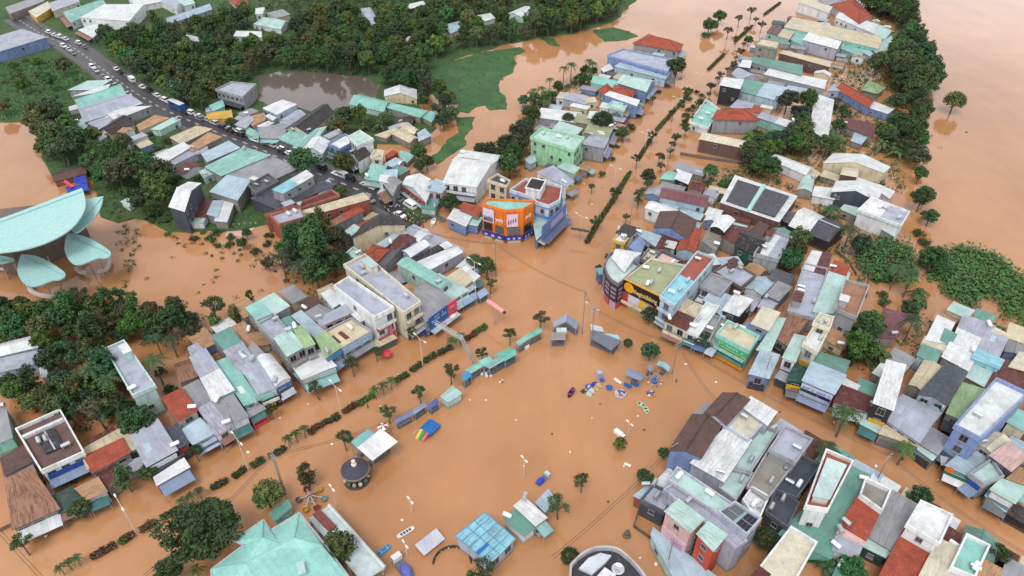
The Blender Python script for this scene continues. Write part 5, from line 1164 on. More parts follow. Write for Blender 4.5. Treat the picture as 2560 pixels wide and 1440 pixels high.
# --- leaf-roofed cultural centre at the left edge
LEAF = srgb(172, 218, 214)
b0 = P(100, 700); root = thing('cultural_hall', 'large hall roofed with pale green leaf shapes standing in the flood at left', 'hall', b0)
def leaf(outline, spine, h, dish, nm='leaf_roof', tip=0.0):
    """leaf sheet: outline in photo pixels at height h, folded along its mid rib; the rib sits lower, the edges curl up"""
    h *= KZ; w = [P(x, y, h) for x, y in outline]; s0, s1 = P(*spine[0], h), P(*spine[1], h); n = len(w); ax = (s1 - s0); LL = ax.length; ax.normalize()
    m = MB(); th = Vector((0, 0, -.35)); wm = max(abs((p - s0).cross(ax).z) for p in w)
    def zz(p): return p + Vector((0, 0, dish * (abs((p - s0).cross(ax).z) / wm) ** 1.5 + tip * max(0, (p - s0).dot(ax) / LL) ** 2))
    foot = [s0 + ax * max(0, min(LL, (p - s0).dot(ax))) for p in w]; K = 5
    for i in range(n):
        j = (i + 1) % n
        for k in range(K):
            q = [foot[i].lerp(w[i], k / K), foot[j].lerp(w[j], k / K), foot[j].lerp(w[j], (k + 1) / K), foot[i].lerp(w[i], (k + 1) / K)]; q = [zz(p) for p in q]
            nn = (q[1] - q[0]).cross(q[2] - q[0]) + (q[2] - q[0]).cross(q[3] - q[0])
            if nn.length < 1e-6: continue
            if nn.z < 0: q.reverse()
            m.poly(q, M_PAINT); m.poly([p + th for p in reversed(q)], M_PAINT)
        a, bb = zz(w[i]), zz(w[j]); m.poly([a + th, bb + th, bb, a], M_PAINT)
    o = m.build(nm, root, b0, LEAF, False); mm = MB(); mm.tube([zz(s0) + UP * .06, zz(s0.lerp(s1, .5)) + UP * .06, zz(s1) + UP * .06], .12, M_PAINT, 6); mm.build('mid_rib', o, (0, 0, 0), srgb(130, 185, 185)).location = -Vector(b0)
    ROOFPX.append(outline); FOOT.append([(p.x, p.y) for p in w]); return [zz(p) for p in w]
def spl(s, n=6):
    q = [Vector((x, y, 0)) for x, y in pts(s)]; return [(p.x, p.y) for p in smooth(q, n)]
leaf(spl('205,470 214,500 213,535 190,580 150,612 100,632 40,642 -40,640 -140,610') + spl('-140,610 -120,585 0,547 100,510 205,470')[1:-1], ((-130, 605), (205, 480)), 13, 2.2)
leaf(spl('258,490 252,520 236,548 212,570 188,582 176,560 190,520 215,502') + [(236, 496)], ((186, 575), (256, 494)), 10.5, .8)
leaf(spl('168,584 200,588 235,602 270,624 277,634 268,644 240,648 215,664 195,670 178,660 164,632 163,604') + [(166, 590)], ((170, 588), (272, 634)), 8.5, 1.2)
leaf(spl('54,636 88,640 125,656 158,678 163,688 152,698 128,704 105,718 82,724 62,714 48,690 46,660') + [(50, 642)], ((56, 640), (158, 688)), 8.0, 1.2)
leaf(spl('-30,640 10,642 36,648 20,656 -10,662 -60,662') + [(-60, 645)], ((-60, 652), (34, 650)), 6.5, .4)
hall = ccw([Vector((p.x, p.y, 0)) for p in [P(x, y, 0) for x, y in pts('-120,660 60,690 165,640 225,590 150,560 -100,590')]])
m = MB(); m.prism([(p.x, p.y) for p in hall], -1.6, 7.5, M_WALL, True); m.build('wall', root, b0, srgb(120, 108, 100))
m = MB()
for x, y in pts('110,720 150,715 205,680 262,682 70,735 130,745 235,686 22,700'): p = P(x, y); m2 = MB(); m2.tube([p - UP * 1.5, p + Vector((-.6, 1.5, 9.0))], [.22, .16], M_PAINT, 7); m2.build('column', root, b0, srgb(190, 160, 145))
for arc in ('75,722 82,735 100,745 125,750 145,748 155,738', '195,680 205,688 222,692', '250,688 264,686 274,675 276,655', '-10,676 20,680 45,672'):
    m = MB(); ln = [P(x, y) + UP * 1.2 for x, y in spl(arc, 4)]; m.tube(ln, .7, M_PAINT, 8); m.build('curved_ramp', root, b0, srgb(205, 188, 178))
for k, (poly, lab, col, z, nm) in enumerate((('183,442 213,437 217,456 186,459', 'blue tarpaulin beside the brown tiled hut beyond the leaf roofs', (40, 70, 185), 2.4, 'tarpaulin'), ('163,467 216,456 223,474 170,484', 'longer blue tarpaulin right above the leaf roof tip', (40, 70, 185), 2.2, 'tarpaulin'), ('153,453 163,449 184,464 175,469', 'small red tarpaulin between the blue ones', (225, 70, 80), 2.6, 'tarpaulin'))):
    q = [P(x, y, z) for x, y in pts(poly)]; b0 = P(*pts(poly)[0]); r_ = thing(nm, lab, 'tarpaulin', b0); m = MB(); g = [[q[0], q[3]], [q[1], q[2]]]
    if (g[1][0] - g[0][0]).cross(g[0][1] - g[0][0]).z < 0: g = [g[1], g[0]]
    mid = [(a + b) / 2 - UP * .3 for a, b in zip(g[0], g[1])]; solid(m, [g[0], mid, g[1]], .05, M_PAINT, [[(0, 0), (0, 1)]] * 3); m.build('sheet', r_, b0, srgb(*col))
    m = MB()
    for p in q: m.tube([p - UP * (z + 1.2), p], .06, M_FRAME, 6)
    m.build('poles', r_, b0)
# --- pale green hipped hall at the bottom edge
b0 = P(720, 1400); root = thing('assembly_hall', 'big pale green hipped roof hall at the bottom edge beside the large tree', 'hall', b0); MH = srgb(160, 222, 210)
hz = 7.0; ol = [P(x, y, hz) for x, y in pts('528,1424 610,1362 584,1350 600,1340 658,1300 676,1326 748,1282 812,1362 870,1440 900,1560 640,1640 540,1560')]
w = ccw([Vector((p.x, p.y, 0)) for p in ol]); ii = inset(w, .9); m = MB(); m.prism([(p.x, p.y) for p in ii], -1.6, hz, M_WALL, False); m.build('wall', root, b0, srgb(205, 200, 195))
def rp_(x, y, z): return P(x, y, z)
rA, rB, rC, rD = P(608, 1410, 9.5), P(735, 1345, 9.5), P(806, 1365, 8.2), P(660, 1465, 9.5)
def rface(m, f):
    n = Vector((0, 0, 0))
    for i in range(1, len(f) - 1): n += (f[i] - f[0]).cross(f[i + 1] - f[0])
    if n.z < 0: f = list(reversed(f))
    e = (f[1] - f[0]); e.z = 0; e.normalize(); s = Vector((-e.y, e.x, 0)); uv = [((p - f[0]).dot(e), (p - f[0]).dot(s)) for p in f]
    m.poly(f, M_ROOF, uv); m.poly([p - UP * .15 for p in reversed(f)], M_ROOF, list(reversed(uv)))
o0, o1, o2, o3, o4, o5, o6, o7, o8, o9, o10, o11 = ol; apx = P(655, 1345, 9.3); valley = P(690, 1350, 8.6)
m = MB(); rj = P(700, 1362, 9.5)
for f in ([o0, o1, rA], [o1, o2, o3, apx], [o1, apx, rj, rA], [o3, o4, apx], [o4, o5, rj, apx], [o5, o6, rB, rj], [o6, o7, rC, rB], [rA, rj, rB, rC, rD], [o7, o8, rC], [o8, o9, o10, rD, rC], [o0, rA, rD, o11], [o11, rD, o10]): rface(m, f)
for i in range(12): p, q_ = ol[i], ol[(i + 1) % 12]; m.poly([p - UP * .5, q_ - UP * .5, q_, p], M_ROOF); m.poly([q_ - UP * .5, p - UP * .5, p, q_], M_ROOF)
rf = m.build('roof', root, b0, (*MH, .98))
m = MB()
for p, q_ in ((o0, rA), (rA, rj), (rj, rB), (rB, o6), (rB, rC), (apx, o3), (apx, rj), (apx, o4)): m.tube([p + UP * .05, q_ + UP * .05], .13, M_PAINT, 5)
m.build('ridge_cap', rf, (0, 0, 0), srgb(150, 205, 195)).location = -Vector(b0)
m = MB()
for i in range(12): p, q_ = ol[i], ol[(i + 1) % 12]; m.tube([p - UP * .05, q_ - UP * .05], .22, M_PAINT, 6)
m.build('gutter', rf, (0, 0, 0), srgb(190, 190, 195)).location = -Vector(b0)
ROOFPX.append(pts('528,1424 610,1362 584,1350 658,1300 676,1326 748,1282 870,1440')); FOOT.append([(p.x, p.y) for p in w])
vt = P(753, 1420, 9.4); m = MB(); m.box((vt.x, vt.y, vt.z), (1.2, 2.2, .5), M_PAINT, .4); m.build('roof_vent', root, b0, srgb(190, 215, 210))
# --- long pale canopy and red strip roof beside it
b0 = P(870, 1350); root = thing('long_canopy', 'long pale blue white flat canopy between the hipped hall and the square', 'canopy', b0)
q = [P(x, y, 4) for x, y in pts('772,1296 822,1264 962,1420 905,1455')]; m = MB(); g = [[q[0], q[3]], [q[1], q[2]]]
if (g[1][0] - g[0][0]).cross(g[0][1] - g[0][0]).z < 0: g = [g[1], g[0]]
solid(m, g, .25, M_FLAT, [[(0, 0), (0, 1)], [(1, 0), (1, 1)]]); m.build('roof', root, b0, srgb(208, 222, 224))
m = MB(); m.tube([q[1] + UP * .3, q[2] + UP * .3], .3, M_PAINT, 4); m.build('parapet', root, b0, srgb(225, 232, 232))
for k in range(6):
    for a, bb in ((q[0], q[3]), (q[1], q[2])): p = a.lerp(bb, .04 + k * .18); m = MB(); m.box((p.x, p.y, 1.1), (.3, .3, 5.4), M_WALL); m.build('column', root, b0, srgb(180, 180, 175))
ROOFPX.append(pts('772,1296 822,1264 962,1420 905,1455')); FOOT.append([(p.x, p.y) for p in q])
a, bb = P(790, 1280, 4.6), P(832, 1322, 4.6); m = MB(); e, n_, L_ = edge_axes(a, bb); c_ = (a + bb) / 2; m.box((c_.x, c_.y, 4.5), (L_, 1.5, .5), M_ROOF, 0, (e, n_, UP)); m.build('red_roof_strip', root, b0, srgb(140, 72, 68))
# --- curved black and white corner building at the bottom edge
b0 = P(1520, 1430); root = thing('round_corner_building', 'flat building with a rounded dark parapet and a satellite dish at the bottom edge', 'building', b0)
pl = spl('1424,1418 1450,1392 1480,1376 1510,1372 1540,1376 1562,1390 1600,1428 1640,1490', 4) + [(1560, 1560), (1420, 1500)]
w = ngon(root, b0, pl, 9, srgb(190, 188, 192), srgb(66, 62, 66), 1.0)
q = ccw([Vector((p.x, p.y, 0)) for p in [P(x, y, 9 * KZ) for x, y in pts('1447,1425 1470,1400 1500,1387 1528,1393 1512,1412 1480,1440')]]); m = MB(); m.prism([(p.x, p.y) for p in q], 9 * KZ + .02, 9 * KZ + .6, M_FLAT, True); m.build('raised_deck', root, b0, srgb(212, 216, 226))
q = ccw([Vector((p.x, p.y, 0)) for p in [P(x, y, 11 * KZ) for x, y in pts('1492,1440 1512,1418 1540,1436 1525,1462')]]); m = MB(); m.prism([(p.x, p.y) for p in q], 9.0 * KZ, 11 * KZ, M_WALL, True); m.build('stair_head', root, b0, srgb(228, 228, 228))
dp = P(1545, 1422, 12.2); m = MB(); m.lathe((dp.x, dp.y, dp.z), [(.1, -.35), (.6, -.25), (1.0, 0), (1.05, .02), (.6, -.2), (.05, -.3)], M_STEEL, 18); m.tube([dp - UP * 1.2, dp - UP * .3], .06, M_STEEL, 6); m.build('satellite_dish', root, b0)
a = w; 
for i in range(len(w)):
    p, q_ = w[i], w[(i + 1) % len(w)]; e1, n1, L1 = edge_axes(p, q_)
    if n1.dot(-(p + q_) / 2) > 0 and L1 > 2: window(root, b0, (p + q_) / 2 + UP * 6.5 - UP * ((p + q_) / 2).z, n1, 1.2, 1.3)
# ---------------------------------------------------------------- vegetation
def leafmesh(name, clumps, nl, ls, rng, up=.35, flat=0.0):
    """clumps: rows (x, y, z, r). Many leaf-sized quads spread through every clump; tone = leaf and clump colour variation"""
    cl = np.array(clumps, float); n = len(cl) * nl; c = np.repeat(cl, nl, 0)
    d = rng.normal(size=(n, 3)); d /= np.linalg.norm(d, axis=1, keepdims=True); r = rng.random(n) ** .45
    p = c[:, :3] + d * (c[:, 3] * r)[:, None] * np.array([1, 1, .8])
    nr = d + rng.normal(size=(n, 3)) * .55 + np.array([0, 0, up]); nr /= np.linalg.norm(nr, axis=1, keepdims=True)
    a = np.cross(nr, rng.normal(size=(n, 3))); a /= np.linalg.norm(a, axis=1, keepdims=True); b = np.cross(nr, a)
    s = ls * (.65 + .7 * rng.random(n)); a = a * s[:, None]; b = b * (s * .6)[:, None]
    v = np.stack([p - a, p - b * .9 + a * .1, p + a, p + b * .9 + a * .1], 1).reshape(-1, 3)
    t = np.clip(np.repeat(rng.random(len(cl)), nl) * .6 + rng.random(n) * .4, 0, 1)
    me = bpy.data.meshes.new(name); me.vertices.add(4 * n); me.vertices.foreach_set('co', v.ravel()); me.loops.add(4 * n); me.loops.foreach_set('vertex_index', np.arange(4 * n))
    me.polygons.add(n); me.polygons.foreach_set('loop_start', np.arange(n) * 4); me.polygons.foreach_set('loop_total', np.full(n, 4))
    me.update(); at = me.color_attributes.new('tone', 'FLOAT_COLOR', 'POINT'); col = np.ones((4 * n, 4)); col[:, :3] = np.repeat(t, 4)[:, None]; at.data.foreach_set('color', col.ravel())
    me.materials.append(M_LEAF); me.validate(); return me
rng = np.random.default_rng(11)
def crown_clumps(kind, rng):
    out = []
    if kind == 'dense':                                # uneven dome of overlapping clumps
        for k in range(30):
            a, e = rng.random() * 6.283, math.asin(rng.random() * 1.25 - .25); r = .72 * (.8 + .4 * rng.random()); out.append((r * math.cos(a) * math.cos(e), r * math.sin(a) * math.cos(e), 1.35 + .72 * r * math.sin(e) * 1.2, .22 + .16 * rng.random()))
        for k in range(8): out.append((*(rng.normal(size=2) * .25), 1.35 + rng.normal() * .2, .4))
    elif kind == 'sparse':                             # street tree: clumps on separate boughs with sky between
        for k in range(13):
            a, e = rng.random() * 6.283, rng.random() * 1.2 - .15; r = .55 + .35 * rng.random(); out.append((r * math.cos(a) * math.cos(e), r * math.sin(a) * math.cos(e), 2.0 + .75 * r * math.sin(e), .2 + .14 * rng.random()))
        out.append((0, 0, 2.3, .4))
    elif kind == 'round':
        for k in range(46):
            a, e = k * 2.4, math.asin(min(1, -.25 + 1.25 * k / 45)); out.append((.75 * math.cos(a) * math.cos(e), .75 * math.sin(a) * math.cos(e), 1.1 + .75 * math.sin(e), .24 + .05 * rng.random()))
    elif kind == 'tall':
        for k in range(26):
            a = rng.random() * 6.283; z = rng.random(); r = .6 * math.sin(math.pi * (.15 + .75 * z)) * (.7 + .5 * rng.random()); out.append((r * math.cos(a), r * math.sin(a), .9 + 2.2 * z, .26 + .16 * rng.random()))
    elif kind == 'bush':
        for k in range(14):
            a = rng.random() * 6.283; r = .75 * rng.random() ** .5; out.append((r * math.cos(a), r * math.sin(a), .25 + .5 * (1 - r) * rng.random(), .26 + .14 * rng.random()))
    elif kind == 'giant':
        for k in range(70):
            a, e = rng.random() * 6.283, math.asin(rng.random() * 1.2 - .2); r = .78 * (.75 + .3 * rng.random()); out.append((r * math.cos(a) * math.cos(e), r * math.sin(a) * math.cos(e), 1.3 + .75 * r * math.sin(e), .16 + .1 * rng.random()))
        for k in range(18): out.append((*(rng.normal(size=2) * .32), 1.3 + rng.normal() * .15, .28))
    return out
def limbs(kind, rng, clumps):
    m = MB(); zc = {'dense': 1.0, 'sparse': 1.55, 'round': .8, 'tall': 1.2, 'giant': .9}[kind]; j = rng.normal(size=2) * .05
    m.tube([(0, 0, -.6), (j[0], j[1], zc * .5), (j[0] * 1.6, j[1] * 1.6, zc)], [.085, .07, .055], M_BARK, 7)
    for c in clumps[:: max(1, len(clumps) // (9 if kind == 'sparse' else 6))]: m.tube([(j[0] * 1.4, j[1] * 1.4, zc * .85), (c[0] * .5, c[1] * .5, zc + (c[2] - zc) * .55), (c[0] * .95, c[1] * .95, c[2])], [.05, .03, .012], M_BARK, 5)
    o = m.build('trunk'); me = o.data; bpy.data.objects.remove(o); return me
TREES = {}
for kind, n, nl, ls in (('dense', 5, 78, .095), ('sparse', 4, 60, .09), ('round', 2, 60, .065), ('tall', 3, 70, .1), ('giant', 1, 150, .052)):
    for k in range(n): cl = crown_clumps(kind, rng); TREES.setdefault(kind, []).append((leafmesh('crown', cl, nl, ls, rng), limbs(kind, rng, cl)))
BUSH = [leafmesh('foliage', crown_clumps('bush', rng), 42, .1, rng) for k in range(4)]
def frondmesh(nf, L_, droop, w, z0, rng, lift=.5, name='fronds', leaflets=True):
    m = []; tone = []
    v = []; f = []
    for k in range(nf):
        a = k * 2.399 + rng.random() * .4; el = lift * (1 - 1.3 * k / nf) + .25; d = np.array([math.cos(a), math.sin(a), 0]); s = np.array([-d[1], d[0], 0]); ll = L_ * (.8 + .4 * rng.random()); prev = None; N_ = 7; tt = .3 + .6 * rng.random()
        for i in range(N_ + 1):
            t = i / N_; p = np.array([0, 0, z0]) + d * ll * t * math.cos(el) + np.array([0, 0, ll * (t * math.sin(el) - droop * t * t)]); ww = w * (math.sin(math.pi * min(1, .12 + t * .86)) ** .6)
            if prev is not None:
                for sg in (-1, 1):
                    tip = (p + prev[0]) / 2 + s * sg * ww - np.array([0, 0, ww * .45]) + d * ww * .35
                    b = len(v); v += [prev[0], p, tip]; f.append((b, b + 1, b + 2)); tone += [tt] * 3
                    if not leaflets: b = len(v); v += [p, p + s * sg * ww - np.array([0, 0, ww * .2]), prev[0] + s * sg * prev[1] - np.array([0, 0, prev[1] * .2]), prev[0]]; f.append((b, b + 1, b + 2, b + 3)); tone += [tt] * 4
            prev = (p, ww)
    me = bpy.data.meshes.new(name); me.from_pydata([tuple(x) for x in v], [], f); at = me.color_attributes.new('tone', 'FLOAT_COLOR', 'POINT'); col = np.ones((len(v), 4)); col[:, :3] = np.array(tone)[:, None]; at.data.foreach_set('color', col.ravel()); me.materials.append(M_LEAF); return me
def stem(h, r0, r1, lean=.1):
    m = MB(); m.tube([(0, 0, -.6), (lean * .4, 0, h * .5), (lean, 0, h)], [r0, (r0 + r1) / 2, r1], M_BARK, 7); o = m.build('trunk'); me = o.data; bpy.data.objects.remove(o); return me
PALM = [(frondmesh(17, 1.15, .75, .22, 2.2, rng), stem(2.2, .075, .05, 0)) for k in range(3)]
BANANA = [(frondmesh(11, 1.25, .85, .2, .8, rng, 1.0, 'leaves', False), stem(.85, .12, .09, 0)) for k in range(3)]
GREENS = [(.042, .084, .027), (.050, .100, .030), (.037, .074, .029), (.062, .108, .030), (.085, .120, .034), (.047, .104, .040)]
trnd = random.Random(99); NT = [0]
def plant(kind, loc, s, label, group=None, col=None, nm=None, cat='tree', zs=1.0):
    NT[0] += 1; rz = trnd.random() * 6.283; col = col or trnd.choice(GREENS); col = tuple(v * trnd.uniform(.58, 1.1) for v in col)
    if kind == 'bush':
        o = link(nm or 'shrub', BUSH[NT[0] % 4], None, col, loc); o.rotation_euler = (0, 0, rz); o.scale = (s, s, s * zs); tag(o, label, cat if cat != 'tree' else 'shrub', group); return o
    r = thing(nm or {'palm': 'palm_tree', 'banana': 'banana_plant'}.get(kind, 'tree'), label, {'palm': 'palm tree', 'banana': 'banana plant'}.get(kind, cat), loc, rz, group); r.scale = (s, s, s * zs)
    src = {'palm': PALM, 'banana': BANANA}.get(kind) or TREES[kind]; a, b = src[NT[0] % len(src)]
    link('fronds' if kind == 'palm' else 'leaves' if kind == 'banana' else 'crown', a, r, col); link('stem' if kind == 'banana' else 'trunk', b, r); return r
CZ = {'dense': 1.35, 'sparse': 2.05, 'round': 1.1, 'tall': 1.9, 'palm': 2.1, 'banana': 1.0, 'bush': .35, 'giant': 1.3}
def at_crown(kind, x, y, D, label, group=None, col=None, nm=None, zs=1.0, z0=0.0):
    """plant whose crown is centred on photo pixel (x, y) and D photo pixels wide"""
    s = D / mpp(x, y) / 2
    for _ in range(3): p = P(x, y, min(30, CZ[kind] * s * zs)); s = D / (FPX / (p.y * _cp + (CAMH - p.z) * _sp)) / 2
    return plant(kind, (p.x, p.y, z0), s, label, group, col, nm, 'tree', zs)
def hides_roof(p, s, kind):
    for dz, rr in ((CZ[kind] * s, 0), (CZ[kind] * s + s * .55, 0), (CZ[kind] * s + s * .85, 0)):
        x, y = px((p.x, p.y, dz))
        for q in ROOFPX:
            if min(a[0] for a in q) - 3 < x < max(a[0] for a in q) + 3 and inpoly(x, y, q): return True
    return False
def in_foot(p, d):
    for f in FOOT:
        if abs(f[0][0] - p.x) > 60 or abs(f[0][1] - p.y) > 60: continue
        if inpoly(p.x, p.y, f): return True
        for i in range(len(f)):
            a, b = Vector((*f[i], 0)), Vector((*f[(i + 1) % len(f)], 0)); t = max(0, min(1, (p - a).dot(b - a) / max(1e-6, (b - a).length_squared)))
            if (a.lerp(b, t) - p).length < d: return True
    return False
def near_road(p): return min((Vector((q.x, q.y, 0)) - p).length for q in ROADW) < 7.5
def scatter(poly, space, seed, zg=0.0):
    rnd = random.Random(seed); w = [P(x, y, zg) for x, y in poly]; x0, x1 = min(p.x for p in w), max(p.x for p in w); y0, y1 = min(p.y for p in w), max(p.y for p in w); cell = {}; got = []
    for _ in range(int((x1 - x0) * (y1 - y0) / space ** 2 * 7)):
        p = Vector((rnd.uniform(x0, x1), rnd.uniform(y0, y1), 0)); c = (int(p.x // space), int(p.y // space))
        if any((q - p).length < space for i in (-1, 0, 1) for j in (-1, 0, 1) for q in cell.get((c[0] + i, c[1] + j), ())): continue
        X, Y = px((p.x, p.y, zg))
        if not inpoly(X, Y, poly): continue
        cell.setdefault(c, []).append(p); got.append(p)
    return got, rnd
def area(s, space, kinds, r0, r1, label, group, seed, cols=None, nm=None, zg=0.0, strict=True):
    got, rnd = scatter(pts(s), space * .95, seed, zg); n = 0; r0 *= 1.5; r1 *= 1.5
    for p in got:
        k = rnd.choice(kinds); r = rnd.uniform(r0, r1)
        if k == 'bush': r *= .75
        if in_foot(p, .32 * r) or near_road(p) or (strict and hides_roof(p, r, k)): continue
        lb = label if k in ('dense', 'sparse', 'tall', 'round') else label.replace('tree', {'palm': 'palm', 'banana': 'banana plant', 'bush': 'bush'}[k], 1)
        gr = group if k in ('dense', 'sparse', 'tall', 'round') else group.replace('trees', {'palm': 'palms', 'banana': 'banana plants', 'bush': 'bushes'}[k])
        plant(k, (p.x, p.y, zg), r, lb, gr, rnd.choice(cols or GREENS), nm if k not in ('palm', 'banana', 'bush') else None, zs=rnd.uniform(.85, 1.25)); n += 1
    return n
FOREST = '236,108 320,88 360,95 420,72 520,44 640,16 800,-10 1000,-25 1300,-35 1570,-35 1540,45 1430,84 1290,106 1140,128 1062,158 1052,212 1000,216 955,190 900,194 700,172 648,182 600,214 535,262 490,290 430,258 380,225 330,190 290,150'
got, rnd_ = scatter(pts(FOREST), 5.7, 4, LANDZ); got = [p for p in got if not near_road(p)]
cand = []
for p in got:
    r = rnd_.uniform(3.0, 4.8); k = rnd_.choice(('dense', 'dense', 'dense', 'dense', 'tall')); r *= .75 if k == 'tall' else 1
    if in_foot(p, .8 * r) or hides_roof(p, r, k): continue
    cand.append((p, r, k))
cand.sort(key=lambda c: c[0].length)
for p, r, k in cand[:285]: plant(k, (p.x, p.y, LANDZ), r, 'dark green broadleaf tree of the wood behind the dry road and the pond', 'trees of the wood beyond the dry road', rnd_.choice(GREENS + [(.075, .13, .035), (.09, .125, .035)]), 'forest_tree', zs=rnd_.uniform(.9, 1.3))
def leafmass(name, items, label, cat, col):
    """one object for growth nobody could count: leaf clumps at many places"""
    cl = []
    for p, r, zb in items:
        for k in range(9): a = trnd.random() * 6.283; q = r * .8 * trnd.random() ** .5; cl.append((p.x + q * math.cos(a), p.y + q * math.sin(a), zb + r * (.3 + .9 * trnd.random()) , r * .38))
    o = link(name, leafmesh(name, cl, 16, .42, rng), None, col); return tag(o, label, cat, None, 'stuff')
if len(cand) > 285: leafmass('far_wood', [(p, r, LANDZ + .5 * r) for p, r, k in cand[285:]], 'farthest part of the dark green wood along the top edge', 'wood', GREENS[1])
def lowmass(name, areas, space, r, label, cat, col, seed, zg=0.0, ls=.35, strict=True, nl=14, dens=1.0):
    cl = []
    for s in areas:
        g, rr_ = scatter(pts(s), space * 1.2, seed, zg)
        for p in g:
            q = r * 1.3 * rr_.uniform(.55, 1.3)
            if rr_.random() > dens or in_foot(p, .2) or near_road(p) or (strict and hides_roof(p, .5, 'bush')): continue
            cl.append((p.x, p.y, zg + q * .25, q))
    if cl: o = link(name, leafmesh(name, cl, nl, ls, rng, .9), None, col); tag(o, label, cat, None, 'stuff')
lowmass('undergrowth', [FOREST], 3.4, 1.7, 'low dark undergrowth covering the floor of the wood', 'undergrowth', (.024, .045, .016), 31, LANDZ, .45)
lowmass('field_grass', ['-60,165 120,150 212,148 240,190 180,222 170,262 180,300 95,310 85,330 60,298 -60,300', '330,190 400,235 500,290 540,275 560,300 480,300 400,262'], 1.9, 1.3, 'lush green grass and creepers on the field left of the dry road', 'grass', (.052, .120, .030), 32, LANDZ, .36, True, 26)
lowmass('field_grass', ['232,440 330,480 350,520 300,545 258,530 240,470'], 2.2, 1.2, 'lush green grass on the bank beside the leaf roofs', 'grass', (.048, .110, .030), 33, LANDZ, .36, True, 26)
lowmass('grove_undergrowth', ['95,305 175,292 205,330 260,350 380,330 430,350 400,400 520,420 500,470 430,510 430,565 380,552 320,500 262,470 215,415 140,420 108,380', '735,590 790,572 850,600 874,640 874,690 820,722 790,745 720,735 712,690 730,640', '0,745 150,765 230,780 400,808 590,795 600,815 545,830 470,868 340,862 265,900 300,1040 330,1070 200,1085 60,1030 0,960', '90,1172 150,1190 205,1180 215,1200 185,1225 130,1245 95,1220',
    '1190,378 1330,345 1340,400 1275,452', '840,280 950,262 1030,300 970,322 890,346 800,332', '1885,330 2030,320 2100,320 2090,380 1930,396 1870,390', '2070,250 2160,265 2140,295 2075,310', '2130,150 2270,130 2320,230 2280,260 2200,200 2060,185', '2020,490 2090,500 2190,600 2270,640 2270,705 2150,665 2080,580', '1970,585 2005,640 1950,760 1840,722 1880,660', '2080,790 2185,850 2290,860 2290,920 2120,935 2060,880', '1310,265 1470,180 1490,200 1385,245 1320,330', '1870,400 1990,440 1985,480 1850,432'], 2.3, 1.6, 'dark low undergrowth between the garden trees and houses', 'undergrowth', (.028, .052, .018), 34, 0, .38, True, 20, .85)
lowmass('garden_growth', ['1870,330 1960,300 2060,250 2100,160 2270,130 2310,230 2270,330 2260,480 2110,480 2060,520 2000,470 1900,470 1760,540 1740,450 1860,410', '2000,480 2110,560 2230,610 2240,650 2150,700 2080,640 1990,600 1960,760 1880,760 1830,700 1960,620', '2080,790 2300,800 2300,920 2120,935 2060,880', '1320,330 1330,250 1480,190 1500,215 1380,290 1350,330', '1760,300 1850,190 1890,310 1800,340', '2130,60 2250,0 2260,130 2200,150', '2500,770 2570,820 2570,890 2490,820'], 2.6, 1.9, 'green garden growth filling the yards between the right hand houses', 'garden growth', (.036, .078, .026), 134, 0, .46, False, 34, .85)
# weeds and crops just breaking the water
lowmass('drowned_weeds', ['305,560 345,560 360,600 330,640 345,680 310,690 300,640 290,600', '420,588 700,640 720,690 640,668 520,640 430,612', '240,700 300,690 330,720 290,770 220,790 100,790 60,770 180,770'], 1.7, .85, 'yellow green weeds breaking the flood beside the leaf roofs', 'weeds', (.085, .105, .030), 35, 0, .3, True, 24, .8)
lowmass('drowned_weeds', ['355,690 420,705 410,715 350,708', '420,640 480,655 560,680 540,700 440,672', '440,715 560,690 600,705 470,740', '440,755 520,750 540,775 470,790', '520,700 690,700 700,740 600,760 560,730'], 2.6, .7, 'thin broken rows of drowned plants in the open water', 'weeds', (.060, .085, .030), 36, 0, .28, True, 14, .5)
lowmass('drowned_weeds', ['2290,330 2420,330 2410,370 2300,370', '2520,560 2560,575 2550,605 2510,590', '2280,350 2310,360 2305,400 2285,395'], 4, .8, 'small tufts of weed out in the wide brown river', 'weeds', (.05, .075, .04), 37, 0, .3, True, 9, .35)
lowmass('bamboo_thicket', ['2312,655 2395,618 2480,640 2570,705 2570,830 2500,760 2400,722 2322,695', '2355,700 2440,735 2430,780 2360,735'], 1.3, 2.0, 'bright green bamboo and cane thicket spreading along the right edge', 'thicket', (.046, .105, .028), 38, 0, .5, True, 60)
lowmass('bamboo_thicket', ['2150,615 2260,600 2280,640 2275,700 2190,700 2150,660'], 1.6, 2.2, 'bright green cane thicket among the right gardens', 'thicket', (.044, .100, .028), 39, .6, .5, True, 60)
lowmass('floating_weed_tufts', ['1062,184 1215,130 1300,122 1285,180 1250,210 1262,268 1180,276 1100,255', '1142,298 1180,296 1155,362 1095,405 1090,382', '1490,80 1570,80 1560,98 1515,102', '1352,93 1390,98 1395,114 1372,110'], 3.2, .75, 'loose leafy tufts standing up from the floating weed mats', 'weed tufts', (.045, .125, .030), 140, .1, .3, False, 14, .45)
DK = [(.036, .072, .026), (.041, .080, .025), (.047, .088, .029)]; LG = [(.060, .120, .033), (.072, .142, .038), (.080, .125, .038)]
area('95,300 170,290 205,330 250,348 300,348 350,338 390,328 425,338 430,356 385,392 400,412 440,425 520,412 530,432 505,470 465,455 420,520 428,560 380,550 320,500 262,470 240,450 215,415 140,420 108,380', 4.6, ('dense', 'dense', 'dense', 'bush'), 2.0, 3.2, 'tree of the dense grove between the leaf roofs and the roadside houses', 'trees of the grove by the leaf roofs', 41, None, 'grove_tree', LANDZ)
area('-40,165 120,150 212,148 236,190 180,222 165,262 100,298 -40,292', 8.5, ('bush', 'bush', 'dense'), 1.4, 2.4, 'tree on the green field at the left edge', 'trees on the green field', 42, LG, 'field_tree', LANDZ)
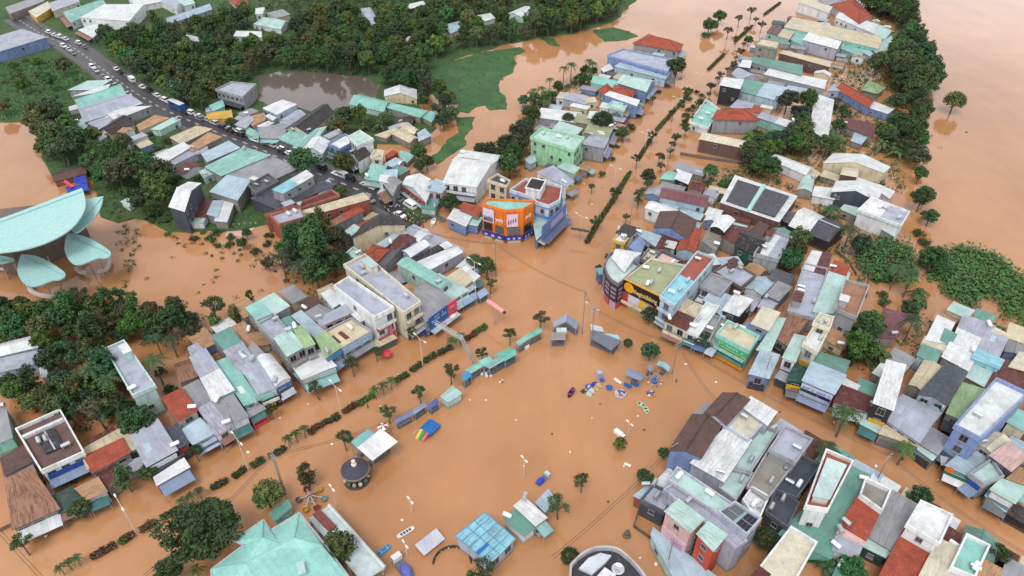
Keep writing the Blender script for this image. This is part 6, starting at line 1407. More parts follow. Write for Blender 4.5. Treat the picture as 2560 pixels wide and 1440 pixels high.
area('735,590 790,572 850,600 874,640 874,690 820,722 790,745 720,735 712,690 730,640', 3.9, ('dense', 'dense', 'tall', 'palm'), 2.2, 3.1, 'tree of the dark clump between the shop row and the submerged field', 'trees of the dark clump by the shop row', 43, DK, 'grove_tree')
area('395,505 430,560 520,578 600,596 660,580 692,610 705,650 722,640 720,690 690,690 640,650 560,628 480,606 420,590 385,565', 4.0, ('bush', 'bush', 'dense'), 1.0, 1.8, 'tree standing in floodwater below the left houses', 'trees in the flood below the left houses', 44, None, 'flooded_tree')
area('-20,740 70,768 150,760 230,776 300,800 400,806 500,825 590,790 602,816 545,832 520,872 470,866 400,846 340,862 270,872 262,900 290,960 300,1040 330,1072 260,1078 200,1086 150,1030 60,1028 20,1010 -20,960', 3.1, ('dense', 'tall', 'bush', 'dense', 'sparse'), 1.5, 2.4, 'tree of the flooded orchard left of the shop row', 'trees of the flooded orchard', 45, None, 'orchard_tree')
area('392,880 470,872 480,925 525,990 470,985 420,990 395,1000 382,960', 3.8, ('dense', 'bush', 'palm'), 1.5, 2.2, 'tree in the yard behind the red tiled shop roof', 'trees in the yard behind the red tiled shop roof', 46, None, 'yard_tree')
area('205,985 330,965 345,1050 270,1062 215,1045', 3.2, ('banana', 'palm', 'banana'), 1.9, 2.6, 'tree beside the narrow tall house in the lower left', 'trees beside the narrow tall house', 47, GREENS[:3])
area('90,1172 150,1190 205,1180 215,1200 185,1226 130,1246 95,1222', 3.8, ('dense',), 1.8, 2.6, 'tree below the brown villa', 'trees below the brown villa', 48, DK, 'yard_tree')
area('835,282 950,264 960,280 1030,300 985,302 970,320 935,332 890,346 850,342 800,332', 4.2, ('dense', 'dense', 'banana', 'bush'), 1.7, 2.5, 'tree on the pond bank between the mint roofs', 'trees on the pond bank', 49, None, 'bank_tree', LANDZ)
area('960,214 1035,192 1062,215 1078,262 1062,288 1045,250 1000,224', 4.2, ('dense', 'tall'), 1.9, 2.7, 'tree between the pond and the weed mat', 'trees between pond and weed mat', 50, DK, 'bank_tree', LANDZ)
area('1092,240 1130,255 1132,320 1100,346 1072,332 1100,290', 4.2, ('dense', 'sparse'), 1.6, 2.4, 'tree on the near bank of the weed mat', 'trees on the near bank of the weed mat', 51, None, 'bank_tree')
area('1185,378 1240,402 1330,345 1342,402 1320,422 1275,452 1250,442', 4.0, ('dense',), 1.9, 2.8, 'tree of the clump between the white three storey house and the tall green house', 'trees between the white and the tall green houses', 52, DK, 'clump_tree')
area('998,428 1040,405 1075,420 1045,448', 3.6, ('dense',), 1.6, 2.2, 'tree behind the white gabled shop', 'trees behind the white gabled shop', 53, None, 'clump_tree')
area('1308,268 1350,236 1420,205 1470,180 1492,200 1470,216 1420,226 1385,246 1400,272 1350,288 1320,332 1316,300', 3.8, ('palm', 'bush', 'dense'), 1.4, 2.1, 'tree on the rear bank of the diagonal street houses', 'trees on the rear bank', 54, DK, 'bank_tree')
GR = 'trees of the right hand gardens'; GL = 'tree of the gardens between the right hand street and the river path'
for i, (s, sp, kk, a, b) in enumerate((('1935,215 2040,215 2040,245 1985,262 1960,292 1920,282 1945,240', 3.7, ('dense', 'dense', 'palm'), 2.0, 3.0), ('1885,332 1925,318 1985,322 1990,300 2020,270 2030,320 2030,350 2080,345 2100,320 2092,380 2060,400 1990,396 1930,396 1880,390 1865,360', 3.7, ('dense', 'dense', 'banana', 'dense'), 1.8, 2.7),
    ('2070,252 2095,240 2160,266 2140,296 2110,296 2075,312', 3.6, ('dense', 'bush'), 1.8, 2.5), ('2125,152 2240,130 2270,130 2310,180 2322,232 2282,262 2240,218 2200,200 2140,190 2080,212 2060,182', 4.8, ('dense',), 2.6, 3.8), ('2180,292 2232,282 2245,340 2262,402 2200,388 2182,342', 3.8, ('dense', 'banana', 'dense'), 1.9, 2.7),
    ('1868,402 1925,402 1990,442 1990,480 1930,462 1850,432', 3.5, ('dense', 'dense', 'banana'), 1.8, 2.5), ('1755,442 1830,452 1815,500 1790,522 1770,490', 3.6, ('dense', 'bush', 'banana'), 1.4, 2.0), ('1612,462 1690,456 1660,482 1640,502 1620,492', 3.8, ('dense',), 1.6, 2.2), ('2015,492 2090,502 2100,542 2170,562 2195,602 2150,660 2110,640 2080,580 2020,532', 4.0, ('dense', 'banana', 'palm'), 1.9, 2.7),
    ('1970,585 2002,600 2008,640 1985,700 1950,762 1890,752 1840,722 1870,662 1940,662', 3.5, ('dense', 'palm', 'dense', 'dense'), 1.9, 2.7), ('2080,792 2140,802 2162,802 2185,852 2240,852 2292,862 2292,922 2215,906 2120,932 2060,882 2070,842', 3.4, ('dense', 'dense', 'palm', 'banana'), 1.9, 2.8), ('2196,726 2270,720 2282,742 2215,762 2188,772', 3.6, ('bush', 'palm'), 1.6, 2.2), ('2298,720 2322,770 2268,772', 3.6, ('banana', 'bush'), 1.6, 2.2),
    ('2130,12 2230,-12 2262,42 2240,62 2190,50', 4.6, ('dense',), 2.2, 3.2), ('1700,240 1740,225 1760,240 1730,300 1700,330', 4.2, ('bush',), 1.3, 1.8), ('2230,770 2260,780 2290,850 2240,850', 3.6, ('banana', 'dense'), 1.6, 2.2))):
    area(s, sp, kk, a, b, GL, GR, 60 + i, DK + LG[:1] + GREENS[:3], 'garden_tree')
area('2252,-20 2275,-20 2272,80 2290,130 2312,200 2292,330 2302,420 2282,440 2260,400 2272,300 2238,230 2248,120', 4.2, ('dense', 'dense', 'tall'), 1.8, 2.8, 'tree in the line along the flooded river path at right', 'trees along the flooded river path', 80, DK, 'riverside_tree')
area('2292,440 2300,500 2330,545 2310,600 2330,650 2320,690 2290,640 2275,560 2285,500', 5.0, ('dense', 'bush'), 1.6, 2.5, 'tree in the lower line along the river path', 'trees of the lower river path line', 81, DK, 'riverside_tree')
# single trees one can tell apart
ST = 'trees standing in the flooded square and its streets'
S_TREES = '''1125,925,50,sparse,tree between the pale mint kiosk and the hedge
1050,980,44,sparse,tree beside the blue market stall
970,1028,46,sparse,tree above the striped parasol
860,1095,48,sparse,tree left of the white canopy and carousel
1205,880,38,sparse,tree growing behind the long mint market stall
1275,835,40,sparse,tree at the right end of the long mint market stall
1352,795,46,sparse,tree behind the short mint market stall
1570,858,26,round,small round tree right of the grey gabled stall
1625,876,50,dense,leafy tree above the floating rides
1550,1108,36,dense,small tree beside the white topped van
1612,1192,44,dense,dark tree at the corner of the dark grey house
1455,1202,46,sparse,tree alone in the water between truck and grey house
1660,1132,30,dense,small tree against the brown tiled big house
1398,1258,66,sparse,wide tree over the pale blue stall on the square
1425,1392,52,round,round clipped tree by the rounded black building
1200,1424,76,sparse,tree in front of the pale cyan panelled hall
880,908,46,sparse,street tree in front of the light green roof
790,966,44,sparse,street tree under the white flat roof with fascia
676,1024,36,sparse,street tree in front of the black yellow sign
940,880,34,sparse,street tree left of the red parasol
1025,828,32,sparse,street tree under the blue and red sign's left end
200,1272,56,dense,dark street tree beside the dark green grey roof
50,1356,56,sparse,street tree at the lower left corner
488,1128,40,sparse,street tree by the white billboard canopy
312,1195,60,tall,tall dark tree in the gap left of the black awning
345,1052,84,dense,broad tree below the narrow tall house
372,1178,50,dense,light tree left of the white billboard canopy
668,1236,76,dense,round tree beside the sea green kiosk roof
765,1188,56,tall,tall tree by the utility pole near the spinning ride
846,1372,90,tall,tall dark tree between the hipped hall and the canopy
420,1426,66,dense,tree at the bottom edge left of the hipped hall
1625,786,44,dense,street tree under the black phone shop sign
1756,850,50,dense,street tree left of the green and yellow shop
2116,1032,86,palm,large street palm on the lower right street
2070,1122,74,palm,street palm behind the red topped tall house
2266,1120,64,palm,street palm under the broad lavender gable
2300,1242,64,dense,street tree opposite the long green sign
2500,1386,62,sparse,street tree near the bottom right corner
1915,1348,70,round,round tree beside the solar panel house
2075,1412,74,banana,banana plants at the bottom between the cream house and the grey green roof
2130,1420,70,dense,dark tree at the bottom edge right of the cream roofed house
1600,484,32,sparse,thin street tree by the rose maroon house
1566,542,22,sparse,thin street tree at the diagonal street's near end
1650,390,26,sparse,lean street tree opposite the broad brown warehouse
1690,342,28,sparse,thin street tree left of the broad warehouse
1722,292,26,sparse,thin street tree at the white walled yard
1748,258,24,sparse,thin street tree at the walled yard's upper corner
1778,214,24,sparse,thin street tree by the black walled house
1800,186,24,sparse,thin street tree by the lavender curved roof
1832,160,24,sparse,thin street tree by the dark walled white roof
1852,128,24,sparse,thin street tree under the balcony house
1872,100,24,dense,small dark tree left of the maroon and cream roof
1556,332,34,dense,street tree right of the olive roof
1578,318,26,bush,bush in front of the olive roof
1420,298,36,round,round tree over the wide white roof
1506,304,60,round,big round dark tree between the olive roofs
756,402,76,dense,round tree on the dry road's right side
856,404,54,dense,dark tree at the white black roofed house
850,480,38,dense,small tree beside the charcoal house
576,306,28,dense,small roadside tree by the orange shopfront roof
1186,656,48,round,left round tree at the crossing's corner
1216,664,52,dense,right leafy tree at the crossing's corner
1226,706,36,sparse,pale tree at the crossing's corner by the blue sheds
1122,505,52,dense,dark round tree left of the red tin roof
537,803,38,tall,tall slim tree behind the shop row
584,783,36,tall,second tall slim tree behind the shop row
625,740,26,tall,small slim tree above the mint topped block
480,826,42,dense,tree left of the dusty sea green roof
420,830,28,tall,slim tree in the water left of the shop row
375,838,38,dense,rounded tree at the orchard's right end
298,740,42,tall,lone tree near the smaller leaf roof
2387,254,56,round,lone round tree out in the wide river
1690,165,50,dense,tree beside the flat grey block on the diagonal street
1930,1034,26,bush,bush beside the white ribbed roof block
1588,600,26,bush,bush at the round sign front
1520,640,22,bush,bush left of the white cluttered roof
1495,665,20,bush,small bush by the blue booth at the round corner
1775,62,38,dense,dark tree at the far end of the diagonal street
1800,40,34,dense,second dark tree at the far end of the diagonal street
1765,88,30,bush,low bush under the far dark trees
1820,75,26,sparse,slim tree near the far dark trees
1850,45,24,sparse,slim tree at the top of the diagonal street
1880,25,24,sparse,topmost slim tree of the diagonal street
1905,60,22,sparse,slim tree right of the far hedge
1600,255,22,bush,bush between the tall blue houses and the street
490,1425,46,palm,palm in front of the large spreading tree'''
BIGCOL = (.034, .062, .02)
for ln in S_TREES.splitlines():
    x, y, d, k, lb = ln.split(',', 4); y_ = float(y)
    at_crown(k, float(x), y_, float(d), lb, None if k == 'bush' else ST if 700 < y_ < 1440 else None, (.05, .075, .026) if k == 'sparse' else None)
at_crown('giant', 500, 1332, 205, 'largest spreading tree at the lower left beside the hipped hall', None, BIGCOL, None, .8)
SM = 'slender trees on the diagonal street median'
for x, y, d in ((1490, 552, 34), (1540, 478, 36), (1592, 396, 30), (1632, 338, 28), (1682, 282, 24), (1716, 226, 24), (1842, 96, 18), (1868, 72, 18), (1890, 48, 16)): at_crown('sparse', x, y, d, 'slender tree rising from the dark hedge on the diagonal street median', SM, (.036, .065, .024), 'median_tree')
DS = 'slim street trees lining the diagonal street'
for side, lnx in ((1, ((1590, 505), (1680, 365), (1760, 250), (1880, 85))), (-1, ((1478, 470), (1560, 345), (1640, 235), (1720, 150)))):
    for (xa, ya), (xb, yb) in zip(lnx, lnx[1:]):
        for i in range(7 if side > 0 else 4):
            t = (i + trnd.random() * .7) / (7 if side > 0 else 4); x, y = xa + (xb - xa) * t + trnd.uniform(-6, 6), ya + (yb - ya) * t; b_ = side < 0 and trnd.random() < .5
            at_crown('bush' if b_ else 'sparse', x, y, trnd.uniform(15, 24) * (.5 + y / 700), ('low bush' if b_ else 'slim street tree') + (' along the right edge' if side > 0 else ' along the left edge') + ' of the flooded diagonal street', ('low bushes' if b_ else 'slim street trees') + (' on the right' if side > 0 else ' on the left') + ' edge of the diagonal street', (.05, .08, .032), None if b_ else 'street_tree')
# hedges on the two medians
def hedge(x0, y0, x1, y1, wd, ht, col, label, group, sd):
    a, b = P(x0, y0), P(x1, y1); L_ = (b - a).length; rr_ = np.random.default_rng(sd); n = max(3, int(L_ / .45)); d = (b - a) / L_; s = Vector((-d.y, d.x, 0)); cl = []
    for k in range(n):
        for j in (-1, 0, 1): p = a + d * (L_ * (k + .5) / n) + s * (j * wd * .32 + rr_.normal() * .08); cl.append((p.x - a.x, p.y - a.y, ht * (.35 + .35 * rr_.random()), wd * (.28 + .14 * rr_.random())))
    o = link('hedge', leafmesh('hedge', cl, 22, .26, rr_, .5), None, col, a); tag(o, label, 'hedge', group); return o
HS = [(230, 1397, 290, 1365, 1), (300, 1360, 318, 1350, 2), (318, 1350, 335, 1337, 1), (352, 1330, 392, 1305, 1), (405, 1298, 458, 1270, 0), (530, 1225, 570, 1203, 0), (583, 1196, 615, 1175, 0), (630, 1170, 660, 1151, 0), (674, 1145, 715, 1122, 0), (775, 1083, 812, 1060, 1), (812, 1060, 850, 1042, 0), (860, 1034, 890, 1014, 1), (894, 1014, 935, 990, 2), (990, 955, 1020, 937, 0), (1028, 930, 1055, 911, 0), (1060, 908, 1090, 889, 0), (1096, 887, 1130, 870, 0), (1165, 851, 1190, 836, 1), (1191, 832, 1216, 818, 2)]
HCOL = [(.035, .05, .018), (.075, .04, .022), (.045, .095, .022)]
HLAB = ['dark green hedge strip', 'reddish brown hedge strip', 'bright green hedge strip']
for k, (a, b, c, d, t) in enumerate(HS): hedge(a, b, c, d, 1.35, 1.2, HCOL[t], HLAB[t] + ' on the flooded median of the lower left street', HLAB[t] + 's on the lower left median', 300 + k)
for k, (a, b, c, d) in enumerate(((1466, 610, 1490, 566), (1490, 566, 1530, 505), (1530, 505, 1575, 432), (1600, 392, 1626, 350), (1640, 328, 1685, 278), (1685, 278, 1730, 226), (1770, 176, 1810, 137), (1836, 106, 1880, 66), (1910, 38, 1950, 8))): hedge(a, b, c, d, 1.25, 1.1, (.044, .068, .024), 'dark hedge strip on the median of the diagonal street', 'hedge strips on the diagonal median', 340 + k)
k = 0
for cx, cy, n in ((475, 1238, 3), (738, 1083, 3), (168, 1406, 3), (956, 962, 3), (1150, 838, 2)):
    for i in range(n): at_crown('palm', cx - 20 + i * 20, cy + 12 - i * 12, 34, 'short bushy palm in a tight group on the lower left median', 'short palms on the lower left median', (.035, .075, .022)); k += 1
# ---------------------------------------------------------------- vehicles on the dry road
def prism_xz(m, prof, y0, y1, mt):
    """side outline in x,z pulled across from y0 to y1 (both may narrow through a list of (y0, y1))"""
    n = len(prof); a = [Vector((x, y0, z)) for x, z in prof]; b = [Vector((x, y1, z)) for x, z in prof]
    m.poly(a, mt); m.poly(list(reversed(b)), mt)
    for i in range(n): j = (i + 1) % n; m.poly([a[j], a[i], b[i], b[j]], mt)
M_GLASS = mat('car_glass', _plain((.015, .018, .022), .08)); M_CAR = mat('car_paint', lambda nt, b, N: (nt.links.new(N('ShaderNodeObjectInfo').outputs['Color'], b.inputs['Base Color']), setattr(b.inputs['Roughness'], 'default_value', .22)))
M_LAMP = mat('lamp_lens', _plain((.75, .74, .68), .2)); M_TAIL = mat('tail_lamp', _plain((.4, .02, .02), .3))
def wheels(r, xs, hw, rad):
    m = MB()
    for k, x in enumerate(xs):
        for sy in (-1, 1):
            m = MB(); m.tube([(x, sy * (hw - .2), rad), (x, sy * hw, rad)], rad, M_RUBBER, 12); w = m.build('wheel', r); m = MB(); m.tube([(x, sy * (hw - .02), rad), (x, sy * (hw + .015), rad)], rad * .55, M_STEEL, 10); m.build('rim', w)
def make_car(nm, L_, W_, Hh, kind):
    r = thing(nm, '-', 'car', (0, 0, 0)); h = L_ / 2; w = W_ / 2; m = MB()
    if kind == 'van':
        prism_xz(m, [(-h, .3), (h, .3), (h, .95), (h - .75, 1.15), (h - 1.15, Hh), (-h + .1, Hh), (-h, Hh - .3)], -w, w, M_CAR); m.build('body', r, (0, 0, 0), (.75, .75, .75))
        m = MB()
        for s in (-1, 1): m.box((-.35, s * (w + .005), Hh - .62), (L_ * .62, .02, .5), M_GLASS)
        m.poly([(h - .76, -w * .88, 1.18), (h - .76, w * .88, 1.18), (h - 1.12, w * .85, Hh - .1), (h - 1.12, -w * .85, Hh - .1)], M_GLASS); m.box((-h - .002, 0, Hh - .65), (.02, W_ * .8, .5), M_GLASS); m.build('windows', r)
        wheels(r, (-h + .9, h - .95), w, .34)
    elif kind == 'bus':
        prism_xz(m, [(-h, .4), (h, .4), (h, 1.5), (h - .25, Hh), (-h + .1, Hh), (-h, Hh - .2)], -w, w, M_CAR); m.build('body', r, (0, 0, 0), srgb(40, 90, 170))
        m = MB(); m.box((-.1, 0, Hh + .06), (L_ * .95, W_ * .96, .12), M_PAINT); m.build('roof', r, (0, 0, 0), (.7, .7, .72))
        m = MB()
        for s in (-1, 1): m.box((-.2, s * (w + .005), Hh - .85), (L_ * .86, .02, .85), M_GLASS)
        m.poly([(h + .003, -w * .9, 1.4), (h + .003, w * .9, 1.4), (h - .2, w * .88, Hh - .15), (h - .2, -w * .88, Hh - .15)], M_GLASS); m.build('windows', r); wheels(r, (-h + 1.8, h - 1.9), w, .5)
    else:
        hb = kind == 'suv'
        prism_xz(m, [(-h, .32), (h, .32), (h, .68), (h - .12, .8), (h - 1.15, .92), (-h + .75, .95), (-h + .05, .9)] if not hb else [(-h, .35), (h, .35), (h, .85), (h - .95, 1.0), (-h + .05, 1.05)], -w, w, M_CAR); m.build('body', r, (0, 0, 0), (.75, .75, .75))
        top = [(h - 1.2, .9), (h - 1.95, Hh), (-h + 1.35, Hh), (-h + .55, .93)] if not hb else [(h - 1.0, .98), (h - 1.65, Hh), (-h + .35, Hh), (-h + .06, 1.03)]
        m = MB(); prism_xz(m, top, -w * .86, w * .86, M_GLASS); m.build('windows', r)
        m = MB(); x0, x1 = top[2][0], top[1][0]; m.box(((x0 + x1) / 2, 0, Hh + .02), (x1 - x0 + .1, W_ * .84, .07), M_CAR); 
        for s in (-1, 1): m.box((top[1][0] - .95, s * w * .865, (Hh + .95) / 2), (.1, .03, Hh - .95), M_CAR)
        m.build('roof', r, (0, 0, 0), (.75, .75, .75)); wheels(r, (-h + .85, h - .85), w, .32)
    for s in (-1, 1):
        m = MB(); m.box((h + .005, s * w * .72, .68), (.05, .35, .16), M_LAMP); m.build('headlight', r); m = MB(); m.box((-h - .005, s * w * .75, .78), (.05, .3, .16), M_TAIL); m.build('tail_light', r)
    return r
PROTO = {'sedan': make_car('parked_car', 4.5, 1.78, 1.45, 'sedan'), 'suv': make_car('parked_car', 4.5, 1.85, 1.7, 'suv'), 'van': make_car('parked_van', 5.3, 1.95, 2.2, 'van'), 'bus': make_car('parked_bus', 9.5, 2.5, 3.1, 'bus')}
CW, CS, CG, CK, CR = (.78, .78, .77), (.45, .46, .48), (.2, .21, .23), (.03, .03, .035), (.3, .03, .03)
CN = {CW: 'white', CS: 'silver', CG: 'grey', CK: 'black', CR: 'dark red'}
CARS = '''117,84,suv,W 128,92,sedan,W 140,97,suv,W 152,103,sedan,W 160,118,suv,W 178,126,sedan,S 190,134,sedan,G 232,170,suv,W 245,178,sedan,S 268,193,sedan,G 278,201,suv,W 180,84,sedan,S 212,106,suv,W 226,116,sedan,G 305,172,sedan,W 312,180,sedan,K 342,200,van,W 363,218,sedan,W 374,228,suv,K 393,241,sedan,W 411,252,suv,W 424,258,sedan,W 445,272,bus,B 452,286,sedan,K 485,305,suv,G 520,322,sedan,K 588,345,suv,K 660,378,sedan,R 700,400,suv,K 750,412,sedan,G 790,428,suv,K 830,445,sedan,W 1000,540,sedan,W 870,452,suv,K 476,284,suv,W 498,293,sedan,W 518,301,sedan,S 556,320,suv,K 300,214,sedan,S 326,237,sedan,W 598,331,suv,W 640,353,sedan,W 682,366,sedan,S 706,375,suv,W 694,384,sedan,K 664,360,suv,G 560,335,sedan,K 918,475,sedan,W 950,488,sedan,K 963,494,suv,R 935,497,suv,G 850,444,van,S 1020,519,van,W 905,470,sedan,S 985,505,sedan,G 620,340,sedan,G 725,386,sedan,W 578,322,sedan,W 537,310,suv,S'''
cars_used = {}
for it in CARS.split():
    x, y, kd, cc = it.split(','); p = P(float(x), float(y), ROADZ); i = min(range(len(ROADW)), key=lambda k: (ROADW[k] - p).length); t, n_ = rframe(i)
    side = 1 if (p - ROADW[i]).dot(n_) > 0 else -1; ang = math.atan2(t.y, t.x) + (0 if side < 0 else math.pi) + random.uniform(-.05, .05)
    off = (p - ROADW[i]).dot(n_)
    if abs(off) < 2.6 and kd != 'bus': p = ROADW[i] + t * (p - ROADW[i]).dot(t) + n_ * side * random.uniform(3.0, 3.5)
    elif abs(off) > 5.2: p = ROADW[i] + t * (p - ROADW[i]).dot(t) + n_ * side * 4.4
    z = ROADZ + .004 if y and float(y) < 500 else ROADZ - .12
    c = {'W': CW, 'S': CS, 'G': CG, 'K': CK, 'R': CR, 'B': srgb(40, 90, 170)}[cc]
    if kd == 'bus': lab, grp = 'blue bus with a pale roof parked on the dry road', None
    elif kd == 'van': lab, grp = {'342': 'white van parked beside the forest on the dry road', '850': 'silver van by the roadside tree on the dry road', '1020': 'white van parked at the flooded end of the dry road'}[x], None
    else:
        body_ = {'sedan': 'low saloon car', 'suv': 'tall estate car'}[kd]; lab, grp = f'{CN[c]} {body_} parked along the edge of the dry road', f'{CN[c]} {body_}s along the dry road'
        if cc == 'R' and x == '963': lab, grp = 'dark red car beside the crowd at the dry road end', None
    r = dup(PROTO[kd], (p.x, p.y, z), ang, lab, None, None if kd == 'bus' else {'body': c, 'roof': c})
    if grp: r['group'] = grp
    r['category'] = {'van': 'van', 'bus': 'bus'}.get(kd, 'car')
for r in PROTO.values():
    for ch in list(r.children_recursive): bpy.data.objects.remove(ch)
    bpy.data.objects.remove(r)
# ---------------------------------------------------------------- people and motorbikes at the dry road's flooded end
def mats(c, n, rough=.8): return mat(n, _plain(c, rough, 0, .1))
M_SKIN = mats((.42, .24, .16), 'skin'); M_CLOTH = mat('clothing', lambda nt, b, N: (nt.links.new(N('ShaderNodeObjectInfo').outputs['Color'], b.inputs['Base Color']), setattr(b.inputs['Roughness'], 'default_value', .9))); M_TROU = mats((.05, .055, .075), 'trousers'); M_HAIR = mats((.015, .012, .01), 'hair', .5)
def make_person(pose):
    J = {'pelvis': (0, 0, .95, .15), 'waist': (0, 0, 1.1, .135), 'chest': (0, .02, 1.32, .165), 'neck': (0, 0, 1.48, .06), 'chin': (0, -.02, 1.55, .075), 'head': (0, -.01, 1.66, .1)}
    E = [('pelvis', 'waist'), ('waist', 'chest'), ('chest', 'neck'), ('neck', 'chin'), ('chin', 'head')]
    sw = .14 if pose == 'walk' else .02
    for s, k in ((1, 'l'), (-1, 'r')):
        J[k + 'hip'] = (s * .1, 0, .9, .1); J[k + 'knee'] = (s * .11, -sw * s - .02, .5, .07); J[k + 'ank'] = (s * .12, sw * s * .6, .09, .05); J[k + 'toe'] = (s * .13, sw * s * .6 - .16, .04, .04)
        J[k + 'sh'] = (s * .19, 0, 1.4, .065); J[k + 'elb'] = (s * .25, .03 + sw * s, 1.14, .048); J[k + 'wri'] = (s * .25, -.08 + sw * s * 1.4, .92, .035); J[k + 'hand'] = (s * .25, -.12 + sw * s * 1.5, .84, .04)
        if pose == 'point' and s > 0: J['lelb'] = (.3, -.2, 1.34, .048); J['lwri'] = (.3, -.44, 1.4, .035); J['lhand'] = (.3, -.54, 1.42, .038)
        E += [('pelvis', k + 'hip'), (k + 'hip', k + 'knee'), (k + 'knee', k + 'ank'), (k + 'ank', k + 'toe'), ('chest', k + 'sh'), (k + 'sh', k + 'elb'), (k + 'elb', k + 'wri'), (k + 'wri', k + 'hand')]
    ks = list(J); me = bpy.data.meshes.new('body'); me.from_pydata([J[k][:3] for k in ks], [(ks.index(a), ks.index(b)) for a, b in E], []); o = bpy.data.objects.new('t', me); C.objects.link(o)
    o.modifiers.new('s', 'SKIN'); o.modifiers.new('d', 'SUBSURF').levels = 1
    for v, k in zip(me.skin_vertices[0].data, ks): v.radius = (J[k][3], J[k][3]); v.use_root = k == 'pelvis'
    bpy.context.view_layer.update(); out = bpy.data.meshes.new_from_object(o.evaluated_get(bpy.context.evaluated_depsgraph_get())); bpy.data.objects.remove(o); out.materials.clear()
    for m_ in (M_SKIN, M_CLOTH, M_TROU): out.materials.append(m_)
    for p in out.polygons:
        c = p.center; p.material_index = 0 if c.z > 1.47 or (abs(c.x) > .2 and c.z < 1.2) or c.z < .1 else 1 if c.z > .95 else 2
    return out
PB = [make_person(k) for k in ('stand', 'walk', 'point')]
m = MB(); m.lathe((0, .01, 0), [(.02, 1.8), (.09, 1.78), (.118, 1.7), (.112, 1.62), (.09, 1.58)][::-1], M_HAIR, 10); o = m.build('hair'); HAIR = o.data; bpy.data.objects.remove(o)
m = MB(); m.lathe((0, 0, 0), [(.23, 1.7), (.13, 1.78), (.02, 1.87)], M_CLOTH, 10); o = m.build('conical_hat'); HAT = o.data; bpy.data.objects.remove(o)
SHIRT = [((.6, .6, .6), 'white'), ((.35, .05, .05), 'red'), ((.05, .1, .3), 'blue'), ((.03, .03, .035), 'black'), ((.2, .22, .24), 'grey'), ((.5, .35, .08), 'yellow')]
def person(p, rz, label, group=None, sh=None, pose=None, hat=False):
    r = thing('person', label, 'person', p, rz, group); sh = sh or random.choice(SHIRT)[0]; link('body', PB[random.randrange(3) if pose is None else pose], r, sh); link('conical_hat' if hat else 'hair', HAT if hat else HAIR, r, (.55, .48, .32)); return r
def bike_mesh():
    parts = {}
    def fin(m, n): o = m.build(n); parts[n] = o.data; bpy.data.objects.remove(o)
    m = MB(); m.tube([(.62, 0, .3), (.5, 0, .75), (.42, 0, .98)], .05, M_STEEL, 6); m.tube([(.42, -.3, 1.0), (.42, .3, 1.0)], .025, M_RUBBER, 6); fin(m, 'fork')
    m = MB(); prism_xz(m, [(-.75, .55), (-.2, .3), (.3, .3), (.5, .8), (.38, .85), (.25, .5), (-.15, .55), (-.75, .72)], -.13, .13, M_CLOTH); fin(m, 'body')
    m = MB(); m.box((-.38, 0, .77), (.72, .26, .1), M_RUBBER); fin(m, 'saddle')
    for n, x in (('wheel', .62), ('wheel.001', -.6)): m = MB(); m.tube([(x, -.05, .28), (x, .05, .28)], .28, M_RUBBER, 12); fin(m, n)
    return parts
BK = bike_mesh()
crowd = pts('1000,520 1018,530 1060,548 1058,566 1030,570 1012,560 985,545 960,528 975,510')
got, rq = scatter(crowd, .95, 5, ROADZ); k = 0
got = [p for p in got if not in_foot(p, .3)]
for p in got[:170]:
    k += 1; i = min(range(len(ROADW)), key=lambda q: (ROADW[q] - p).length); z = ROADZ - .9 * max(0, (i - len(ROADW) * .9) / (len(ROADW) * .1)); z = max(z, LANDZ - .35)
    if k % 3 == 0:
        cc, cn = rq.choice(SHIRT); r = thing('motorbike', f'{cn} motorbike standing in the crowd at the dry road end', 'motorbike', (p.x, p.y, z + .02), rq.random() * 6.28, f'{cn} motorbikes in the crowd')
        for n, me in BK.items(): link(n.split('.')[0], me, r, cc)
    else:
        cc, cn = rq.choice(SHIRT); person((p.x, p.y, z + .02), rq.random() * 6.28, f'person in a {cn} top standing in the crowd at the dry road end', f'{cn} clad people in the crowd', cc)
for k, (x, y, lab, dz, hat) in enumerate(((1256, 957, 'person with a straw hat wading alone in the middle of the square', -.75, True), (920, 1020, 'person wading beside the hedge on the lower left street', -.7, False), (2082, 1062, 'person wading on the right street left of the street palm', -.8, True), (1690, 955, 'dark clad person standing by the swing ride in the square', -.7, False), (2255, 1150, 'person wading on the right street below the grey roof', -.8, False), (952, 1022, 'second person wading near the hedge and the blue stall', -.75, True))): p = P(x, y); person((p.x, p.y, dz), k * 1.3, lab, None, (.5, .12, .1) if k in (0, 2) else (.05, .05, .07), 1, hat)
# ---------------------------------------------------------------- boats, rafts and vans afloat in the square
def hullmesh(m, L_, W_, h, mt, mi, open_=True, blunt=.0):
    """open boat hull along x: ring of stations, inner floor"""
    st = []; n = 9
    for i in range(n):
        t = i / (n - 1); x = (t - .5) * L_; w = W_ / 2 * (math.sin(math.pi * min(1, max(0, .5 + (t - .5) * (1 - blunt)))) ** .55 if 0 < t < 1 else blunt); sh = .12 * (2 * t - 1) ** 2 * h * 2
        st.append((x, w, sh))
    for a, b in zip(st, st[1:]):
        for s in (-1, 1):
            q = [(a[0], s * a[1], h + a[2]), (b[0], s * b[1], h + b[2]), (b[0], s * b[1] * .7, -.1), (a[0], s * a[1] * .7, -.1)]; m.poly(q if s > 0 else q[::-1], mt)
            g = [(a[0], s * a[1], h + a[2]), (b[0], s * b[1], h + b[2]), (b[0], s * max(0, b[1] - .13), h + b[2]), (a[0], s * max(0, a[1] - .13), h + a[2])]; m.poly(g if s < 0 else g[::-1], mt)
        m.poly([(a[0], -a[1] * .85, h * .35), (b[0], -b[1] * .85, h * .35), (b[0], b[1] * .85, h * .35), (a[0], a[1] * .85, h * .35)], mi)
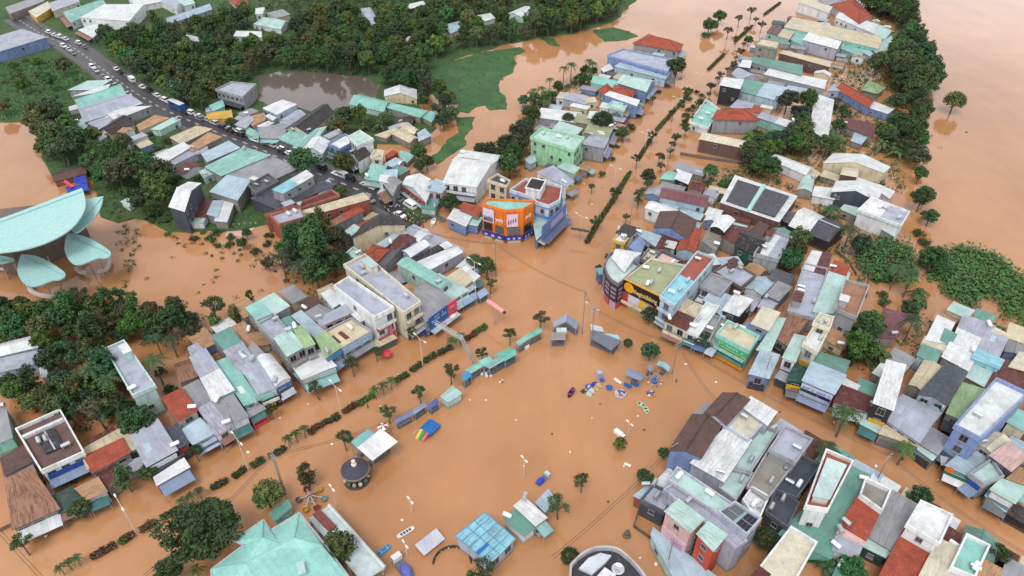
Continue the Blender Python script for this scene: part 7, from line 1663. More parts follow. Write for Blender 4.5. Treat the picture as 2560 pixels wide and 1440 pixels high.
def boat(x, y, ang, L_, W_, col, col2, label, nm='boat', seats=2, h=.45, blunt=0.0):
    p = P(x, y); r = thing(nm, label, nm.replace('_', ' '), p, ang); m = MB(); hullmesh(m, L_, W_, h, M_PAINT, M_PAINT, True, blunt); m.build('hull', r, (0, 0, 0), col)
    for k in range(seats): m = MB(); m.box((-L_ * .25 + L_ * .5 * k / max(1, seats - 1), 0, h * .75), (.35, W_ * .75, .08), M_PAINT); m.build('seat', r, (0, 0, 0), col2)
    return r
def pang(x0, y0, x1, y1): a, b = P(x0, y0), P(x1, y1); return math.atan2(b.y - a.y, b.x - a.x)
boat(1083, 557, pang(1079, 567, 1088, 545), 5.0, 1.5, (.75, .78, .76), srgb(30, 140, 120), 'white and green open boat leaving the dry road end')
boat(961, 1377, pang(948, 1386, 974, 1366), 2.7, .95, srgb(60, 160, 225), srgb(90, 190, 240), 'bright blue pedal boat near the long canopy', 'boat', 2, .4, .6)
boat(1015, 1333, pang(1000, 1342, 1030, 1324), 3.6, .9, (.75, .74, .72), (.08, .08, .1), 'white long boat with dark seats on the square', 'boat', 4, .45, .5)
boat(1602, 1014, pang(1592, 1010, 1612, 1020), 1.9, 1.1, srgb(205, 228, 190), srgb(50, 110, 100), 'left of the two pale green pedal boats', 'pedal_boat', 2, .5, .4)
boat(1615, 1028, pang(1611, 1018, 1620, 1036), 1.9, 1.1, srgb(225, 232, 205), srgb(50, 110, 100), 'right of the two pale green pedal boats', 'pedal_boat', 2, .5, .4)
boat(1428, 985, pang(1418, 998, 1438, 972), 2.9, 1.1, srgb(70, 40, 110), srgb(190, 60, 70), 'purple and red ride boat at the left end of the floating rides', 'ride_boat', 2, .8, .3)
# tub rides, bumper boats and other fairground pieces
def cone(nm, x, y, prof, col, label, cat, sx=1, n=18, m_=None):
    p = P(x, y); r = thing(nm, label, cat, p); m = MB(); m.lathe((0, 0, 0), prof, m_ or M_PAINT, n, sx); m.build('body', r, (0, 0, 0), col, True); return r
TUB = [(.9, -.2), (1.15, .3), (1.2, .55), (1.02, .58), (.95, .3), (.02, .28)]
for x, y, s, lab in ((1523, 971, 1.0, 'round bright blue tub left of the big bumper ring'), (1505, 952, .75, 'small blue tub beside the grey machine in the square'), (1566, 964, .8, 'left blue tub under the blue grey canopy'), (1573, 968, .75, 'middle blue tub with a white edge under the blue grey canopy'), (1591, 964, .75, 'right blue tub under the blue grey canopy')):
    r = cone('tub_ride', x, y, [(a * s * .68, b * s * .8) for a, b in TUB], srgb(35, 110, 190), lab, 'fairground tub'); m = MB(); m.lathe((0, 0, .25 * s), [(.07 * s, 0), (.07 * s, .4 * s), (.2 * s, .44 * s), (.19 * s, .5 * s)], M_PAINT, 10); m.build('steering_wheel', r, (0, 0, 0), srgb(60, 140, 210))
def ring_ride(x, y, R_, cols, label, rim, nm='bumper_ride', n=10):
    p = P(x, y); r = thing(nm, label, 'fairground ride', p); m = MB(); m.lathe((0, 0, 0), [(R_, -.3), (R_ + .1, .2), (R_, .45), (R_ - .2, .42), (R_ - .25, .15), (.02, .12)], M_PAINT, 22); m.build('basin', r, (0, 0, 0), rim)
    for k in range(n):
        a = k * 2.399; q = R_ * .8 * math.sqrt((k + .6) / n); m = MB(); m.lathe((q * math.cos(a), q * math.sin(a), .15), [(.24, 0), (.29, .2), (.26, .4), (.14, .45), (.04, .6)], M_PAINT, 9); m.build('seat', r, (0, 0, 0), srgb(*cols[k % len(cols)]))
    return r
ring_ride(1551, 986, 1.3, ((200, 205, 220), (60, 110, 180), (200, 120, 150), (90, 80, 150), (225, 225, 230)), 'round white rimmed bumper ring full of blue and white seats', srgb(205, 190, 200))
ring_ride(1625, 986, 1.12, ((70, 60, 150), (200, 90, 120), (90, 140, 210), (230, 230, 230)), 'round yellow rimmed bumper ring with purple seats', srgb(215, 165, 60))
ring_ride(1470, 968, .65, ((190, 200, 235), (80, 90, 160)), 'small pale blue spinning pod left of the yellow cart', srgb(80, 110, 180), 'spinning_pod', 4)
ring_ride(1486, 963, .7, ((100, 110, 190), (60, 60, 120)), 'small violet spinning pod behind the yellow cart', srgb(70, 80, 150), 'spinning_pod', 4)
def cart(x, y, ang, c0, c1, label):
    p = P(x, y); r = thing('kiddie_cart', label, 'ride cart', p, ang); r.scale = (.82, .82, .82); m = MB(); m.box((0, 0, .35), (2.3, 1.25, .7), M_PAINT); m.box((.9, 0, .8), (.3, 1.1, .5), M_PAINT); m.build('body', r, (0, 0, 0), c0); m = MB(); m.box((-.3, 0, .74), (1.2, .9, .1), M_PAINT); m.build('seat', r, (0, 0, 0), c1)
    for sx in (-.8, .8):
        for sy in (-.65, .65): m = MB(); m.tube([(sx, sy - .08, .2), (sx, sy + .08, .2)], .3, M_PAINT, 10); m.build('wheel', r, (0, 0, 0), (.7, .7, .7))
cart(1493, 970, pang(1485, 978, 1500, 960), srgb(235, 185, 90), srgb(130, 160, 160), 'yellow and cream ride cart among the floating rides'); cart(1476, 984, pang(1468, 994, 1484, 974), srgb(205, 228, 228), srgb(150, 195, 195), 'white ride cart in front of the yellow one')
p = P(1497, 944); r = thing('ride_machine', 'grey generator box with colourful clutter at the rear of the rides', 'machine', p, .4); m = MB(); m.box((0, 0, .8), (1.3, 1.0, 1.8), M_PAINT); m.box((0, 0, 1.8), (1.5, 1.2, .14), M_PAINT); m.build('cabinet', r, (0, 0, 0), srgb(180, 180, 195)); m = MB(); m.tube([(.8, .2, 0), (.9, .3, 1.6), (.6, .1, 2.2)], .08, M_PAINT, 6); m.build('mast', r, (0, 0, 0), srgb(170, 60, 50))
p = P(1544, 953); r = thing('floating_board', 'narrow white board floating among the tubs', 'board', p, pang(1536, 948, 1552, 960)); m = MB(); prism_xz(m, [(-1.0, -.1), (1.0, -.1), (1.1, .12), (.9, .25), (-.9, .25), (-1.1, .12)], -.3, .3, M_PAINT); m.build('board', r, (0, 0, 0), (.75, .74, .7))
p = P(1458, 980); plant('bush', (p.x, p.y, 0), .75, 'potted palm like bush at the left of the floating rides', None, (.04, .08, .025))
# swing ride: blue hub, hanging seats
p = P(1636, 955); r = thing('swing_ride', 'small swing ride with a bright blue hub and hanging seats', 'fairground ride', p); r.scale = (.75, .75, .75); m = MB(); m.lathe((0, 0, 0), [(.9, -.3), (1.0, .9), (.85, 1.0), (.3, 1.1), (.25, 2.4), (.5, 2.5), (.05, 3.0)], M_PAINT, 16); m.build('hub', r, (0, 0, 0), srgb(40, 110, 190))
for k in range(9):
    a = k * .698; m = MB(); m.tube([(.3 * math.cos(a), .3 * math.sin(a), 2.4), (2.0 * math.cos(a), 2.0 * math.sin(a), 2.1), (2.2 * math.cos(a), 2.2 * math.sin(a), .7)], .04, M_STEEL, 5); arm = m.build('swing_arm', r); m = MB(); m.box((2.2 * math.cos(a), 2.2 * math.sin(a), .5), (.5, .5, .4), M_PAINT, a); m.build('seat', arm, (0, 0, 0), srgb(*((200, 180, 190), (120, 130, 190), (230, 225, 225))[k % 3]))
# ---------------------------------------------------------------- stalls and canopies on the square
def stall(roofs, label, h, nm='market_stall', post=True, items=True, grp=None):
    q0 = pts(roofs[0][0]); base = sum((P(x, y, h) for x, y in q0), Vector()) / 4; base.z = 0; r = thing(nm, label, nm.replace('_', ' '), base, 0, grp)
    for s, col, ty in roofs:
        q = pts(s); c = [P(x, y, h) for x, y in q]; A, B_, C_, D_ = c
        if ty == 'g':
            e = (A.lerp(B_, .5) - D_.lerp(C_, .5)).length; prof = ((0, 0), (.5, .16 * e), (1, 0))
        else: prof = ((0, .25), (1, 0))
        grid = [[a.lerp(b, t) + UP * z for t, z in prof] for a, b in ((A, D_), (B_, C_))]
        if (grid[1][0] - grid[0][0]).cross(grid[0][1] - grid[0][0]).z < 0: grid = grid[::-1]
        LS = (B_ - A).length; m = MB(); solid(m, grid, .08, M_ROOF, [[(0, 0)] * 3, [(LS, 0)] * 3] if False else [[(0, t * 4) for t, z in prof], [(LS, t * 4) for t, z in prof]]); m.build('roof', r, base, col)
        if post:
            for p in (A, B_, C_, D_): 
                pp = p.lerp((A + B_ + C_ + D_) / 4, .06); m = MB(); m.box((pp.x, pp.y, h / 2 - .8), (.1, .1, h + 1.5), M_FRAME); m.build('post', r, base)
            n = (A - D_); n.z = 0; n.normalize(); cc = (A + B_ + C_ + D_) / 4; e = (B_ - A); e.z = 0; rz = math.atan2(e.y, e.x)
            m = MB(); m.box((cc.x, cc.y, .2), (e.length * .8, .9, 1.3), M_PAINT, rz); m.build('counter', r, base, (.10, .11, .13))
        ROOFPX.append(q); FOOT.append([(p.x, p.y) for p in c])
    return r
SEA, SEA2 = srgb(120, 205, 180), srgb(150, 210, 200)
stall((('1160,925 1196,906 1210,914 1176,934', SEA2, 'g'), ('1196,905 1222,891 1236,902 1210,915', SEA2, 's'), ('1209,916 1258,888 1266,898 1224,922', srgb(150, 205, 200), 's'), ('1230,890 1278,867 1290,880 1260,897', SEA, 'g'), ('1255,892 1286,874 1292,886 1262,903', SEA, 's'), ('1154,940 1172,930 1180,940 1160,953', srgb(60, 160, 215), 's')), 'long row of sea green market canopies along the square\'s upper edge', 2.9)
stall((('1290,856 1318,838 1324,846 1296,864', SEA2, 's'), ('1317,836 1350,819 1356,829 1324,846', SEA, 'g')), 'short pair of sea green market canopies right of the long row', 2.8)
stall((('1381,808 1416,787 1424,800 1384,818', srgb(165, 175, 195), 's'), ('1416,787 1448,808 1440,824 1414,802', srgb(140, 148, 168), 's'), ('1378,832 1414,832 1414,850 1375,850', srgb(165, 155, 150), 's'), ('1391,821 1416,821 1416,834 1392,834', srgb(205, 225, 225), 's')), 'corner shaped grey tin stall by the lattice mast', 2.9)
stall((('1474,822 1512,830 1553,851 1530,874 1476,840'.replace(' 1530,874 1476,840', ' 1528,876') if False else '1482,826 1553,853 1528,877 1474,843', srgb(120, 128, 140), 's'), ('1476,812 1504,819 1510,829 1478,826', srgb(215, 222, 225), 's'), ('1510,834 1545,840 1554,852 1522,846', srgb(165, 210, 205), 's')), 'grey gabled stall with a white strip below the crossing', 3.0)
stall((('1105,991 1131,968 1153,985 1121,1005', SEA2, 's'),), 'dummy', 3.4, 'market_stall', False) if False else None
stall((('986,1052 1028,1030 1032,1036 990,1058', srgb(110, 130, 195), 's'), ('1028,1029 1060,1007 1068,1014 1036,1036', srgb(150, 160, 190), 's'), ('1068,1014 1092,998 1098,1006 1076,1022', srgb(90, 110, 180), 's')), 'blue slatted market stall left of the pale mint kiosk', 2.2)
stall((('1562,938 1572,922 1612,938 1602,953', srgb(135, 148, 180), 's'),), 'blue grey tarpaulin canopy above the blue tubs', 2.4, 'canopy'); stall((('1640,912 1648,902 1676,918 1672,930', srgb(160, 205, 210), 'g'),), 'pale blue cart stall behind the swing ride', 2.4); stall((('1616,920 1624,912 1634,920 1626,930', srgb(140, 155, 180), 's'),), 'small grey blue stall roof under the leafy tree', 2.3)
stall((('1037,1364 1091,1322 1113,1347 1060,1389', srgb(215, 215, 228), 's'),), 'low white lavender sheet roof lying on the flooded square', .75, 'sheet_roof', False)
stall((('893,1121 953,1073 995,1104 931,1152', srgb(240, 240, 240), 's'), ('878,1107 920,1073 937,1085 893,1120', srgb(140, 205, 200), 's')), 'large white canopy with a mint side strip beside the round carousel', 4.2, 'canopy')
# carousel with a dark round roof
p = P(887, 1172, 3.5); b0 = Vector((p.x, p.y, 0)); r = thing('carousel', 'round dark roofed carousel with a white ball on top', 'carousel', b0); Rr = (P(922, 1172, 3.5) - p).length
m = MB(); m.lathe((0, 0, 0), [(Rr, 3.3), (Rr, 3.5), (Rr * .5, 4.2), (.3, 4.7)], M_FLAT, 32); m.build('roof', r, (0, 0, 0), srgb(72, 70, 84)); m = MB(); m.lathe((0, 0, 0), [(.5, 4.6), (.55, 5.0), (.3, 5.3), (.25, 5.5), (.42, 5.75), (.4, 6.0), (.05, 6.3)], M_PAINT, 14); m.build('finial', r, (0, 0, 0), srgb(245, 225, 205), True)
m = MB(); m.lathe((0, 0, 0), [(Rr + .06, 3.0), (Rr + .08, 3.45), (Rr - .02, 3.48), (Rr - .05, 3.0)], M_PAINT, 32); m.build('rim', r, (0, 0, 0), srgb(150, 135, 125)); m = MB(); m.lathe((0, 0, 0), [(Rr * .95, -.5), (Rr * .95, .35), (.02, .36)], M_PAINT, 28); m.build('platform', r, (0, 0, 0), srgb(90, 80, 75)); m = MB(); m.tube([(0, 0, 0), (0, 0, 3.6)], .6, M_PAINT, 12); m.build('centre_column', r, (0, 0, 0), srgb(170, 160, 150))
for k in range(12):
    a = k * .5236; q = Rr * .82; m = MB(); m.tube([(q * math.cos(a), q * math.sin(a), .3), (q * math.cos(a), q * math.sin(a), 3.3)], .05, M_STEEL, 6); pl_ = m.build('pole', r); m = MB(); m.lathe((q * math.cos(a), q * math.sin(a), 0), [(.15, .8), (.4, 1.0), (.42, 1.4), (.2, 1.7)], M_PAINT, 8, 1); m.build('seat_figure', pl_, (0, 0, 0), srgb(*((150, 170, 165), (210, 205, 195), (90, 110, 105))[k % 3]))
ROOFPX.append(pts('853,1172 887,1142 922,1172 887,1200'))
# spinning cup ride
p = P(778, 1250); r = thing('spinning_cup_ride', 'spinning ride with long arms and small cups by the left trees', 'fairground ride', p); m = MB(); m.lathe((0, 0, 0), [(1.1, -.5), (1.0, .3), (.35, .6), (.3, 2.2), (.55, 2.3), (.05, 2.8)], M_PAINT, 14); m.build('hub', r, (0, 0, 0), srgb(150, 140, 140))
for (cx, cy), col in zip(((768, 1228), (800, 1228), (811, 1251), (748, 1254), (765, 1279), (793, 1274)), ((120, 60, 60), (205, 160, 60), (120, 150, 150), (80, 95, 100), (185, 140, 70), (140, 60, 50))):
    q = P(cx, cy) - p; d = q.normalized(); m = MB(); m.tube([Vector((0, 0, 1.6)) + d * .3, q * .9 + UP * .9], .11, M_PAINT, 6); arm = m.build('arm', r, (0, 0, 0), srgb(205, 180, 155)); m = MB(); m.lathe((q.x, q.y, 0), [(.4, .1), (.6, .4), (.65, .8), (.5, .75), (.42, .4), (.05, .3)], M_PAINT, 12); m.build('cup', arm, (0, 0, 0), srgb(*col))
# parasols
def parasol(x, y, rad, h, col, label, col2=None, n=8):
    p = P(x, y, h); r = thing('parasol', label, 'parasol', (p.x, p.y, 0)); 
    m = MB(); m2 = MB()
    for k in range(n):
        a, b = 6.2832 * k / n, 6.2832 * (k + 1) / n; f = [(0, 0, h + rad * .32), (rad * math.cos(a), rad * math.sin(a), h), (rad * math.cos(b), rad * math.sin(b), h)]; (m2 if col2 and k % 2 else m).poly(f, M_PAINT); (m2 if col2 and k % 2 else m).poly([(q[0], q[1], q[2] - .04) for q in f[::-1]], M_PAINT)
    m.build('canopy', r, (0, 0, 0), col)
    if col2: m2.build('canopy_stripes', r, (0, 0, 0), col2)
    m = MB(); m.tube([(0, 0, -1.2), (0, 0, h + rad * .4)], .05, M_STEEL, 6); m.build('pole', r)
parasol(957, 1066, 1.2, 3.2, (.75, .7, .66), 'red and white striped parasol above the white canopy', (.28, .06, .05)); parasol(965, 883, 1.35, 1.7, srgb(215, 60, 70), 'red parasol at the edge of the shop row awnings'); parasol(1125, 786, 1.6, 2.4, (.75, .72, .7), 'white round parasol below the red part of the big sign'); parasol(1085, 818, 1.1, 1.6, (.7, .7, .68), 'pale parasol at the foot of the lattice gate')
p = P(1057, 829, 1.8); r = thing('shade_sail', 'dark blue shade sheet beside the shop row under the big sign', 'shade sheet', (p.x, p.y, 0)); q = [P(x, y, 1.8) - Vector((p.x, p.y, 0)) for x, y in pts('1046,830 1056,820 1072,826 1060,838')]; g = [[q[0], q[3]], [q[1], q[2]]]
if (g[1][0] - g[0][0]).cross(g[0][1] - g[0][0]).z < 0: g = g[::-1]
m = MB(); solid(m, g, .05, M_PAINT, [[(0, 0)] * 2] * 2); m.build('sheet', r, (0, 0, 0), srgb(45, 55, 150))
for k in range(4): m = MB(); m.tube([q[k] - UP * 2.6, q[k]], .05, M_FRAME, 5); m.build('post', r)
# play pool with slides
p = P(1065, 1085); r = thing('inflatable_pool', 'blue inflatable pool with yellow green and red slides', 'inflatable', p, pang(1042, 1106, 1080, 1070)); m = MB(); m.box((1.3, 0, .5), (3.4, 2.6, 1.0), M_PAINT)
for y in (-1.35, 1.35): m.tube([(-.4, y, .9), (3.0, y, .9)], .28, M_PAINT, 8)
m.tube([(3.0, -1.35, .9), (3.0, 1.35, .9)], .28, M_PAINT, 8); m.build('pool', r, (0, 0, 0), srgb(35, 110, 180))
for y, c in ((.8, (225, 210, 70)), (0, (60, 160, 80)), (-.8, (225, 90, 90))): m = MB(); prism_xz(m, [(-2.2, 0), (-.3, 0), (-.3, 1.3), (-.6, 1.3)], y - .34, y + .34, M_PAINT); m.build('slide', r, (0, 0, 0), srgb(*c))
for y in (-1.3, 1.3): m = MB(); m.tube([(-2.6, y, -.5), (-2.6, y, 1.6), (-.3, y, 1.6)], .06, M_STEEL, 6); m.build('rail', r)
# arc of half sunken tyres
ac = P(1130, 1412)
for k, a in enumerate(np.linspace(.25, 2.95, 13)):
    p = ac + Vector((3.4 * math.cos(a), 3.4 * math.sin(a), 0)); r = thing('play_tyre', 'half sunken tyre in the arc at the square\'s lower edge', 'tyre', p, a + 1.57, 'tyres standing in an arc'); m = MB()
    ringp = [Vector((.5 * math.cos(t), 0, .12 + .5 * math.sin(t))) for t in np.linspace(0, 6.2832, 15)]; m.tube(ringp, .15, M_RUBBER, 7, False); m.build('tread', r); m = MB(); m.tube([(0, -.05, .12), (0, .05, .12)], .3, M_PAINT, 10); m.build('hub', r, (0, 0, 0), srgb(*((90, 110, 110), (170, 160, 70), (60, 70, 90), (200, 200, 190))[k % 4]))
# trucks and vans caught in the flood
def truck(x, y, ang, cab, load, label, tarp=True, s=1.0):
    p = P(x, y); r = thing('truck', label, 'truck', (p.x, p.y, -.45), ang); r.scale = (s, s, s); m = MB(); prism_xz(m, [(1.3, .5), (2.7, .5), (2.7, 1.4), (2.4, 2.1), (1.3, 2.15)], -.9, .9, M_CAR); m.build('cab', r, (0, 0, 0), cab); m = MB(); m.poly([(2.71, -.8, 1.4), (2.71, .8, 1.4), (2.44, .76, 2.0), (2.44, -.76, 2.0)], M_GLASS); m.box((1.95, 0, 1.7), (.8, 1.82, .45), M_GLASS); m.build('windows', r)
    m = MB(); m.box((-.75, 0, .75), (3.9, 1.85, .5), M_PAINT); m.build('bed', r, (0, 0, 0), srgb(110, 115, 125))
    if tarp: m = MB(); m.lathe((-1.3, 0, .95), [(1.15, 0), (1.2, .5), (.9, .95), (.4, 1.1), (.05, 1.12)], M_PAINT, 12, 1.2, .85); m.build('tarpaulin', r, (0, 0, 0), load, True)
    else: m = MB(); m.box((-.75, 0, 1.7), (3.9, 1.9, 1.5), M_PAINT); m.build('box', r, (0, 0, 0), load)
    wheels(r, (-1.8, 1.9), .92, .42)
truck(1358, 1199, pang(1345, 1210, 1370, 1188), srgb(195, 215, 210), srgb(45, 70, 200), 'small truck with a royal blue tarpaulin alone in the square', True, .68); truck(1006, 1420, pang(1018, 1440, 985, 1395), srgb(235, 230, 228), srgb(95, 105, 185), 'truck with a violet blue tarpaulin at the bottom edge'); truck(1549, 1087, pang(1538, 1078, 1562, 1096), (.78, .78, .78), (.8, .8, .8), 'white box van roof half sunken in the square', False, .5)
p = P(1569, 1163); r = thing('floating_tank', 'small white tank floating near the dark tree', 'tank', p, pang(1562, 1160, 1576, 1166)); m = MB(); m.tube([(-.7, 0, .15), (.7, 0, .15)], .28, M_PAINT, 10); m.build('tank', r, (0, 0, 0), (.72, .68, .62))
p = P(1312, 869); r = thing('white_freezer', 'white chest freezer afloat below the short market canopies', 'freezer', p, .5); m = MB(); m.box((0, 0, .3), (1.9, 1.0, .8), M_PAINT); m.build('body', r, (0, 0, 0), (.75, .75, .75)); m = MB(); m.box((0, 0, .74), (1.95, 1.05, .08), M_PAINT); m.build('lid', r, (0, 0, 0), (.7, .72, .74))
p = P(1216, 936); r = thing('goods_heap', 'heap of white sacks in front of the long market canopies', 'sacks', p)
for k in range(7): m = MB(); a = k * 2.4; m.lathe((.55 * math.sqrt(k) * math.cos(a), .55 * math.sqrt(k) * math.sin(a), 0), [(.3, -.1), (.45, .2), (.4, .5), (.1, .65)], M_PAINT, 8); m.build('sack', r, (0, 0, 0), srgb(215, 215, 220))
# floating bits of rubbish on the water
BITS = '830,1110 1250,955 1480,1045 1500,1010 1595,1040 1610,1075 1290,1050 1790,955 1815,990 1215,1000 1175,1000 620,1130 700,1045 115,1340 800,1000 995,935 770,1010 2190,1165 2345,1200 1520,1255 1425,1130 1310,1165 1600,1395 1950,1030 1005,1300 1640,1410 2110,1020 1715,910 1380,1085 1560,1165 1460,460 1555,395 1505,470 1620,325 1480,510 1790,170 1640,300 1850,45'
for k, s in enumerate(BITS.split()):
    x, y = map(float, s.split(',')); p = P(x, y); rr_ = random.Random(k); m = MB(); n = rr_.randint(5, 8); m.lathe((0, 0, 0), [(.16, -.06), (rr_.uniform(.18, .34), .05), (.12, .17)], M_PAINT, n, rr_.uniform(.7, 1.5)); c, cn = rr_.choice((((.7, .66, .6), 'pale'), ((.7, .7, .68), 'pale'), ((.06, .05, .045), 'dark')))
    o = m.build('floating_rubbish', None, (0, 0, 0), c); o.location = p; o.rotation_euler = (0, 0, rr_.random() * 6); tag(o, f'small {cn} piece of rubbish drifting on the flood water', 'rubbish', f'{cn} drifting rubbish')
# ---------------------------------------------------------------- lamps, poles, wires, gate
def lamp(bx, by, tx, ty, label, grp=None, arms=2, al=1.0):
    """double street lamp; height read from where its top appears"""
    b = P(bx, by); h = 4.0
    for _ in range(40):
        if px((b.x, b.y, h))[1] > ty: h += .25
    r = thing('street_lamp', label, 'street lamp', b, 0, grp); m = MB(); m.tube([(0, 0, -1), (0, 0, h)], [.11, .06], M_PAINT, 8); m.build('pole', r, (0, 0, 0), (.55, .53, .5)); a0 = pang(bx, by, bx + 40, by - 24) + math.pi / 2
    for k in range(arms):
        a = a0 + math.pi * k; d = Vector((math.cos(a), math.sin(a), 0)); m = MB(); m.tube([(0, 0, h - .4), Vector((0, 0, h)) + d * .9 * al, Vector((0, 0, h + .15)) + d * 1.7 * al], .045, M_PAINT, 6); am = m.build('arm', r, (0, 0, 0), (.55, .53, .5)); m = MB(); m.box(Vector((0, 0, h + .14)) + d * (2.0 * al), (.75, .3, .16), M_PAINT, a); m.build('lamp_head', am, (0, 0, 0), (.72, .68, .6))
for k, (a, b, c, d) in enumerate(((343, 1335, 302, 1258), (622, 1177, 592, 1098), (853, 1032, 836, 966), (1057, 916, 1045, 846), (1190, 760, 1200, 618), (1478, 800, 1490, 768))):
    lamp(a, b, c, d, ['double street lamp nearest the lower left corner', 'double street lamp beside the tan awning', 'double street lamp below the curved white roof', 'double street lamp near the lattice gate', 'street lamp at the crossing by the orange shop', 'street lamp by the grey gabled stall'][k], None)
for k, (a, b, c, d) in enumerate(((1450, 590, 1448, 540), (1535, 465, 1533, 420), (1612, 372, 1610, 335), (1690, 275, 1688, 245), (1745, 210, 1743, 185), (1820, 125, 1818, 105))): lamp(a, b, c, d, 'thin street lamp on the diagonal street median', 'street lamps on the diagonal median')
for k, (a, b, c, d) in enumerate(((842, 1268, 828, 1222), (1030, 1283, 1022, 1258), (1018, 1392, 1010, 1362), (1310, 1190, 1309, 1150), (1568, 1100, 1568, 1060), (1735, 880, 1738, 895))): lamp(a, b, c, d, ['park lamp beside the spinning cup ride', 'park lamp with a dark float at its foot', 'park lamp near the violet tarpaulin truck', 'thin post in the middle of the square', 'thin post beside the white van roof', 'short lamp opposite the grey green roof deck'][k], None, 2, .35)
def upole(x, y, h, label, ang=.6, steel=False):
    b = P(x, y); r = thing('utility_pole', label, 'utility pole', b, ang); m = MB(); m.tube([(0, 0, -1.5), (0, 0, h)], [.13, .09], M_WALL, 8); m.build('pole', r, (0, 0, 0), srgb(150, 145, 142))
    for z in (h - .4, h - 1.3): m = MB(); m.box((0, 0, z), (2.0, .12, .12), M_FRAME); cr = m.build('crossarm', r); m = MB(); [m.lathe((sx, 0, z), [(.05, .05), (.07, .12), (.04, .2)], M_PAINT, 6) for sx in (-.9, -.35, .35, .9)]; m.build('insulators', cr, (0, 0, 0), (.5, .45, .4))
    return b + UP * (h - .3)
PO = {k: upole(v[0], v[1], v[2] * 1.25, *v[3:]) for k, v in dict(a=(1455, 835, 11, 'tall utility pole behind the corner shaped grey stall'), b=(1478, 860, 9.5, 'dark utility pole at the grey gabled stall'), c=(1680, 935, 8, 'utility pole beside the pale blue cart stall'), d=(715, 1235, 10, 'utility pole with transformers near the left trees', 2.4), e=(708, 1225, 8.5, 'second dark pole beside the transformer pole', 2.4), f=(2186, 1212, 7.5, 'utility pole on the lower right street'), g=(1240, 690, 9, 'utility pole by the leafy trees at the crossing'), h=(1665, 430, 8, 'utility pole on the diagonal street by the grey shed'), i=(600, 1105, 9, 'utility pole at the tan awning of the lower left row', 2.4), j=(1905, 960, 7, 'utility pole by the powder blue roof'), k=(1575, 560, 8, 'utility pole at the near end of the diagonal street'), l=(1670, 1190, 8, 'utility pole against the blue walled big house'), m=(1665, 1425, 8, 'utility pole in front of the pale blue low roof')).items()}
def wire(a, b, label, sag=1.2, n=2, gap=.45, r=.035, grp=None):
    d = (b - a); s = Vector((-d.y, d.x, 0)).normalized()
    for k in range(n):
        m = MB(); o = s * gap * (k - (n - 1) / 2); m.tube([a.lerp(b, t / 12) + o - UP * (sag * 4 * (t / 12) * (1 - t / 12)) for t in range(13)], r, M_CABLE, 5); w_ = m.build('power_cable', None, a); tag(w_, label, 'cable', grp)
far_a = P(1245, 655, 8); RE = P(2600, 1405, 6); SE = P(1380, 1395, 6)
for a, b, lb in ((PO['g'], PO['a'], 'overhead cable crossing the junction to the tall pole'), (PO['a'], PO['b'], 'overhead cable between the two poles by the stalls'), (PO['b'], PO['c'], 'overhead cable over the stalls along the square'), (PO['c'], P(1800, 1010, 8), 'overhead cable from the rides to the brown tiled house'), (PO['c'], PO['f'], 'overhead cable running along the lower right street'), (PO['f'], RE, 'overhead cable to the lower right corner'), (PO['l'], SE, 'overhead cable slanting over the square\'s lower right'), (PO['d'], P(1000, 1040, 7), 'overhead cable along the lower left median'), (P(1000, 1040, 7), P(1300, 860, 7), 'overhead cable past the market canopies'), (PO['d'], P(360, 1440, 7), 'overhead cable running to the bottom edge'), (P(0, 1330, 7), P(120, 1460, 7), 'overhead cable across the lower left corner'), (PO['g'], P(1010, 560, 7), 'overhead cable toward the dry road')): wire(a, b, lb, 1.3, 2, .5, .04, lb + 's'.replace('s', '', 1) + ' pair')
# lattice gate lying across the left street
def truss(m, a, b, w, r, n=10):
    a, b = Vector(a), Vector(b); d = (b - a).normalized(); u = d.cross(UP).normalized() if abs(d.z) < .9 else Vector((1, 0, 0)); v = d.cross(u)
    cs = [(u * i + v * j) * w / 2 for i, j in ((-1, -1), (1, -1), (1, 1), (-1, 1))]
    for c in cs: m.tube([a + c, b + c], r, M_PAINT, 5)
    for k in range(n):
        for q in range(4): m.tube([a.lerp(b, k / n) + cs[q], a.lerp(b, (k + 1) / n) + cs[(q + 1) % 4]], r * .7, M_PAINT, 4, False)
g0, g1 = P(1128, 872), P(1192, 920); b0 = (g0 + g1) / 2; r = thing('lattice_gate', 'pale lattice steel gate standing over the lower left street', 'gate', b0)
gm = P(1150, 842, 8.5); 
for nm_, a, b, c in (('gate_leg', P(1128, 862) - UP * 1, P(1108, 806, 8.0), srgb(225, 150, 145)), ('gate_leg', P(1190, 910) - UP * 1, P(1150, 838, 8.0), srgb(175, 190, 190)), ('gate_beam', P(1088, 806, 8.0), P(1156, 846, 8.0), srgb(190, 200, 200))):
    m = MB(); truss(m, a - b0, b - b0, .7, .06); m.build(nm_, r, (0, 0, 0), c)
b0 = P(1238, 810); r = thing('inflatable_column', 'fallen pink striped balloon column on a lattice mast', 'balloon column', b0); m = MB(); t0, t1 = P(1219, 752, 6) - b0, P(1259, 780, 6) - b0; m.tube([t0.lerp(t1, k / 8) for k in range(9)], [.5, .62, .6, .62, .6, .62, .6, .62, .45], M_PAINT, 12); m.build('balloon', r, (0, 0, 0), srgb(240, 165, 165)); m = MB(); m.tube([t1 + (t1 - t0).normalized() * .02, t1 + (t1 - t0).normalized() * .5], .42, M_PAINT, 10); m.build('fan', r, (0, 0, 0), srgb(70, 60, 80)); m = MB(); truss(m, (0, 0, -1), t0.lerp(t1, .45) - UP * .5, .6, .05, 7); m.build('mast', r, (0, 0, 0), srgb(180, 175, 175))
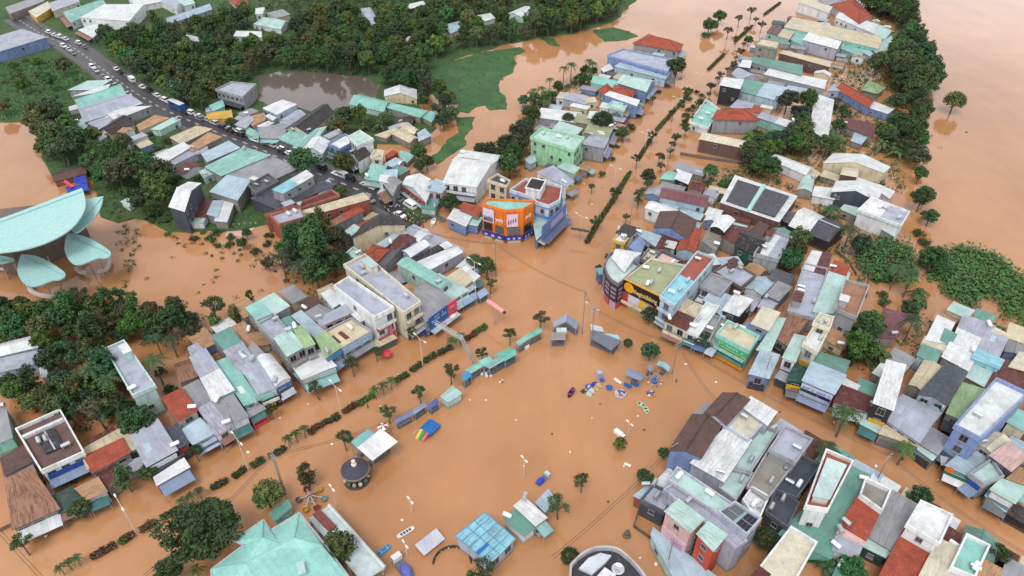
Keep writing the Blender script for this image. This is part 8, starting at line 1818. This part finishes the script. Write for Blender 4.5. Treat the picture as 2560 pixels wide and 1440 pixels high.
m = MB(); b0 = P(1450, 578, 3.5); r = thing('road_sign_gantry', 'dark flat sign board on a post at the near end of the hedge', 'road sign', (b0.x, b0.y, 0)); a, b = P(1433, 575, 4), P(1478, 583, 4); e = b - a; m.box((0, 0, 4), (e.length, .9, .3), M_PAINT, math.atan2(e.y, e.x)); m.build('sign_board', r, (0, 0, 0), srgb(62, 66, 70)); m = MB(); m.tube([(0, 0, -1), (0, 0, 3.9)], .12, M_STEEL, 8); m.build('post', r)
p = P(1502, 682, 3); r = thing('ticket_booth', 'narrow blue booth at the foot of the round corner shop', 'booth', (p.x, p.y, 0)); m = MB(); m.box((0, 0, 1.2), (1.6, 2.6, 4.5), M_WALL, .2); m.build('wall', r, (0, 0, 0), srgb(90, 125, 170)); m = MB(); m.box((0, 0, 3.55), (1.9, 3.0, .16), M_ROOF, .2); m.build('roof', r, (0, 0, 0), srgb(130, 185, 200)); m = MB(); m.box((-.85, 0, 1.6), (.08, 1.2, 1.0), M_PANE, .2); m.build('window', r)
# corner stalls with blue roofs by the crossing, awnings of the far market
stall((('1190,735 1212,720 1222,733 1200,748', srgb(165, 185, 215), 's'), ('1150,752 1186,732 1194,745 1158,765', srgb(150, 180, 205), 's')), 'pair of pale blue sheds at the crossing corner by the leafy trees', 2.4)
b0 = P(601, 578); r = thing('submerged_terrace', 'pinkish paved terrace just under the flood by the left houses', 'terrace', b0); q = ccw([P(x, y, .1) for x, y in pts('562,592 571,567 641,562 622,590')]); m = MB(); m.prism([(p.x - b0.x, p.y - b0.y) for p in q], -1, .12, M_FLAT); m.build('paving', r, (0, 0, 0), srgb(225, 185, 175))
for k in range(6): pp = P(571 + k * 14, 566 - k, .1) - b0; m = MB(); m.box((pp.x, pp.y, .5), (.25, .25, .9), M_FLAT); m.build('railing_post', r, (0, 0, 0), srgb(215, 190, 185))
# low walls standing out of the flood
def wall(s, h, col, label, th=.18):
    q = [P(x, y) for x, y in pts(s)]; r = thing('garden_wall', label, 'wall', q[0])
    m = MB()
    for a, b in zip(q, q[1:]): e = b - a; m.box((a + b) / 2 + UP * (h / 2 - .8) - q[0], (e.length + .05, th, h + 1.6), M_WALL, math.atan2(e.y, e.x))
    m.build('wall', r, (0, 0, 0), col)
wall('1700,388 1760,398 1862,412', 1.3, srgb(130, 115, 108), 'low brown yard wall in front of the broad brown warehouse'); wall('2085,628 2120,655 2140,690', .9, srgb(120, 110, 100), 'dark garden wall curving beside the cane thicket'); wall('2165,745 2172,690 2142,672', 1.0, srgb(130, 115, 100), 'yard wall behind the rust roofed terrace house'); wall('1597,1275 1584,1318 1636,1355', .8, srgb(110, 100, 92), 'half drowned yard wall left of the pink house'); wall('0,1330 36,1312', .9, srgb(140, 120, 100), 'short ruined wall at the lower left edge')
p = P(1567, 1340); r = thing('garden_statue', 'dark rockery statue in the water left of the pink house', 'statue', p); m = MB(); m.lathe((0, 0, 0), [(.8, -.6), (.7, .2), (.4, .5), (.45, 1.1), (.2, 1.5), (.28, 1.8), (.05, 2.1)], M_BARK, 9, 1.2); m.build('rock', r)
